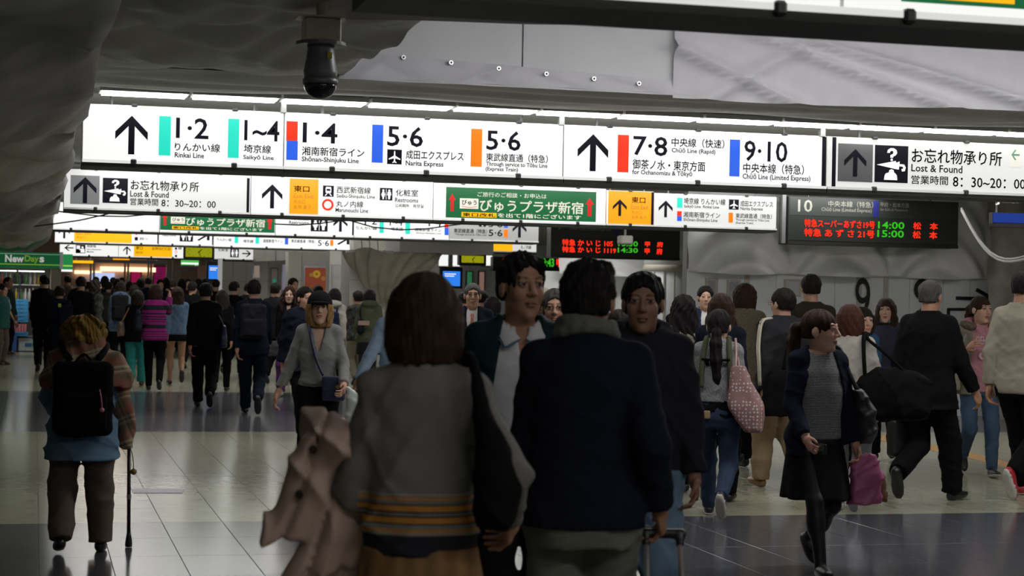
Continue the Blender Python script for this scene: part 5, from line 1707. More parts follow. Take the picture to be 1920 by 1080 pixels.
        pd = FD.surface()
        if len(pd[0]):
            parts.append(pd); cols.append(np.tile(sk * np.array((1.0, .92, .9), np.float32), (len(pd[0]), 1)))
    pos, Q = merge(parts)
    body = link('body', np_mesh('body', pos, Q, M_SKIN, np.concatenate(cols)), root)
    # ---- hair
    if hair:
        make_hair(hair, hairc, ho, HR, hs, T, root, sd, Z)
    # ---- clothes
    def garment(name, g):
        # dict: m, t, loose, hem, sleeve(fraction of forearm, None = sleeveless), amp, collar, open, flare, cuff
        t = g.get('t', .014)
        hem = g.get('hem', .46)
        lo = min(hem, .455)
        S = torso_secs(H, sex, w, ln, t, g.get('loose', .5))
        if hem < .455:
            b0 = S[0]
            fl_ = g.get('flare', .01)
            S = [(hem * H, 0, b0[2] - .0, b0[3] + fl_ + stride * .02, b0[4] + fl_ + stride * .18)] + [(.42 * H, 0, b0[2], b0[3] + fl_ * .4 + .004, b0[4] + .01 + stride * .05)] * (1 if hem < .40 else 0) + S
        S = [(a - drop, b, c, e, f) for (a, b, c, e, f) in S]
        shp = [[loft(S, g.get('p', 2.2)), 0]]
        if hem < .5:
            for side in 'LR':
                j = J[side]
                kn_ = j['hip'] + (j['knee'] - j['hip']) * .55
                shp.append([cone(j['hip'], kn_, .050 * H * w + t, .044 * H * w + t + .006), .05])
        subs = []
        sl = g.get('sleeve', .93)
        for side in 'LR':
            j = J[side]
            if g.get('no' + side):
                continue
            shp.append([cone((0, cy(.83) - .012 * H, Z(.839)), j['sh'], .025 * H + t * .5, .027 * H + t * .8), .03])
            if sl is None:
                continue
            r1, r2, r3 = .0265 * H * w + t * .85, .0245 * H * w + t * .85, g.get('cuff', .0205 * H + t * .75)
            shp.append([cone(j['sh'], j['el'], r1, r2), .022])
            if sl > 0:
                e = j['el'] + (j['wr'] - j['el']) * sl
                shp.append([cone(j['el'], e, r2, r3), .012])
                f = unit(j['F'])
                subs.append([boxs((0, 0, .06), (.075, .075, .06), .004, np.stack([unit(np.cross(f, [0.3, .2, 1])), unit(np.cross(f, np.cross(f, [0.3, .2, 1]))), f], 1), e - f * .0), .004])
            else:
                U = unit(j['el'] - j['sh']); e = j['sh'] + (j['el'] - j['sh']) * .75
                subs.append([boxs((0, 0, .3), (.09, .09, .3), .004, np.stack([unit(np.cross(U, [0.3, .2, 1])), unit(np.cross(U, np.cross(U, [0.3, .2, 1]))), U], 1), e), .004])
        nb = (0, cy(.83) - .014 * H, Z(.80)); nt_ = tuple(ho + HR @ np.array([0, -.016, -.06]) * hs)
        if g.get('collar'):
            ch_, cr_ = g['collar']
            shp.append([loft([(Z(.815), 0, cy(.83) - .012 * H, .050 * H, .044 * H), (Z(.85), 0, cy(.83) - .010 * H, .042 * H + cr_, .040 * H + cr_), (Z(.85) + ch_, 0, cy(.86) - .008 * H, .036 * H + cr_, .036 * H + cr_)], 2.2), .02])
        if g.get('hood'):
            shp.append([ell((0, cy(.83) - .060 * H, Z(.85)), (.085 * H, .045 * H, .040 * H)), .03])
            for sg in (-1, 1):
                shp.append([cone((sg * .055 * H, cy(.83) - .03 * H, Z(.857)), (sg * .03 * H, cy(.83) + .045 * H, Z(.815)), .022 * H, .014 * H), .02])
        los = np.min([s_[0][1] for s_ in shp], 0); his = np.max([s_[0][2] for s_ in shp], 0)
        F = Field(los - .02, his + .02, g.get('h', T['c']))
        for s_ in shp:
            F.add(*s_)
        if g.get('disp') is not False:
            F.disp(folds(g.get('amp', .006) * (1 if tier < 2 else 1.4), sd + len(name), Z(.845)))
        F.sub(cone(nb, nt_, .034 * H + .004, .036 * H + .012), .006)
        for s_ in subs:
            F.sub(*s_)
        if g.get('open'):
            o_ = g['open']          # (half width low, half width high, top z, bottom z)
            F.sub(loft([(Z(hem) - .05, 0, .25, o_[0], .25), (Z(.66), 0, .25 + .0, o_[0] + .01, .25), (Z(.80), 0, .235 + cy(.8), o_[1], .25), (Z(.9), 0, .235 + cy(.85), o_[1] * .85, .25)], 4), .01)
        if g.get('vneck'):
            v_ = g['vneck']
            F.sub(loft([(Z(v_[0]), 0, .12 + cy(v_[0]), .006, .12), (Z(.82), 0, .118 + cy(.82), v_[1], .12), (Z(.9), 0, .118 + cy(.85), v_[1] * 1.25, .12)], 2.5), .006)
        F.cut((0, 0, -1), -Z(hem) - (0))
        F.cut((0, 0, 1), Z(.90))
        pos, Q = F.surface()
        return link(name, np_mesh(name, pos, Q, g['m']), root)
    made = {}
    if inner:
        made['inner'] = garment(inner.get('name', 'shirt'), inner)
    if top:
        made['top'] = garment(top.get('name', 'jacket'), top)
    if bottom:
        kind, bm = bottom[0], bottom[1]
        bt = bottom[2] if len(bottom) > 2 and bottom[2] is not None else .014
        if kind in ('trousers', 'shorts'):
            S = [(a - drop, b, c, e, f) for (a, b, c, e, f) in torso_secs(H, sex, w, ln, min(bt, .012), .0, .455, .62)]
            shp = [[loft(S, 2.3), 0]]
            for side in 'LR':
                j = J[side]
                shp.append([cone(j['hip'] + np.array([0, -.004, 0]), j['knee'], .050 * H * w + bt * .6, .035 * H * w + bt), .03])
                if kind == 'trousers':
                    dn = unit(j['ank'] - j['knee'])
                    shp.append([cone(j['knee'], j['ank'] - dn * .005, .036 * H * w + bt, .0245 * H + bt * (1.35 if bt > .012 else 1)), .02])
            los = np.min([s_[0][1] for s_ in shp], 0); his = np.max([s_[0][2] for s_ in shp], 0)
            F = Field(los - .02, his + .02, T['c'])
            for s_ in shp:
                F.add(*s_)
            F.disp(folds(.0055 if bt > .01 else .0035, sd + 31))
            F.cut((0, 0, 1), Z(max(.50, (top or {}).get('hem', .6) + .012)) if top else Z(.62))
            if kind == 'shorts':
                F.cut((0, 0, -1), -Z(bottom[3]))
            else:
                for side in 'LR':
                    j = J[side]; dn = unit(j['ank'] - j['knee'])
                    R_ = np.stack([unit(np.cross(dn, [0, 1, 0])), unit(np.cross(dn, np.cross(dn, [0, 1, 0]))), dn], 1)
                    F.sub(boxs((0, 0, .10), (.09, .13, .10), .004, R_, j['ank'] + dn * (bottom[3] if len(bottom) > 3 else .0)), .003)
            pos, Q = F.surface()
            link('trousers' if kind == 'trousers' else 'shorts', np_mesh('trousers', pos, Q, bm), root)
        else:
            hemz = bottom[3]
            S0 = torso_secs(H, sex, w, ln, .012, .0, .50, .62)
            b0 = S0[0]
            S = [(hemz * H - drop, 0, 0, b0[3] + bt, b0[4] + bt + stride * .12)] + [((hemz * .5 + .25) * H - drop, 0, -.004 * H, b0[3] + bt * .55, b0[4] + bt * .55 + stride * .05)] + [(a - drop, b, c, e, f) for (a, b, c, e, f) in S0]
            F = Field((-.4, -.5, hemz * H - drop - .03), (.4, .5, Z(.63)), T['c'])
            F.add(loft(S, 2.2))
            pl_ = bottom[5] if len(bottom) > 5 else 10
            zt_ = min(Z(.58), Z((top or {}).get('hem', .6)) - .015); zb_ = hemz * H - drop
            F.disp(lambda x, y, z: (.013 if pl_ > 11 else .005) * np.sin(np.arctan2(y, x) * pl_ + 1.5 * np.sin(z * 4)) * np.clip((zt_ - z) / (zt_ - zb_), 0, 1) ** .6)
            F.cut((0, 0, -1), -zb_)
            if top:
                F.cut((0, 0, 1), Z(max(.50, top.get('hem', .6) + .012)))
            pos, Q = F.surface()
            link('skirt', np_mesh('skirt', pos, Q, bm), root)
    # ---- shoes
    if shoes is not None:
        smat = shoes if not isinstance(shoes, tuple) else mat('shoe_%.2f_%.2f_%.2f' % shoes, shoes, .35, noise=.1)
        for side in 'LR':
            j = J[side]
            a = j['ank']; pit = ft[side][3]
            R_ = rot('x', -pit)
            yaw = .1 * (1 if side == 'R' else -1)
            R_ = rot('z', -yaw) @ R_
            k = H / 1.7 * (1 if sex == 'm' else .92)
            def E2(c, r): return ell(tuple(np.array(c) * k), tuple(np.array(r) * k), R_, a)
            F = Field(a - .26, a + .26, T['s'])
            F.add(E2((0, .105, -.046), (.045, .088, .038))); F.add(E2((0, -.012, -.030), (.037, .056, .046)), .03); F.add(E2((0, .04, -.03), (.038, .075, .04)), .03)
            zb_ = -az / 1.0
            n_ = R_ @ np.array([0, 0, -1.0])
            F.cut(tuple(n_), float(n_ @ a + az - .002))
            F.cut((0, 0, -1), -.002)
            pos, Q = F.surface()
            so = link('shoe', np_mesh('shoe', pos, Q, smat), root)
            if sole is not None:
                Lz = (pos - a) @ R_
                F2 = Field(a - .26, a + .26, T['s'])
                F2.add(grow(E2((0, .105, -.046), (.045, .088, .038)), .004)); F2.add(grow(E2((0, -.012, -.030), (.037, .056, .046)), .004), .03); F2.add(grow(E2((0, .04, -.03), (.038, .075, .04)), .003), .03)
                F2.cut(tuple(n_), float(n_ @ a + az + .001)); F2.cut(tuple(-n_), float(-(n_ @ a) - az + .026)); F2.cut((0, 0, -1), -.001)
                p2, q2 = F2.surface()
                if len(p2):
                    link('sole', np_mesh('sole', p2, q2, mat('sole_%.2f' % sole[0], sole, .5)), so)
    if scarf:
        nb = np.array((0, cy(.84) - .008 * H, Z(.857)))
        rng_ = random.Random(sd)
        shp = []
        for kk in range(2):
            n_ = 14
            pts = []
            for i in range(n_):
                an = 6.2832 * i / n_
                rr = (.050 + .004 * kk) * H + .006 * math.sin(an * 3 + kk)
                pts.append(nb + np.array([math.sin(an) * rr, math.cos(an) * rr * .92, (.022 - .018 * kk) * H * .9 + .008 * math.sin(an * 2 + kk * 2) - .012 * math.cos(an)]))
            for i in range(n_):
                shp.append([cone(pts[i], pts[(i + 1) % n_], .018, .018), .012])
        sdf_obj('scarf', shp, min(T['c'], .014), scarf, root, disp=folds(.003, sd))
    if glasses:
        mb = MB()
        for sg in (-1, 1):
            c = [ho + HR @ (np.array([sg * .033 + .024 * math.cos(a_), .107 - .004 * abs(math.cos(a_)), .011 + .017 * math.sin(a_)]) * hs) for a_ in [6.2832 * i / 16 for i in range(17)]]
            mb.tube([tuple(q_) for q_ in c], .0017, 5, False)
            mb.tube([tuple(ho + HR @ (np.array(q_) * hs)) for q_ in ((sg * .057, .103, .014), (sg * .074, .07, .014), (sg * .078, 0, .012))], .0017, 5)
        mb.tube([tuple(ho + HR @ (np.array(q_) * hs)) for q_ in ((-.009, .112, .013), (0, .114, .015), (.009, .112, .013))], .0017, 5)
        mb.build('glasses', mat('spectacle_frame', (.05, .03, .03), .3, .6), root)
    if cap is not None:
        shp = [[isect(E((0, -.012, .036), (.093, .112, .100)), boxs((0, 0, .13), (.2, .2, .108), .002, HR, ho)), 0]]
        cm = sdf_obj('cap', shp, T['hr'], cap, root)
        br = isect(isect(E((0, .10, .035), (.072, .085, .03)), boxs((0, .14, .032), (.2, .075, .02), .002, HR, ho)), E((0, .10, .037), (.075, .09, .014)))
        sdf_obj('brim', [[br, 0]], T['hr'] * .8, cap, cm)
    PEOPLE[key] = dict(root=root, J=J, ho=ho, HR=HR, hs=hs, H=H, Z=Z, cy=cy, T=T, drop=drop, made=made)
    return PEOPLE[key]

def make_hair(style, hairc, ho, HR, hs, T, root, sd, Z):
    def h(c): return tuple(np.array(c) * hs)
    def E(c, r): return ell(h(c), h(r), HR, ho)
    def B(c, r): return boxs(h(c), h(r), .004, HR, ho)
    def C(a, b, r1, r2): return cone(ho + HR @ np.array(h(a)), ho + HR @ np.array(h(b)), r1 * hs, r2 * hs)
    def LO(S, p=2.2): return loft([tuple(np.array(q) * hs) for q in S], p, HR, ho)
    rng = random.Random(sd)
    add, sub = [], []
    amp = .003
    if style in ('short', 'spiky', 'thin', 'crop'):
        g = {'short': .011, 'spiky': .010, 'thin': .004, 'crop': .006}[style]
        add = [[E((0, -.014, .038), (.075 + g, .096 + g, .084 + g)), 0], [E((0, -.045, -.015), (.066 + g * .6, .055 + g, .06)), .02]]
        if style in ('short', 'spiky'):
            n_ = 26 if style == 'spiky' else 12
            for i in range(n_):
                an = rng.random() * 6.28; v = .15 + rng.random() * (1.25 if style == 'spiky' else .9)
                q = np.array((.078 * math.sin(v) * math.sin(an), -.014 + .098 * math.sin(v) * math.cos(an), .034 + .086 * math.cos(v)))
                nn_ = unit(q - np.array((0, -.014, .0)))
                tip = q + nn_ * (.014 if style == 'spiky' else .007) + np.array((.012 * rng.uniform(-1, 1), .012 + .01 * rng.random(), -.004))
                add.append([C(q - nn_ * .02, tip, .022, .006), .014])
        fr = {'short': .080, 'spiky': .096, 'thin': .088, 'crop': .075}[style]
        sub = [[E((0, .135, -.035), (.086, .106, .045 + fr)), .010], [B((0, .06, -.17), (.2, .2, .13)), .01], [E((.088, .012, -.02), (.03, .034, .042)), .006], [E((-.088, .012, -.02), (.03, .034, .042)), .006]]
        sub.append([B((0, -.05, -.19), (.2, .2, .125)), .015])
        for sg in (-1, 1):
            sub.append([E((sg * .090, .062, .000), (.034, .046, .062)), .008])
        amp = .006 if style == 'spiky' else .0035
    elif style in ('bob', 'bobshort', 'long', 'cap'):
        dn = {'bob': -.13, 'bobshort': -.105, 'long': -.14, 'cap': -.135}[style]
        add = [[E((0, -.014, .036), (.088, .108, .094)), 0],
               [LO([(dn, 0, -.018, .088, .088), (-.06, 0, -.014, .103, .104), (0, 0, -.012, .103, .110), (.05, 0, -.012, .092, .106)]), .02]]
        sub = [[E((0, .125, -.045), (.060, .092, .10 if style != 'cap' else .12)), .012], [B((0, .15, -.10), (.055, .1, .12)), .01]]
        if style == 'cap':
            sub.append([B((0, 0, .155), (.2, .2, .125)), .004])
        if style == 'long':
            add.append([LO([(-.40, 0, -.085, .075, .025), (-.30, 0, -.085, .095, .04), (-.15, 0, -.06, .10, .06), (-.06, 0, -.03, .095, .08)]), .03])
            for sg in (-1, 1):
                add.append([C((sg * .085, .0, -.08), (sg * .095, .02, -.26), .034, .022), .02])
        amp = .003
    elif style == 'wavy':
        add = [[E((0, -.014, .036), (.088, .108, .094)), 0], [LO([(-.42, 0, -.08, .09, .035), (-.28, 0, -.08, .12, .055), (-.12, 0, -.045, .115, .08), (.02, 0, -.015, .098, .104)]), .02]]
        for sg in (-1, 1):
            add.append([C((sg * .09, .02, -.06), (sg * .105, .04, -.28), .036, .026), .02])
        sub = [[E((0, .125, -.04), (.058, .092, .10)), .012], [B((0, .17, -.12), (.05, .1, .2)), .01]]
        amp = .008
    elif style in ('pony', 'lowpony'):
        add = [[E((0, -.014, .036), (.081, .102, .090)), 0], [E((0, -.05, -.02), (.066, .06, .06)), .02]]
        sub = [[E((0, .128, -.045), (.075, .085, .095)), .01], [B((0, .06, -.17), (.2, .2, .13)), .01], [B((0, -.05, -.20), (.2, .2, .125)), .015], [E((.085, .03, -.02), (.022, .05, .045)), .006], [E((-.085, .03, -.02), (.022, .05, .045)), .006]]
        z0 = .03 if style == 'pony' else -.02
        pts = [(0, -.10, z0), (.0, -.145, z0 - .02), (.0, -.155, z0 - .09), (0, -.15, z0 - .2), (.01, -.13, z0 - .32), (.01, -.12, z0 - .40)]
        rr = [.02, .032, .038, .036, .026, .010]
        tail = [[C(pts[i], pts[i + 1], rr[i], rr[i + 1]), .02] for i in range(5)]
    elif style == 'perm':
        add = [[E((0, -.02, .03), (.118, .128, .108)), 0], [E((0, -.03, -.045), (.108, .11, .085)), .03]]
        for i in range(40):
            u = rng.random() * 6.28; v = math.acos(1 - 1.55 * rng.random())
            q = (.116 * math.sin(v) * math.cos(u), -.018 + .125 * math.sin(v) * math.sin(u), .02 + .104 * math.cos(v))
            if q[1] > .07 and q[2] < .05:
                continue
            add.append([E(q, (.028, .028, .024)), .008])
        sub = [[E((0, .14, -.04), (.065, .09, .10)), .012]]
        amp = .006
    dF = 44 if T['hr'] < .009 else 26
    def strand(x, y, z):
        q = np.stack([x, y, z], 1) - ho
        L = q @ HR
        an = np.arctan2(L[:, 0], -L[:, 1])
        return amp * (np.sin(an * dF / 3 + 6 * np.sin(L[:, 2] * 14 + sd)) * .6 + np.sin(an * dF + L[:, 2] * 30 + sd) * .4 + .5 * np.sin(L[:, 2] * 50 + an * 7))
    hm = hair_mat(hairc)
    o = sdf_obj('hair', add, T['hr'], hm, root, sub, strand)
    if style in ('pony', 'lowpony'):
        sdf_obj('ponytail', tail, T['hr'], hm, o, disp=lambda x, y, z: .003 * np.sin(x * 160 + z * 20) + .003 * np.sin(y * 140 + 9 * z))
    return o
# ================================================================ THE CROWD
PI = math.pi
def D(px, fy):
    return CAM_H * FPX / (fy - horizon(px))
def HT(px, top, d):
    return CAM_H + (horizon(px) - top) * d / FPX
def azim(px):
    return PSI + math.atan((px - 960) / FPX)
def away(px, turn=0.0):
    return -azim(px) + turn
def toward(px, turn=0.0):
    return PI - azim(px) + turn

F_NAVY = fab('navy', (.011, .013, .023)); F_BLACK = fab('black', (.006, .006, .0065)); F_CHAR = fab('charcoal', (.015, .015, .0165))
F_SUIT = fab('suit_black', (.0065, .0065, .0075), .8); F_SUITN = fab('suit_navy', (.008, .0105, .020), .8); F_GREYP = fab('grey_green', (.17, .175, .15), .85, .1)
F_WHITE = fab('white', (.62, .62, .64)); F_JEAN = fab('jeans_dark', (.03, .045, .085), .85, .2, 14); F_JEANL = fab('jeans_light', (.15, .23, .32), .85, .3, 9)
F_GREY = fab('grey_knit', (.23, .23, .235), .9, .10, 90, .5); F_CREAM = fab('cream', (.27, .245, .195)); F_TAN = fab('tan', (.30, .215, .135)); F_OLIVE = fab('olive', (.07, .075, .045))
F_BROWN = fab('brown', (.115, .086, .068)); F_SKY = fab('sky_blue', (.28, .38, .52)); F_TEAL = fab('teal', (.03, .24, .23)); F_DENIM = fab('denim', (.10, .16, .25), .85, .3, 10)
F_TWEED = fab('tweed', (.22, .22, .225), .9, .5, 110, .6, 160); F_BTWEED = fab('brown_tweed', (.13, .105, .075), .9, .5, 110, .6, 160); F_PINK = fab('pink', (.42, .19, .225), .85)
F_COATB = fab('blue_coat', (.105, .185, .27), .9, .1, 12); F_WARMW = fab('off_white', (.36, .335, .30)); F_BEIGE = fab('beige_pink', (.46, .335, .285), .8, .05, 10); F_VEST = fab('vest_green', (.02, .10, .08))
L_BLACK = mat('leather_black', (.012, .012, .013), .42, noise=.1, bump=.2, bscale=90); L_NAVY = mat('leather_navy', (.015, .02, .06), .38, bump=.2, bscale=90)
F_MUST = wave_fab('pleat_mustard', (.21, .115, .045), (.14, .075, .03), 6, axis='X')
SHK = (.012, .012, .013)
SUIT = lambda m, **k: dict(dict(m=m, hem=.455, t=.02, loose=.7, name='suit_jacket', amp=.004, collar=(.012, .010)), **k)
SHIRT = lambda m=None, **k: dict(dict(m=m or F_WHITE, t=.004, sleeve=None, hem=.5, loose=.2, name='shirt', collar=(.026, .004), amp=.002), **k)

# ------------------------------------------------ closest people
d1 = 4.9
or_, cr_, nv_ = (.36, .155, .03), (.30, .26, .18), (.010, .011, .016)
sweater = stripes('sweater_grey', [(.86, .930, nv_), (.9345, .9365, cr_), (.939, .946, or_), (.958, .962, nv_), (.962, .977, or_), (.977, .981, nv_), (.988, .992, nv_), (.992, 1.007, or_), (1.007, 1.011, nv_), (1.021, 1.029, or_), (1.034, 1.037, cr_)], (.145, .140, .132), xlim=.168)
W1 = person('woman_sweater', 'woman in striped-hem grey sweater, back turned, coat over her arm', 797, d1, 1.62, away(797, .02), 'f', .97, 0, 'mid', 'bobshort', 'brown', stride=.22, lead='L',
            top=dict(m=sweater, hem=.543, t=.012, loose=.5, name='sweater', amp=.007, cuff=.038), bottom=('skirt', F_MUST, .06, .28, None, 18), armL=(.05, .20, 1.35, .0), armR=(-.55, .42, 1.5, .40), shoes=SHK, handsL=True)
d2 = 6.0
M2 = person('man_navy', 'man in dark navy jacket and grey scarf, back turned, pulling a trolley', 1103, d2, 1.685, away(1103, 0), 'm', 1.03, 0, 'tan', 'spiky', 'black', stride=.42, lead='R',
            top=SUIT(F_NAVY, hem=.495, t=.022), inner=None, bottom=('trousers', F_GREYP, .024), armL=(.1, .14, .3, .2), armR=(-.45, .20, .98, .06), scarf=fab('scarf_grey', (.13, .135, .13), .95, .2, 40), shoes=SHK, head=(-.15, 0), curl=1.0)
d3 = 7.05
M3 = person('man_polo', 'smiling man in white polo shirt and open dark green jacket', 977, d3, 1.725, toward(977, .1), 'm', 1.0, 0, 'tan', 'spiky', 'black', stride=.2,
            top=dict(m=fab('green_jacket', (.010, .024, .029), .6), hem=.47, t=.026, loose=.8, open=(.115, .088), name='open_jacket', collar=(.02, .016)), inner=SHIRT(fab('polo_white', (.60, .60, .63)), hem=.46, t=.006, name='polo_shirt', amp=.004, vneck=(.765, .022), collar=None),
            bottom=('trousers', F_CHAR, .016), head=(.30, -.03), shoes=SHK)
d4 = 7.75
M4 = person('man_hoodie', 'man in charcoal zip hoodie and light jeans looking at the camera', 1205, d4, 1.672, toward(1205, .05), 'm', 1.06, 0, 'brown', 'short', 'black', stride=.28, lead='L',
            top=dict(m=fab('hoodie_charcoal', (.022, .022, .028), .95), hem=.50, t=.024, loose=.9, hood=True, name='hoodie', amp=.008), bottom=('trousers', F_JEANL, .022), head=(-.06, .0), armL=(.08, .17, .14, .08), armR=(-.1, .16, .2, .05), shoes=(.1, .1, .1))

# ------------------------------------------------ left foreground
d9 = D(165, 1038)
OW = person('old_woman', 'elderly woman in blue coat with black backpack leaning on a cane', 160, d9, HT(160, 588, d9), away(160, 0), 'f', 1.16, 0, 'pale', 'perm', 'ochre', stride=.12, lean=.16, neckdrop=.02,
            top=dict(m=F_COATB, hem=.395, t=.03, loose=1.0, flare=.035, name='coat', amp=.008, cuff=.05), bottom=('trousers', F_BROWN, .026), armR=(.12, .28, .42, .05), armL=(.3, .3, .75, .5), shoes=SHK, curl=1.3, feet_x=.115)
# girl with cap
d8 = 13.9
CG = person('girl_cap', 'young woman in grey cardigan and black cap walking towards the camera', 600, d8, HT(600, 546, d8), toward(600, 0.0), 'f', .98, 0, 'pale', 'cap', 'blond', stride=.25, lead='L',
            top=dict(m=F_GREY, hem=.545, t=.012, loose=.15, vneck=(.715, .046), name='cardigan', amp=.004), bottom=('trousers', F_BLACK, .008), cap=fab('cap_black', (.012, .012, .013)), armR=(-.1, .34, .12, -.05), armL=(.2, .25, .75, .25), shoes=SHK, head=(0, -.05))
dd = 19.5
person('man_down', 'person in dark navy padded jacket half hidden behind the capped woman', 571, dd, 1.62, toward(571, .5), 'm', 1.1, 2, 'mid', 'short', 'black', stride=.3, top=dict(m=F_NAVY, hem=.45, t=.035, loose=1, name='padded_jacket', amp=.01, collar=(.03, .012)), bottom=('trousers', F_BLACK, .016), shoes=SHK)

# ------------------------------------------------ left middle distance, walking away
def suit_man(key, label, px, fy, top_y, tier=1, m=None, turn=0.0, stride=.45, lead='R', hairs='short', hc='black', w=1.0, head=(0, 0), H=None, **k):
    d = D(px, fy)
    return person(key, label, px, d, H or HT(px, top_y, d), away(px, turn), 'm', w, tier, 'mid', hairs, hc, stride=stride, lead=lead, top=SUIT(m or F_SUIT), inner=SHIRT(), bottom=('trousers', m or F_SUIT, .018), shoes=SHK, head=head, **k)
P10 = suit_man('man_pack', 'man in dark navy suit walking away with a black square backpack', 476, 777, 524, 1, F_SUITN, stride=.5, lead='L', w=1.02)
P11 = suit_man('man_suit_b', 'man in black suit walking away with a navy shoulder bag', 386, 764, 530, 1, stride=.42, lead='L', w=1.04)
d = D(294, 733)
ps = (.22, .012, .13)
pst = stripes('tunic_magenta', [(z, z + w_, (.012, .010, .018)) for z, w_ in ((.83, .012), (.865, .012), (.90, .014), (.955, .06), (1.055, .012), (1.09, .014), (1.125, .018), (1.17, .02), (1.235, .075))], ps)
P12 = person('woman_stripe', 'woman in magenta and black striped tunic walking away', 292, d, HT(292, 532, d), away(292, 0), 'f', 1.02, 1, 'mid', 'bobshort', 'brown', stride=.3, lead='L', top=dict(m=pst, hem=.475, t=.02, loose=.8, flare=.02, name='tunic'), bottom=('trousers', F_BLACK, .008), armR=(1.2, .25, 1.6, .2), armL=(.1, .15, .6, .3), shoes=SHK)
d = D(332, 722)
P13 = person('girl_denim', 'young woman in faded denim jacket and black shorts walking away', 333, d, HT(333, 537, d), away(333, .1), 'f', 1.0, 1, 'tan', 'long', 'brown', stride=.42, lead='L', rearlift=.15, top=dict(m=F_DENIM, hem=.52, t=.022, loose=1, name='denim_jacket', amp=.007), bottom=('shorts', F_BLACK, .016, .455), shoes=SHK)
d = D(258, 724)
P14 = person('woman_teal', 'short dark-haired woman in teal trousers walking away', 258, d, HT(258, 543, d), away(258, -.1), 'f', 1.05, 1, 'mid', 'bob', 'soft', stride=.22, top=dict(m=F_BLACK, hem=.46, t=.022, loose=.9, name='jacket'), bottom=('trousers', F_TEAL, .022), shoes=(.06, .035, .02))
d = 36.0
P15 = person('woman_hood', 'person in blue jacket with a black rucksack and black trousers walking away', 226, d, HT(226, 528, d), away(226, 0), 'f', 1.08, 2, 'mid', 'bobshort', 'soft', stride=.35, top=dict(m=F_DENIM, hem=.43, t=.022, loose=.9, hood=True, name='parka'), bottom=('trousers', F_BLACK, .014), shoes=(.1, .1, .1))
P16 = suit_man('man_suit_l', 'tall man in black suit standing before the kiosk', 83, 697, 515, 1, stride=.2, w=1.04, head=(.5, 0))
P17 = suit_man('boy_suit', 'short-haired boy in navy blazer with a lime tag on his bag', 112, 705, 536, 1, F_SUITN, stride=.2, head=(-.1, 0))
d = 31.5
P18 = suit_man('man_dark_c', 'man in dark suit behind the elderly woman', 152, 538 + CAM_H * FPX / 32.5, 518, 2, stride=.3, w=1.05)
d = 35
person('woman_curl', 'woman with bushy dark hair and patterned black blouse looking right', 178, d, HT(178, 524, d), away(178, -.8), 'f', 1.0, 2, 'mid', 'wavy', 'soft', top=dict(m=fab('lace', (.05, .05, .05), .9, .9, 45), hem=.46, name='blouse'), bottom=('trousers', F_BLACK, .01), shoes=SHK, stride=.3, head=(-.4, 0))
# kiosk staff at the left edge
d = D(5, 684)
person('staff_vest', 'kiosk worker in green vest and pale blue shirt at the left edge', 3, d, HT(3, 532, d), toward(3, .9), 'm', 1.1, 1, 'mid', 'short', 'black', top=dict(m=F_VEST, hem=.45, sleeve=None, t=.02, loose=.8, name='vest'), inner=dict(m=F_SKY, t=.012, hem=.5, sleeve=0, name='shirt', collar=(.02, .006)), bottom=('trousers', F_BROWN, .016), shoes=(.1, .06, .03), armL=(.2, .2, .35, .1))
d = 42
person('customer', 'man in dark green jacket with lowered head at the kiosk', 14, d, HT(14, 519, d), toward(14, .9), 'm', 1.05, 2, 'mid', 'short', 'black', top=SUIT(fab('dgreen', (.03, .05, .035))), bottom=('trousers', F_CHAR, .016), head=(0, -.35), shoes=(.15, .1, .05))
# towards / beside the pastry poster
d = D(545, 742)
P21 = person('woman_longhair', 'long-haired woman in black varsity jacket and purple trousers facing the camera', 543, d, HT(543, 537, d), toward(543, -.15), 'f', 1.0, 1, 'pale', 'wavy', 'brown', stride=.35, top=dict(m=F_BLACK, hem=.53, t=.022, loose=.8, vneck=(.755, .035), name='varsity_jacket'), bottom=('trousers', fab('purple', (.075, .025, .10)), .02), shoes=(.5, .48, .46), head=(.1, .0))
d = 33
person('man_tall_face', 'tall man with dark hair facing the camera behind the long-haired woman', 549, d, HT(549, 521, d), toward(549, .3), 'm', 1.0, 2, 'mid', 'short', 'black', top=SUIT(F_CHAR), inner=SHIRT(), bottom=('trousers', F_CHAR, .016), shoes=SHK, head=(.2, 0))
d = 31
person('man_blue_collar', 'man in dark jacket with blue collar walking away near the service door', 516, d, HT(516, 530, d), away(516, -.4), 'm', 1.0, 2, 'mid', 'short', 'black', top=dict(m=F_CHAR, hem=.45, t=.022, loose=.8, collar=(.03, .014), name='jacket'), bottom=('trousers', F_BLACK, .016), shoes=SHK, stride=.3)
d = 33
person('man_suit_mid', 'suited man looking right beyond the navy-suited backpacker', 438, d, HT(438, 527, d), away(438, -.7), 'm', 1.0, 2, 'mid', 'short', 'black', top=SUIT(F_SUIT), inner=SHIRT(), bottom=('trousers', F_SUIT, .016), shoes=SHK, stride=.3)
d = D(420, 735)
P_lh = person('woman_darklong', 'woman with long dark hair behind the man with the shoulder bag', 417, d, HT(417, 543, d), away(417, -.1), 'f', 1.0, 2, 'mid', 'long', 'soft', top=dict(m=F_BLACK, hem=.44, t=.02, name='coat'), bottom=('trousers', F_BLACK, .01), shoes=SHK, stride=.3)
d = 28.5
P25 = person('hood_white', 'person in off-white hooded top with small navy backpack walking away', 627, d, HT(627, 540, d), away(627, -.2), 'f', 1.0, 2, 'mid', 'bobshort', 'black', top=dict(m=F_WARMW, hem=.5, t=.022, loose=.9, hood=True, name='hooded_top'), bottom=('trousers', F_BLACK, .012), shoes=SHK, stride=.3)
d = 31.0
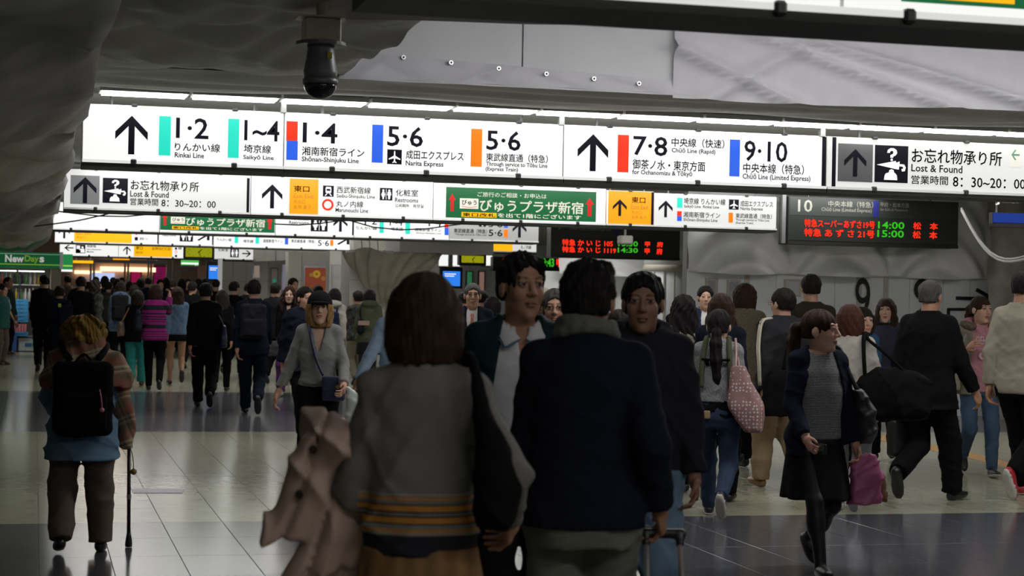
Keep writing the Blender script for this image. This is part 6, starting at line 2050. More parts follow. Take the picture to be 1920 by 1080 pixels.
person('person_plaid', 'person in dark checked jacket beside the olive parka', 672, d, HT(672, 545, d), away(672, .4), 'm', 1.0, 2, 'mid', 'short', 'black', top=dict(m=plaid('plaid_dark', (.03, .035, .04), (.01, .01, .012), (.05, .04, .03), (.12, .12, .1)), hem=.47, t=.022, name='checked_jacket'), bottom=('trousers', fab('khaki', (.16, .14, .1)), .016), shoes=SHK, stride=.25)
d = 29.5
P27 = person('woman_olive', 'dark-haired woman in olive hooded parka with a shoulder bag', 693, d, HT(693, 541, d), away(693, .1), 'f', 1.05, 2, 'mid', 'bobshort', 'black', top=dict(m=F_OLIVE, hem=.47, t=.03, loose=1, hood=True, name='parka'), bottom=('skirt', F_CHAR, .02, .36, (.01, .01, .012)), shoes=SHK, stride=.3)
d = 15.2
P28 = person('man_bluesleeve', 'man in pale blue shirt pulling a small trolley, mostly hidden', 752, d, 1.62, away(752, 0), 'm', 1.02, 1, 'tan', 'short', 'black', top=dict(m=F_SKY, hem=.47, t=.014, loose=.6, name='shirt'), bottom=('trousers', F_BLACK, .018), armL=(-.25, .34, .15, -.1), shoes=SHK, stride=.3, curl=1.0)

# ------------------------------------------------ centre, between the foreground heads
d = 18.8
P5 = person('man_pinktie', 'grey-haired man in dark suit with pink tie coming forward', 886, d, HT(886, 530, d), toward(886, 0), 'm', 1.05, 1, 'mid', 'crop', 'grey', top=SUIT(F_SUITN, open=(.03, .055)), inner=SHIRT(hem=.46, t=.008), bottom=('trousers', F_SUITN, .018), shoes=SHK, head=(.05, 0), glasses=True, stride=.3)
d = 12.2
P6 = person('man_glasses', 'elderly man with glasses looking out beside the navy jacket', 1040, d, HT(1040, 542, d), toward(1040, .05), 'm', 1.05, 0, 'mid', 'short', 'grey', top=dict(m=F_BLACK, hem=.46, t=.022, loose=.9, name='jacket', collar=(.02, .01)), bottom=('trousers', F_CHAR, .018), shoes=SHK, glasses=True, head=(-.05, 0))
d = 10.2
person('woman_peek', 'woman with glasses whose forehead shows between two men', 1163, d, HT(1163, 580, d), toward(1163, .1), 'f', 1.0, 1, 'pale', 'bob', 'soft', top=dict(m=F_CHAR, hem=.46, name='coat'), bottom=('trousers', F_BLACK, .012), shoes=SHK, glasses=True)
d = 20.0
person('woman_beige_hat', 'woman in a beige knitted hat far behind the man with glasses', 1018, d, HT(1018, 540, d), toward(1018, .4), 'f', 1.0, 2, 'mid', 'bobshort', 'soft', cap=fab('knit_beige', (.3, .27, .22)), top=dict(m=F_CHAR, hem=.45, name='coat'), bottom=('trousers', F_BLACK, .012), shoes=SHK)
for i, (px, ty, d, lab) in enumerate(((868, 548, 30, 'dark figure far behind the man with the pink tie, left'), (905, 545, 27, 'dark-haired figure behind the right shoulder of the pink-tie man'), (925, 556, 24, 'dark-haired woman between the pink-tie man and the polo man'))):
    person('ctr%d' % i, lab, px, d, HT(px, ty, d), away(px, .5 * i), 'f' if i == 2 else 'm', 1.0, 2, 'mid', 'bob' if i == 2 else 'short', 'black', top=dict(m=[F_CHAR, F_NAVY, F_BLACK][i], hem=.45, name='coat'), bottom=('trousers', F_BLACK, .014), shoes=SHK)

# ------------------------------------------------ right group
d = 14.8
person('woman_wavy', 'woman with long wavy black hair and pale jacket, back turned', 1283, d, HT(1283, 553, d), away(1283, .35), 'f', 1.0, 1, 'pale', 'wavy', 'black', top=dict(m=F_CREAM, hem=.47, t=.02, name='jacket'), bottom=('trousers', F_BLACK, .012), shoes=SHK, stride=.2)
d = 20.5
person('man_facing_suit', 'young man in navy suit facing the camera by the round column', 1322, d, HT(1322, 536, d), toward(1322, .1), 'm', 1.0, 2, 'pale', 'short', 'black', top=SUIT(fab('navy_bright', (.018, .03, .07)), open=(.025, .045)), inner=SHIRT(hem=.46, t=.008), bottom=('trousers', F_SUITN, .016), shoes=SHK, stride=.2)
d = 14.1
P32 = person('woman_navyknit', 'brown-haired woman in navy knitwear, back turned', 1352, d, HT(1352, 549, d), away(1352, -.1), 'f', 1.05, 1, 'mid', 'long', 'brown', top=dict(m=F_NAVY, hem=.47, t=.02, loose=.6, name='sweater'), bottom=('trousers', F_BLACK, .014), shoes=SHK, stride=.3)
d = D(1350, 974)
P33 = person('girl_tweed', 'young woman in grey tweed jacket and dark jeans, hair in a low ponytail', 1348, d, HT(1348, 577, d), away(1348, -.1), 'f', 1.02, 0, 'pale', 'lowpony', 'black', stride=.55, lead='L', rearlift=.13, top=dict(m=F_TWEED, hem=.575, t=.02, loose=.7, name='tweed_jacket', collar=(.012, .008)), inner=dict(m=F_BLACK, hem=.50, t=.012, sleeve=None, name='undershirt', loose=.3), bottom=('trousers', F_JEAN, .010), shoes=(.015, .015, .02), sole=(.5, .48, .45), armL=(.25, .12, .5, .2), armR=(.3, .15, 1.0, .2))
d = 17.2
person('woman_bob_tweed', 'brown bob-haired woman in brown tweed coat, back turned', 1397, d, HT(1397, 530, d), away(1397, .5), 'f', 1.1, 1, 'mid', 'bob', 'brown', top=dict(m=F_BTWEED, hem=.40, t=.03, loose=1, name='coat', collar=(.02, .014)), bottom=('trousers', F_BLACK, .014), shoes=SHK, stride=.2, head=(.3, 0))
d = D(1455, 917)
VM = person('man_varsity', 'man in varsity jacket with cream sleeve stripe and tan trousers', 1470, d, HT(1470, 540, d), away(1470, .45), 'm', 1.16, 1, 'mid', 'short', 'black', top=dict(m=fab('varsity', (.022, .023, .026)), hem=.47, t=.03, loose=1, name='varsity_jacket', collar=(.022, .014)), bottom=('trousers', F_TAN, .026), shoes=(.22, .12, .05), stride=.4, lead='L', head=(.35, 0), glasses=True)
d = 16.8
person('man_tall', 'tall man with thick black hair in brown jacket, back turned', 1521, d, HT(1521, 514, d), away(1521, .25), 'm', 1.0, 1, 'mid', 'short', 'black', top=dict(m=fab('dark_brown', (.035, .028, .022)), hem=.45, t=.022, loose=.8, name='jacket', collar=(.016, .01)), inner=SHIRT(), bottom=('trousers', F_BLACK, .016), shoes=SHK, stride=.2)
d = D(1540, 1072)
PW = person('woman_ponytail', 'woman with brown ponytail, navy cardigan and wavy striped top, holding a phone', 1536, d, HT(1536, 577, d), toward(1536, .42), 'f', 1.0, 0, 'pale', 'pony', 'brown', stride=.5, lead='R', rearlift=.1,
            top=dict(m=fab('cardigan_navy', (.012, .014, .026)), hem=.46, t=.022, loose=.8, open=(.125, .085), name='cardigan', amp=.005), inner=dict(m=wave_fab('wavy_stripe', (.035, .035, .04), (.34, .34, .35), 34, dist=2.5), hem=.52, t=.010, sleeve=None, loose=.6, name='striped_top', amp=.003), bottom=('skirt', fab('skirt_black', (.011, .011, .014)),   .03, .30, (.006, .006, .0065), 8), shoes=SHK, armR=(.15, .18, .6, .25), armL=(.0, .25, .25, .1), head=(.85, .0), curl=.9)
d = D(1596, 962)
WC = person('woman_whitecoat', 'auburn-haired woman in off-white coat with a big black bag, back turned', 1594, d, HT(1594, 569, d), away(1594, -.15), 'f', 1.08, 1, 'pale', 'bob', 'red', top=dict(m=F_WARMW, hem=.42, t=.028, loose=1, flare=.03, name='coat', collar=(.02, .014)), bottom=('trousers', fab('light_grey', (.3, .3, .32)), .014), shoes=(.5, .5, .52), stride=.4, lead='L', rearlift=.12, sole=(.35, .35, .35), armR=(.1, .22, .4, .1))
d = 16.0
person('child_blue', 'person in blue jacket half hidden by the auburn-haired woman', 1616, d, HT(1616, 575, d), toward(1616, .5), 'f', .95, 2, 'pale', 'bobshort', 'soft', top=dict(m=fab('azure', (.03, .08, .16)), hem=.46, t=.02, name='jacket'), bottom=('trousers', F_BLACK, .012), shoes=SHK)
d = 18.4
SM = person('woman_scarf', 'smiling woman with grey scarf in front of the big 9', 1662, d, HT(1662, 558, d), toward(1662, -.1), 'f', .98, 1, 'pale', 'long', 'brown', top=dict(m=fab('plum_navy', (.035, .035, .06)), hem=.43, t=.022, name='coat'), bottom=('trousers', F_BLACK, .012), shoes=SHK, scarf=fab('scarf_check', (.15, .17, .17), .95, .5, 30), stride=.2)
d = D(1740, 942)
SB = person('man_blacksuit', 'grey-cropped man in black suit striding away to the right', 1742, d, HT(1742, 523, d), away(1742, -.45), 'm', 1.1, 0, 'tan', 'crop', 'grey', stride=.62, lead='R', top=SUIT(F_SUIT, hem=.44, t=.026), inner=SHIRT(), bottom=('trousers', F_SUIT, .026), shoes=SHK, armR=(.22, .26, .25, .0), armL=(-.2, .15, .3, .2))
d = D(1838, 890)
PH = person('girl_pink', 'young woman in pink hoodie under a fur-collared parka walking forward', 1838, d, HT(1838, 554, d), toward(1838, .25), 'f', 1.0, 0, 'pale', 'pony', 'brown', stride=.45, lead='L', rearlift=.1, top=dict(m=fab('parka_sand', (.20, .18, .14)), hem=.46, t=.03, loose=1, open=(.10, .085), name='parka'), inner=dict(m=F_PINK, hem=.475, t=.016, sleeve=None, loose=.6, hood=True, name='pink_hoodie'), bottom=('trousers', fab('jeans_blue', (.05, .09, .15), .85, .25, 12), .010), shoes=(.03, .03, .03), sole=(.5, .46, .38), head=(.45, 0), armR=(.2, .2, 1.9, .3), armL=(-.1, .2, .3, .1))
# fur collar
ho = PH['ho']
shp = []
for i in range(13):
    an = -2.4 + 4.8 * i / 12
    c = (math.sin(an) * .145, -math.cos(an) * .115 + PH['cy'](.83) - .005, PH['Z'](.838) + .01 * math.cos(an))
    shp.append([ell(c, (.045, .045, .04)), .02])
sdf_obj('fur_collar', shp, .013, fab('fur', (.14, .105, .075), .95, .6, 60, 1.0, 120), PH['root'], disp=lambda x, y, z: .007 * np.sin(x * 140 + 9 * np.sin(z * 90)) * np.sin(y * 120 + z * 130))
d = 15.0
RM = person('man_cream', 'man in cream sweater and red shoes cut by the right edge', 1914, d, HT(1914, 508, d), away(1914, -.5), 'm', 1.05, 1, 'tan', 'short', 'black', top=dict(m=F_CREAM, hem=.47, t=.022, loose=.8, name='sweater'), bottom=('trousers', F_BLACK, .016), shoes=(.35, .02, .03), sole=(.5, .5, .5), stride=.5, lead='L', head=(.3, 0))

# ------------------------------------------------ far crowd at the left
FAR = [
    (127, 515, 47, 'm', 'short', F_BROWN, 'person in brown jacket far behind the boy in the blazer'), (148, 521, 46, 'm', 'short', F_SUIT, 'dark-suited figure far behind the man near the kiosk'), (180, 515, 50, 'm', 'short', F_CHAR, 'small far head before the pale blue window'),
    (196, 516, 45, 'f', 'bob', F_BLACK, 'far dark-haired woman left of the rucksack wearer'), (203, 528, 42, 'm', 'short', fab('dk_olive', (.05, .045, .035)), 'man in dark olive coat beside the rucksack wearer'), (212, 514, 51, 'm', 'short', F_NAVY, 'tall far head above the rucksack wearer'),
    (228, 515, 52, 'm', 'short', F_CHAR, 'far head right of the rucksack wearer'), (243, 527, 44, 'f', 'bobshort', fab('pale_scarf', (.3, .28, .22)), 'far woman in pale scarf left of the striped tunic'), (263, 520, 48, 'f', 'bob', F_BLACK, 'far woman in black before the first magenta banner'),
    (278, 516, 47, 'm', 'short', F_NAVY, 'tall far man between the two magenta banners'), (311, 517, 46, 'f', 'long', fab('slate', (.03, .035, .05)), 'far woman with straight long hair before the dark magenta banner'), (324, 526, 50, 'm', 'thin', F_CHAR, 'far balding man right of the dark magenta banner'),
    (341, 522, 45, 'f', 'bob', fab('wine', (.10, .012, .02)), 'far woman in wine red below the small green sign'), (352, 518, 52, 'm', 'short', F_CHAR, 'far dark head under the small green sign'), (360, 528, 36, 'm', 'short', F_SUIT, 'man in black suit looking right beyond the denim jacket'),
    (372, 522, 44, 'f', 'bob', fab('grey_coat', (.13, .13, .12)), 'far woman in grey coat left of the suited man'), (384, 520, 47, 'm', 'short', F_CHAR, 'far man just left of the left blue screen'), (405, 524, 43, 'm', 'short', F_BLACK, 'far figure right under the left blue screen'),
    (165, 528, 44, 'm', 'short', F_CHAR, 'far dark figure beside the bushy-haired woman'), (252, 533, 40, 'f', 'bob', F_BLACK, 'dark-haired woman just behind the teal trousers'), (300, 524, 43, 'm', 'short', F_NAVY, 'far man right behind the striped tunic'), (465, 530, 38, 'm', 'short', F_CHAR, 'dark figure hidden behind the square backpack'),
    (597, 535, 34, 'm', 'short', F_CHAR, 'dark head by the pastry poster behind the black cap'), (220, 522, 46, 'f', 'bobshort', F_BROWN, 'far brown-clad woman above the rucksack'),
]
seen = {}
for i, (px, ty, d, sx, hr, m, lab) in enumerate(FAR):
    person('far%d' % i, lab, px, d, min(1.86, HT(px, ty, d)), away(px, random.Random(i).uniform(-.5, .5)) if i % 7 != 6 else toward(px, .2), sx, 1.0 + .04 * (i % 3), 3, 'mid', hr, 'soft' if i % 2 else 'black', stride=.2 + .05 * (i % 4), lead='L' if i % 2 else 'R',
           top=dict(m=m, hem=.45, t=.022, loose=.8, name='jacket'), bottom=('trousers', F_BLACK, .016), shoes=SHK)
# ================================================================ BAGS, CANES AND OTHER THINGS PEOPLE CARRY
def carried(P, name, label, cat, group=None):
    r = P['root']
    return thing(name, label, cat, tuple(r.location), r.rotation_euler[2], group)
M_GOLD = mat('brass', (.55, .38, .14), .3, 1.0)
def strap(o, pts, r, m, name='strap', n=6):
    # smooth the polyline a little
    P_ = [Vector(p) for p in pts]
    out = []
    for i in range(len(P_) - 1):
        a = P_[max(i - 1, 0)]; b = P_[i]; c = P_[i + 1]; e = P_[min(i + 2, len(P_) - 1)]
        for k in range(4):
            t = k / 4
            out.append(.5 * ((2 * b) + (c - a) * t + (2 * a - 5 * b + 4 * c - e) * t * t + (3 * b - a - 3 * c + e) * t ** 3))
    out.append(P_[-1])
    return MB().tube(out, r, n).build(name, m, o, True)
def backpack(P, label, m, w=.3, h=.42, dp=.14, zc=.68, tm=None, pocket=True, res=.014, group=None, t=.03, x=0.0, shoulder=True):
    H, Z, cy = P['H'], P['Z'], P['cy']
    o = carried(P, 'backpack', label, 'backpack', group)
    yb = cy(zc) - .068 * H - t
    z = Z(zc)
    sdf_obj('main_body', [[boxs((x, yb - dp / 2, z), (w / 2, dp / 2, h / 2), min(.05, dp * .35)), 0]], res, m, o, disp=folds(.005, len(label)))
    if pocket:
        sdf_obj('front_pocket', [[boxs((x, yb - dp - .012, z - h * .17), (w * .40, .025, h * .25), .02), 0]], res, m, o, disp=folds(.003, len(label) + 3))
    strap(o, [(x - .05, yb - dp * .3, z + h / 2 - .01), (x, yb - dp * .3, z + h / 2 + .04), (x + .05, yb - dp * .3, z + h / 2 - .01)], .009, tm or m, 'top_handle')
    if shoulder:
        for sg in (-1, 1):
            strap(o, [(x * .5 + sg * .07, yb - .02, z + h * .42), (sg * .045 * H, cy(.83) - .045 * H, Z(.836)), (sg * .050 * H, cy(.83) + .01, Z(.852) + .014), (sg * .055 * H, cy(.78) + .06 * H, Z(.804)), (sg * .06 * H, cy(.7) + .082 * H, Z(.71)), (sg * .092 * H, cy(.64) + .04 * H, Z(.63)), (x * .5 + sg * w * .42, yb - .01, z - h * .4)], .016, tm or m, 'shoulder_strap')
    return o, yb, z
def bag_loft(o, name, secs, m, res=.012, p=3.0, seed=1, amp=.004, frame=None):
    return sdf_obj(name, [[loft(secs, p), 0]], res, m, o, disp=folds(amp, seed))
def shoulder_bag(P, label, side, m, z0, z1, rx, ry, y=0.0, xo=0.0, name='shoulder_bag', res=.014, group=None, tm=None):
    H, Z, cy = P['H'], P['Z'], P['cy']
    o = carried(P, name, label, 'bag', group)
    sh = P['J'][side]['sh']
    sg = -1 if side == 'L' else 1
    x = sg * (.115 * H + rx + xo)
    bag_loft(o, 'bag_body', [(z0, x, y, rx * .9, ry * .92), (z0 + .04, x, y, rx, ry), ((z0 + z1) / 2, x, y, rx * .95, ry), (z1, x, y, rx * .45, ry * .92)], m, res)
    for e in (-1, 1):
        strap(o, [(x, y + e * ry * .55, z1 - .01), (sg * (.095 * H), y + e * ry * .3, (z1 + Z(.834)) / 2 + .03), (sh[0] * .9, cy(.8) + e * .02, Z(.834) + .022), (sh[0] * .9, cy(.8) + e * .005, Z(.834) + .026)], .009, tm or m)
    return o

# ---- woman in the striped sweater: tote and coat
P = W1; H = P['H']; Z = P['Z']
o = carried(P, 'tote_bag', 'long black tote bag hanging from the shoulder of the woman in the sweater', 'bag')
bag_loft(o, 'bag_body', [(.958, .18, -.155, .040, .05), (.985, .188, -.155, .056, .07), (1.066, .195, -.155, .066, .075), (1.208, .166, -.15, .036, .05), (1.30, .143, -.14, .020, .03), (1.385, .13, -.11, .012, .02)], F_BLACK, .009, 2.2, 3, .004)
strap(o, [(.13, -.12, 1.36), (.126, -.095, 1.39), (.118, -.03, Z(.837) + .045), (.118, .03, Z(.814) + .05), (.12, .10, 1.26), (.15, .09, 1.15)], .013, F_BLACK)
o = carried(P, 'folded_coat', 'pinkish beige coat draped over the forearm of the woman in the sweater', 'coat')
J = P['J']['L']
e, wr = J['el'], J['wr']
mid = (e + wr) / 2
def lump(c, r, R=None): return ell(c, r, R)
ex, ey, ez = e
fx, fy, fz_ = (e + wr) / 2 + np.array([0, 0, .0])
def flap(z0, z1, x0, x1, y, ry):            # hanging fold: (bottom z, top z, x at bottom, x at top)
    return loft([(z0, x0[0], y - .01, x0[1], ry * .7), ((z0 + z1) / 2, (x0[0] + x1[0]) / 2, y, (x0[1] + x1[1]) / 2 * 1.04, ry), (z1, x1[0], y, x1[1], ry)], 2.4)
zt_ = fz_ + .17
fx = fx - .02
shp = [[cone((fx + .02, fy - .10, zt_ - .03), (fx - .06, fy + .14, zt_ - .0), .065, .06), 0],
       [flap(zt_ - .29, zt_ - .01, (fx - .09, .10), (fx - .04, .06), fy - .04, .085), .03],
       [flap(zt_ - .36, zt_ - .14, (fx - .0, .125), (fx + .035, .07), fy - .06, .065), .012],
       [flap(zt_ - .62, zt_ - .28, (fx + .05, .085), (fx + .04, .10), fy - .04, .06), .012],
       [cone((fx - .04, fy - .05, zt_ - .33), (fx - .19, fy - .07, zt_ - .50), .06, .035), .02], [cone((fx - .19, fy - .06, zt_ - .49), (fx - .06, fy - .06, zt_ - .58), .04, .035), .02]]
def cf(x, y, z):
    a = np.abs(np.sin(17 * x + 9 * z + 1.6 * np.sin(9 * z + 2)))
    b = np.abs(np.sin(11 * z - 21 * x + 1.3 * np.sin(12 * x)))
    return -.022 * (1 - a) ** 2 + .010 * (1 - b) ** 3 * 2 + .004 * np.sin(60 * x - 40 * z)
sdf_obj('draped_cloth', shp, .009, F_BEIGE, o, disp=cf)
ex, ey, ez = fx + .01, fy - .05, zt_ - .07
for (bx, by, bz) in ((ex - .075, ey - .075, ez + .03), (ex - .11, ey - .065, ez - .09)):
    MB().lathe([(.011, -.004), (.013, 0), (.011, .004)], n=10).build('button', mat('button_dark', (.03, .02, .015), .4), o)
    q = bpy.data.objects[o.children[-1].name] if o.children else None
    btn = [c for c in COL.objects if c.parent == o][-1]
    btn.location = (bx, by, bz); btn.rotation_euler = (1.57, 0, -.4)

# ---- man in navy: trolley
P = M2
J = P['J']['R']
hx, hy, hz = J['wr'] + J['F'] * .10
o = carried(P, 'trolley_suitcase', 'trolley suitcase with silver handle pulled by the man in navy', 'suitcase')
M_ALU = mat('aluminium', (.65, .65, .66), .3, .9)
by, bz = hy - .42, .50
for sg in (-1, 1):
    MB().tube([(hx + sg * .055, hy, hz - .02), (hx + sg * .055, by, bz)], .0085, 8).build('handle_rod', M_ALU, o)
sdf_obj('grip', [[cone((hx - .06, hy, hz), (hx + .06, hy, hz), .017), 0], [cone((hx - .055, hy, hz), (hx - .055, hy - .02, hz - .03), .014), .01], [cone((hx + .055, hy, hz), (hx + .055, hy - .02, hz - .03), .014), .01]], .006, M_BLK, o)
ang = math.atan2(by - hy, bz - hz)
dirv = unit((0, by - hy, bz - hz))
Rt = np.stack([np.array([1, 0, 0]), unit(np.cross(-dirv, [1, 0, 0])), -dirv], 1)
c0 = np.array([hx, by, bz]) + dirv * .27
sdf_obj('shell', [[boxs(tuple(c0), (.19, .115, .27), .04, Rt), 0]], .014, mat('case_black', (.02, .02, .022), .45), o)
for sg in (-1, 1):
    c = np.array([hx + sg * .14, by, bz]) + dirv * .53
    MB().tube([(c[0] - .012, c[1], .035), (c[0] + .012, c[1], .035)], .035, 12).build('wheel', M_BLK, o)

# ---- man in polo: collar, buttons, emblem
P = M3; H = P['H']; Z = P['Z']; cy = P['cy']; r = P['root']
M_POLO = fab('polo_white', (.60, .60, .63))
def front_y(f): return cy(f) + {.82: .030, .80: .045, .78: .058, .75: .067, .72: .070, .70: .070}[f] * H + .008
for sg in (-1, 1):
    mb = MB()
    a = [(sg * .062, cy(.83) - .03, Z(.871)), (sg * .075, cy(.82) - .0, Z(.852)), (sg * .012, front_y(.80) + .008, Z(.811)), (sg * .070, front_y(.78) + .014, Z(.793)), (sg * .098, cy(.8) + .03, Z(.829))]
    vs_ = [(x, y, z) for x, y, z in a]
    vs2 = [(x * 1.0, y + .006, z + .006) for x, y, z in vs_]
    mb.add(vs_ + vs2, [(0, 1, 4), (1, 2, 3), (1, 3, 4), (5, 9, 6), (6, 8, 7), (6, 9, 8), (2, 7, 8, 3), (3, 8, 9, 4)])
    mb.build('collar_flap', M_POLO, r, True)
    strap(r, [a[2], a[3], a[4]], .0035, fab('piping_blue', (.08, .16, .26)), 'collar_piping', 5)
for f in (.775, .75, .725):
    yy = cy(f) + np.interp(f, [.70, .755, .79], [.070, .068, .056]) * H + .012
    b = MB().lathe([(.0075, -.003), (.0085, 0), (.0075, .003)], n=10).build('button', mat('button_blue', (.04, .06, .12), .4), r)
    b.location = (0.0, yy, Z(f)); b.rotation_euler = (1.57, 0, 0)
mb = MB()
for k in range(5):
    an = k * 1.2566
    mb.tube([(-.062 + .014 * math.sin(an), cy(.72) + .067 * H + .006, Z(.715) + .016 * math.cos(an)), (-.062 + .014 * math.sin(an), cy(.72) + .067 * H + .012, Z(.715) + .016 * math.cos(an))], .010, 8)
mb.build('chest_emblem', mat('emblem_purple', (.045, .03, .16), .7), r)

# ---- man in hoodie: zip and drawcord
P = M4; H = P['H']; Z = P['Z']; cy = P['cy']; r = P['root']
strap(r, [(0, cy(.78) + .058 * H + .03, Z(.799)), (0, cy(.74) + .070 * H + .030, Z(.74)), (0, cy(.68) + .070 * H + .028, Z(.66)), (0, cy(.6) + .066 * H + .032, Z(.58)), (0, cy(.52) + .066 * H + .034, Z(.505))], .004, mat('zip_metal', (.12, .12, .13), .4, .8), 'zip', 5)
strap(r, [(-.04, cy(.78) + .060 * H + .028, Z(.804)), (-.05, cy(.74) + .07 * H + .028, Z(.764)), (-.055, cy(.7) + .07 * H + .030, Z(.66))], .004, F_CHAR, 'drawcord', 5)

# ---- elderly woman: backpack, shawl, cane
P = OW; H = P['H']; Z = P['Z']; cy = P['cy']; r = P['root']
M_PLAID = plaid('plaid_shawl', (.24, .175, .105), (.06, .05, .035), (.20, .04, .03), (.40, .36, .26), .9)
shp = [[loft([(Z(.69), .02, cy(.76) - .03, .262, .165), (Z(.774), .01, cy(.78) - .03, .245, .165), (Z(.834), 0, cy(.82) - .03, .205, .15), (Z(.864), 0, cy(.84) - .02, .145, .125), (Z(.899), 0, cy(.86) - .01, .10, .10)], 2.2), 0],
       [cone((.17, cy(.75) + .02, Z(.764)), (.235, cy(.7) + .05, Z(.60)), .075, .06), .04], [cone((.23, cy(.7) + .05, Z(.62)), (.255, cy(.7) + .06, Z(.47)), .06, .05), .03]]
sdf_obj('plaid_shawl', shp, .011, M_PLAID, r, subs=[[cone((0, cy(.83) - .02, Z(.814)), tuple(P['ho'] + np.array([0, 0, -.02])), .05, .05), .02]], disp=lambda x, y, z: .009 * np.sin(25 * z + 18 * x + 3 * np.sin(20 * x)) + .005 * np.sin(45 * x - 20 * z))
for k in range(9):
    strap(r, [(.225 + .008 * k, cy(.7) + .02 + .012 * k, Z(.475)), (.228 + .008 * k, cy(.7) + .02 + .012 * k, Z(.43))], .0028, fab('fringe', (.2, .16, .1)), 'fringe', 4)
o, yb, zz = backpack(P, 'black backpack with a pink charm on the elderly woman', F_BLACK, .34, .43, .17, .655, res=.011, t=.075, pocket=True, shoulder=False)
strap(o, [(-.08, yb + .0, Z(.814)), (-.12, cy(.8) - .11, Z(.849)), (-.13, cy(.8) + .02, Z(.854) + .02), (-.13, cy(.8) + .12, Z(.794))], .02, F_BLACK, 'shoulder_strap')
strap(o, [(.08, yb + .0, Z(.814)), (.12, cy(.8) - .11, Z(.849)), (.13, cy(.8) + .02, Z(.854) + .02), (.13, cy(.8) + .12, Z(.794))], .02, F_BLACK, 'shoulder_strap')
strap(o, [(.09, yb - .20, zz + .06), (.10, yb - .215, zz + .01), (.105, yb - .215, zz - .04)], .004, mat('charm_pink', (.5, .16, .22), .5), 'charm_cord', 5)
MB().lathe([(.004, -.014), (.014, -.006), (.014, .006), (.004, .014)], (.105, yb - .215, zz - .055), 10).build('charm', mat('charm_pink', (.5, .16, .22), .5), o, True)
J = P['J']['R']
hx, hy, hz = J['wr'] + J['F'] * .085
o = carried(P, 'walking_cane', 'black walking cane in the right hand of the elderly woman', 'cane')
MB().tube([(hx + .02, hy, hz - .02), (hx + .03, hy + .01, .03)], .0115, 10).build('shaft', M_BLK, o, True)
MB().tube([(hx + .026, hy + .006, .32), (hx + .0265, hy + .0065, .29)], .014, 10).build('adjuster_ring', M_STEEL, o)
MB().lathe([(.02, .003), (.022, .02), (.015, .07), (.012, .09)], (hx + .03, hy + .01, 0), 12).build('rubber_tip', M_BLK, o, True)
sdf_obj('handle', [[cone((hx + .02, hy - .06, hz + .0), (hx + .02, hy + .06, hz + .006), .015, .013), 0], [cone((hx + .02, hy, hz), (hx + .02, hy, hz - .05), .013, .012), .015]], .006, M_BLK, o)
strap(o, [(hx + .02, hy, hz - .03), (hx + .045, hy - .02, hz - .12), (hx + .05, hy - .02, hz - .2)], .003, mat('cord_tan', (.2, .16, .08), .6), 'wrist_cord', 5)
MB().lathe([(.004, -.02), (.018, -.01), (.02, 0), (.018, .01), (.004, .02)], (hx + .05, hy - .02, hz - .2), 10).build('bell', mat('bell_ochre', (.22, .12, .02), .4), o, True)

# ---- capped woman: crossbody bag, carrier bag, lettering
P = CG; H = P['H']; Z = P['Z']; cy = P['cy']; r = P['root']
o = carried(P, 'crossbody_bag', 'small navy leather crossbody bag with a gold clasp', 'bag')
bx = -.115
sdf_obj('bag_body', [[boxs((bx, cy(.5) + .145, Z(.535)), (.085, .04, .085), .02), 0]], .009, L_NAVY, o)
sdf_obj('flap', [[boxs((bx, cy(.5) + .178, Z(.565)), (.088, .016, .055), .012), 0]], .009, L_NAVY, o)
MB().tube([(bx - .03, cy(.5) + .196, Z(.55)), (bx - .03, cy(.5) + .202, Z(.55))], .016, 12).build('clasp', M_GOLD, o)
strap(o, [(bx + .08, cy(.55) + .15, Z(.60)), (.02, cy(.7) + .135, Z(.68)), (.06, cy(.77) + .118, Z(.774)), (.078, cy(.8) + .05, Z(.829) + .012), (.08, cy(.8) + .0, Z(.841) + .02), (.06, cy(.78) - .08, Z(.794))], .011, L_NAVY)
for sg in (-1, 1):
    MB().lathe([(.008, -.008), (.008, .008)], (bx + sg * .08, cy(.55) + .14, Z(.595)), 8).build('ring', M_GOLD, o)
J = P['J']['L']
o = carried(P, 'carrier_bag', 'white plastic carrier bag behind the capped woman', 'bag')
cx_, cy_, cz_ = J['wr'] + J['F'] * .06 + np.array([-.10, .0, .03])
M_PLAS = mat('plastic_white', (.58, .62, .62), .3, noise=.05, bump=.6, bscale=18)
bag_loft(o, 'bag_body', [(cz_ - .40, cx_ - .03, cy_ - .02, .10, .06), (cz_ - .3, cx_ - .03, cy_ - .02, .12, .075), (cz_ - .12, cx_ - .01, cy_ - .01, .09, .05), (cz_ - .03, cx_ + .05, cy_, .03, .02), (cz_ + .0, cx_ + .08, cy_, .018, .016)], M_PLAS, .010, 2.4, 4, .006)
def label_text(parent, txt, x0, x1, z0, z1, y, m, flip=True, rz=0.0, tilt=0.0, name='lettering'):
    """lettering on a front (+Y) face: mirrored so that it reads from the front"""
    vs_, fs = text_verts(txt, .02, 2)
    A = np.array(vs_); lo, hi = A.min(0), A.max(0)
    out = []
    for v in vs_:
        fx = (v[0] - lo[0]) / (hi[0] - lo[0]); fz = (v[1] - lo[1]) / (hi[1] - lo[1])
        x = x1 + (x0 - x1) * fx if flip else x0 + (x1 - x0) * fx
        yy = y(x) if callable(y) else y
        out.append((x, yy, z0 + (z1 - z0) * fz + tilt * (fx - .5)))
    return link(name, raw_mesh(name, out, fs, m), parent)
label_text(o, 'SHAKE', cx_ - .16, cx_ - .03, cz_ - .30, cz_ - .265, cy_ + .062, M_BLKP, True, tilt=.05)
def hem_y(x): return cy(.56) + math.sqrt(max(0, 1 - (x / (.089 * H + .016)) ** 2)) * (.063 * H + .016) + .002
label_text(r, 'GIVEAWAY', -.005, .115, Z(.549), Z(.562), hem_y, M_BLKP)

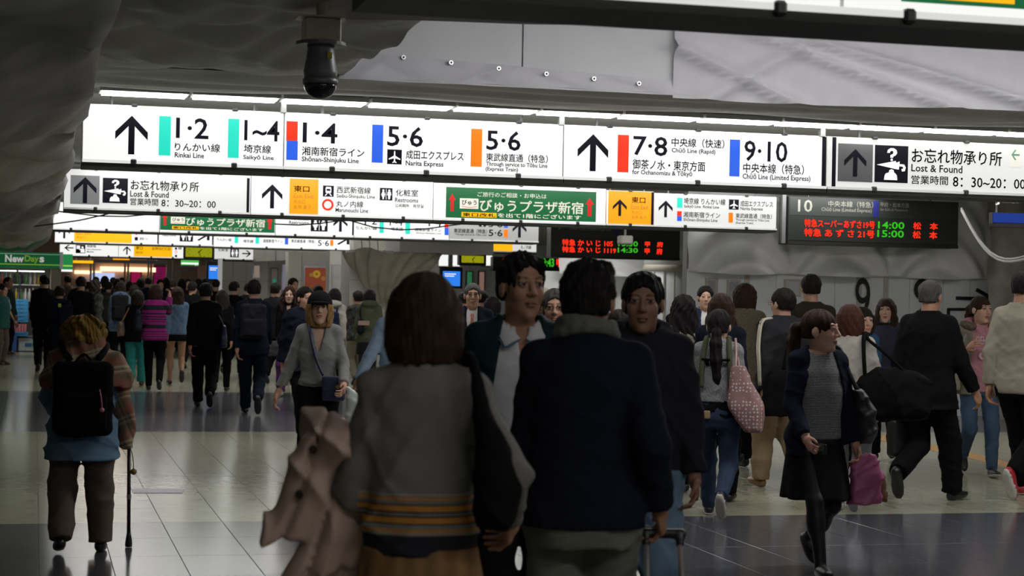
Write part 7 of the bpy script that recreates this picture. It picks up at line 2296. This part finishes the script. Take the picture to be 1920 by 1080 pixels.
# ---- men and women walking away
backpack(P10, 'square black business backpack on the man in navy suit', fab('pack_black', (.017, .018, .022), .6), .32, .44, .13, .70, res=.015)
shoulder_bag(P11, 'navy leather tote on the shoulder of the black-suited man', 'R', L_NAVY, .80, 1.10, .05, .13, .0)
shoulder_bag(P12, 'soft black shoulder bag on the woman in the striped tunic', 'L', fab('bag_slate', (.022, .026, .034)), .92, 1.24, .06, .15, -.06, name='shoulder_bag')
shoulder_bag(P14, 'taupe handbag on the arm of the woman in teal trousers', 'L', mat('leather_taupe', (.17, .115, .09), .5), .80, 1.02, .06, .14, -.06, tm=mat('leather_tan', (.25, .13, .06), .5))
backpack(P15, 'black rucksack with pale tag on the person in the blue jacket', F_CHAR, .32, .50, .16, .70, res=.02)
o, yb, zz = backpack(P17, 'dark school bag with lime tag on the boy in the blazer', F_NAVY, .26, .36, .12, .68, res=.018, x=.10)
MB().box(-.02, .03, yb - .16, yb - .145, zz + .14, zz + .2).build('lime_tag', mat('lime_tag', (.35, .5, .03), .5), o)
backpack(P25, 'small navy backpack on the off-white hooded top', fab('pack_navy', (.014, .02, .05)), .24, .34, .12, .67, res=.018)
o = shoulder_bag(P27, 'dark and beige shoulder bag on the olive parka', 'L', F_CHAR, .92, 1.16, .06, .13, -.12, -.10)
MB().box(-.2, -.02, -.26, -.255, 1.05, 1.12).build('beige_panel', fab('beige_panel', (.34, .24, .18)), o)
o = carried(P_lh, 'handbag', 'dark handbag with red strap beside the long dark-haired woman', 'bag')
bag_loft(o, 'bag_body', [(.72, .24, 0, .05, .12), (.80, .24, 0, .055, .13), (.95, .235, 0, .03, .12)], F_BLACK, .02)
strap(o, [(.235, .05, .94), (.19, .03, 1.15), (.12, .0, P_lh['Z'](.82) + .02)], .008, mat('strap_red', (.25, .08, .05), .5))
o = carried(P21, 'shoulder_bag', 'grey flat bag slung low on the long-haired woman', 'bag')
bag_loft(o, 'bag_body', [(.58, .17, .10, .13, .03), (.66, .17, .10, .14, .04), (.82, .15, .10, .11, .03)], fab('bag_grey', (.07, .07, .072)), .016)
strap(o, [(.12, .10, .80), (.06, .13, 1.02), (-.05, .12, 1.22), (-.09, .0, P21['Z'](.82) + .03)], .009, mat('strap_rose', (.28, .13, .1), .5))
for z_ in (.545, .556):
    pass
P = P28; J = P['J']['L']
hx, hy, hz = J['wr'] + J['F'] * .09
o = carried(P, 'trolley_suitcase', 'small trolley held by the man in the pale blue shirt', 'suitcase')
for sg in (-1, 1):
    MB().tube([(hx + sg * .045, hy, hz - .02), (hx + sg * .045, hy - .1, .5)], .008, 8).build('handle_rod', M_ALU, o)
MB().tube([(hx - .055, hy, hz), (hx + .055, hy, hz)], .015, 8).build('grip', M_BLK, o)
sdf_obj('shell', [[boxs((hx, hy - .14, .29), (.17, .11, .25), .04), 0]], .018, mat('case_silver', (.4, .4, .42), .35, .4), o)

# ---- pink tie
P = P5; r = P['root']; H = P['H']; Z = P['Z']; cy = P['cy']
ty = lambda f: cy(f) + np.interp(f, [.62, .70, .755, .79, .82], [.062, .068, .067, .056, .044]) * H + .014
mb = MB()
pts = [(.815, .016), (.80, .020), (.79, .013), (.72, .024), (.64, .032), (.62, .002)]
vs_ = []
for f, w_ in pts:
    vs_ += [(-w_, ty(f) + .002, Z(f)), (w_, ty(f) + .002, Z(f)), (w_, ty(f) + .009, Z(f)), (-w_, ty(f) + .009, Z(f))]
fs = []
for i in range(len(pts) - 1):
    a = 4 * i
    fs += [(a + q, a + (q + 1) % 4, a + 4 + (q + 1) % 4, a + 4 + q) for q in range(4)]
mb.add(vs_, fs); mb.build('necktie', fab('tie_pink', (.55, .22, .17)), r)

# ---- right group
P = P33; H = P['H']; Z = P['Z']; cy = P['cy']; r = P['root']
def dots(name, base, dot, scale):
    m = mat(name, base, .6, spec=.3)
    nt = m.node_tree; b = nt.nodes['Principled BSDF']
    tc = nt.nodes.new('ShaderNodeTexCoord'); v = nt.nodes.new('ShaderNodeTexVoronoi'); v.inputs['Scale'].default_value = scale; v.inputs['Randomness'].default_value = .35
    nt.links.new(tc.outputs['Object'], v.inputs['Vector'])
    l = nt.nodes.new('ShaderNodeMath'); l.operation = 'LESS_THAN'; l.inputs[1].default_value = .30
    nt.links.new(v.outputs['Distance'], l.inputs[0])
    mx = nt.nodes.new('ShaderNodeMix'); mx.data_type = 'RGBA'; mx.inputs[6].default_value = (*base, 1); mx.inputs[7].default_value = (*dot, 1)
    nt.links.new(l.outputs[0], mx.inputs[0]); nt.links.new(mx.outputs[2], b.inputs['Base Color'])
    return m
o = carried(P, 'tote_bag', 'dusty pink tote bag with white spots hanging at the tweed jacket', 'bag')
M_DOTS = dots('pink_spots', (.27, .15, .145), (.55, .50, .48), 40)
bag_loft(o, 'bag_body', [(.64, .27, -.10, .055, .10), (.66, .265, -.10, .07, .12), (.80, .22, -.10, .125, .125), (.84, .21, -.10, .125, .12), (1.0, .17, -.10, .075, .09), (1.10, .155, -.10, .05, .07)], M_DOTS, .010, 5.0, 4, .003)
for e_ in (-1, 1):
    strap(o, [(.15 + .01 * e_, -.10 + e_ * .05, 1.08), (.14, -.07 + e_ * .04, 1.18), (.125, -.01, Z(.836) + .035), (.125, .0, Z(.836) + .037)], .009, mat('strap_blush', (.45, .28, .26), .6))
o = carried(P, 'backpack_harness', 'olive backpack straps over the tweed jacket', 'backpack')
for sg in (-1, 1):
    strap(o, [(sg * .105, cy(.64) - .07 * H - .015, Z(.64)), (sg * .10, cy(.7) - .07 * H - .022, Z(.72)), (sg * .09, cy(.8) - .06 * H - .01, Z(.804)), (sg * .075, cy(.83) - .01, Z(.852) + .02), (sg * .085, cy(.78) + .07 * H, Z(.784)), (sg * .10, cy(.7) + .08 * H, Z(.68))], .022, F_OLIVE, 'shoulder_strap')
strap(o, [(-.1, cy(.72) - .07 * H - .03, Z(.769)), (0, cy(.72) - .07 * H - .034, Z(.766)), (.1, cy(.72) - .07 * H - .03, Z(.769))], .01, F_BLACK, 'cross_strap')
o = carried(P, 'purse', 'tan purse tucked in the back pocket of the dark jeans', 'purse')
sdf_obj('leather', [[boxs((-.08, cy(.5) - .082 * H - .02, Z(.518)), (.05, .012, .03), .008), 0]], .007, mat('purse_tan', (.3, .2, .11), .5), o)
P = VM; H = P['H']; Z = P['Z']; cy = P['cy']; J = P['J']['L']
for k in (-1, 1):
    a = np.array(J['sh']); e = np.array(J['el']); w_ = np.array(J['wr'])
    off = np.array([-.058 - .02, -.03 + .016 * k, .0])
    strap(P['root'], [tuple(a * .6 + np.array([0, cy(.83) * .4, Z(.844) * .4]) + np.array([-.02, -.02 + .016 * k, .05])), tuple(a + np.array([-.052, -.035 + .016 * k, .045])), tuple((a + e) / 2 + off), tuple(e + off * .93), tuple(w_ * .8 + e * .2 + off * .72)], .011, fab('cream_stripe', (.5, .47, .38)), 'sleeve_stripe', 6)
o = carried(VM, 'shoulder_bag', 'black zipped bag at the hip of the man in the varsity jacket', 'bag')
bag_loft(o, 'bag_body', [(.62, -.15, -.22, .13, .06), (.68, -.15, -.22, .15, .07), (.92, -.12, -.20, .12, .06), (1.0, -.1, -.18, .08, .04)], F_BLACK, .014)
strap(o, [(-.08, -.18, .98), (-.03, -.16, 1.2), (.05, -.1, Z(.824)), (.07, .0, Z(.844) + .04)], .014, F_BLACK)

P = PW; H = P['H']; Z = P['Z']; cy = P['cy']; J = P['J']['R']
hx, hy, hz = J['wr'] + J['F'] * .10
o = carried(P, 'mobile_phone', 'dark mobile phone in the hand of the ponytailed woman', 'phone')
MB().box(hx - .045, hx - .035, hy - .01, hy + .10, hz - .01, hz + .05, .003).build('case', M_BLK, o)
MB().box(hx - .0352, hx - .0335, hy - .004, hy + .094, hz - .005, hz + .045).build('screen', mat('phone_glass', (.02, .05, .03), .1), o)
JL = P['J']['L']
lx, ly, lz = JL['wr'] + JL['F'] * .09
o = carried(P, 'shoulder_bag', 'slouchy black leather bag with gold rings under the ponytailed woman\'s arm', 'bag')
bag_loft(o, 'bag_body', [(.74, -.28, -.04, .06, .12), (.80, -.29, -.04, .085, .15), (.95, -.27, -.03, .08, .15), (1.06, -.22, -.02, .045, .12)], L_BLACK, .011, 2.3, 5, .006)
strap(o, [(-.23, .05, 1.05), (-.18, .04, 1.15), (-.135, .0, Z(.824) + .045), (-.13, -.04, Z(.814) + .04), (-.2, -.09, 1.05)], .014, L_BLACK)
for e_ in (-1, 1):
    MB().lathe([(.010, -.006), (.014, 0), (.010, .006)], (-.23, .05 * e_, 1.05), 10).build('ring', M_GOLD, o)
def paper_bag(P, label, m, c, hw, hd, h, tm, grip):
    o = carried(P, 'shopping_bag', label, 'bag', 'shopping bags of the ponytailed woman')
    x, y, z = c
    bag_loft(o, 'bag_body', [(z, x, y, hw, hd), (z + .01, x, y, hw, hd), (z + h * .6, x, y, hw * .96, hd * .8), (z + h, x, y, hw * .75, hd * .3)], m, .010, 4, 3, .005)
    strap(o, [(x - hw * .4, y, z + h - .01), (grip[0], grip[1], grip[2] - .01), (grip[0], grip[1], grip[2] + .005)], .004, tm, 'handle', 5)
    strap(o, [(x + hw * .4, y, z + h - .01), (grip[0], grip[1], grip[2] - .01), (grip[0], grip[1], grip[2] + .005)], .004, tm, 'handle', 5)
M_PB = mat('bag_magenta', (.36, .085, .19), .45, noise=.1, bump=.5, bscale=14)
paper_bag(P, 'crumpled pink shopping bag held by the ponytailed woman', M_PB, (lx - .03, ly + .02, .40), .10, .05, .29, M_PB, (lx, ly, lz))
paper_bag(P, 'small brown paper bag beside the pink shopping bag', mat('bag_brown', (.13, .055, .022), .6, noise=.1), (lx - .13, ly - .05, .41), .06, .06, .17, mat('cord_brown', (.1, .05, .02), .6), (lx - .01, ly - .02, lz - .02))

P = WC; Z = P['Z']; H = P['H']
o = carried(P, 'duffel_bag', 'large black duffel bag hanging beside the auburn-haired woman', 'bag')
sdf_obj('bag_body', [[ell((.34, -.10, .90), (.30, .15, .20)), 0], [boxs((.34, -.10, .80), (.26, .13, .08), .05), .05]], .014, F_BLACK, o, disp=folds(.009, 7))
strap(o, [(.14, -.12, 1.0), (.13, -.14, 1.15), (.12, -.10, Z(.814) + .03), (.12, .0, Z(.839) + .04), (.14, .08, Z(.804))], .016, F_BLACK)
strap(o, [(.44, -.12, 1.05), (.28, -.16, 1.2), (.15, -.08, Z(.814) + .035), (.14, .0, Z(.836) + .04)], .013, F_BLACK)
P = SB
J = P['J']['L']
hx, hy, hz = J['wr'] + J['F'] * .09
o = carried(P, 'briefcase', 'black briefcase in the left hand of the striding man in black', 'bag')
sdf_obj('case_body', [[boxs((hx, hy, hz - .24), (.045, .2, .15), .03), 0]], .014, L_BLACK, o)
strap(o, [(hx, hy - .06, hz - .09), (hx, hy - .05, hz - .01), (hx, hy + .05, hz - .01), (hx, hy + .06, hz - .09)], .009, L_BLACK, 'handle')
P = PH; H = P['H']; Z = P['Z']; cy = P['cy']; r = P['root']
fy_ = lambda f: cy(f) + np.interp(f, [.55, .62, .70, .755, .79], [.062, .062, .067, .064, .052]) * H + .028
M_PRW = mat('print_white', (.55, .42, .43), .7); M_PRR = mat('print_rose', (.38, .05, .1), .7)
label_text(r, 'DEHN', -.065, .065, Z(.735), Z(.779), lambda x: fy_(.75) - x * x * 2.2, M_PRW)
for (rr, m_) in ((.046, M_PRR), (.040, M_PRW), (.018, M_PRR)):
    yy = fy_(.68) + .004 * (.05 - rr) * 60
    vs_ = [(rr * math.cos(a), fy_(.68) + .002 + (.05 - rr) * .06 - (rr * math.cos(a)) ** 2 * 1.6, Z(.675) + rr * math.sin(a)) for a in [6.2832 * i / 24 for i in range(24)]]
    link('chest_print', raw_mesh('chest_print', [(0, fy_(.68) + .002 + (.05 - rr) * .06, Z(.675))] + vs_, [(0, i + 1, (i + 1) % 24 + 1) for i in range(24)], m_), r)
o = shoulder_bag(P, 'cream canvas bag hanging at the girl in the pink hoodie', 'R', F_CREAM, .78, 1.08, .06, .14, .05)
P = SM; Z = P['Z']
o = carried(P, 'shoulder_bag', 'tan strapped bag on the smiling woman with the scarf', 'bag')
bag_loft(o, 'bag_body', [(.8, -.2, .03, .05, .11), (.88, -.2, .03, .055, .12), (1.05, -.18, .03, .03, .1)], fab('tan_bag', (.22, .12, .05)), .016)
strap(o, [(-.18, .06, 1.03), (-.15, .08, 1.2), (-.12, .0, Z(.834) + .03)], .01, mat('strap_tan', (.3, .15, .05), .5))
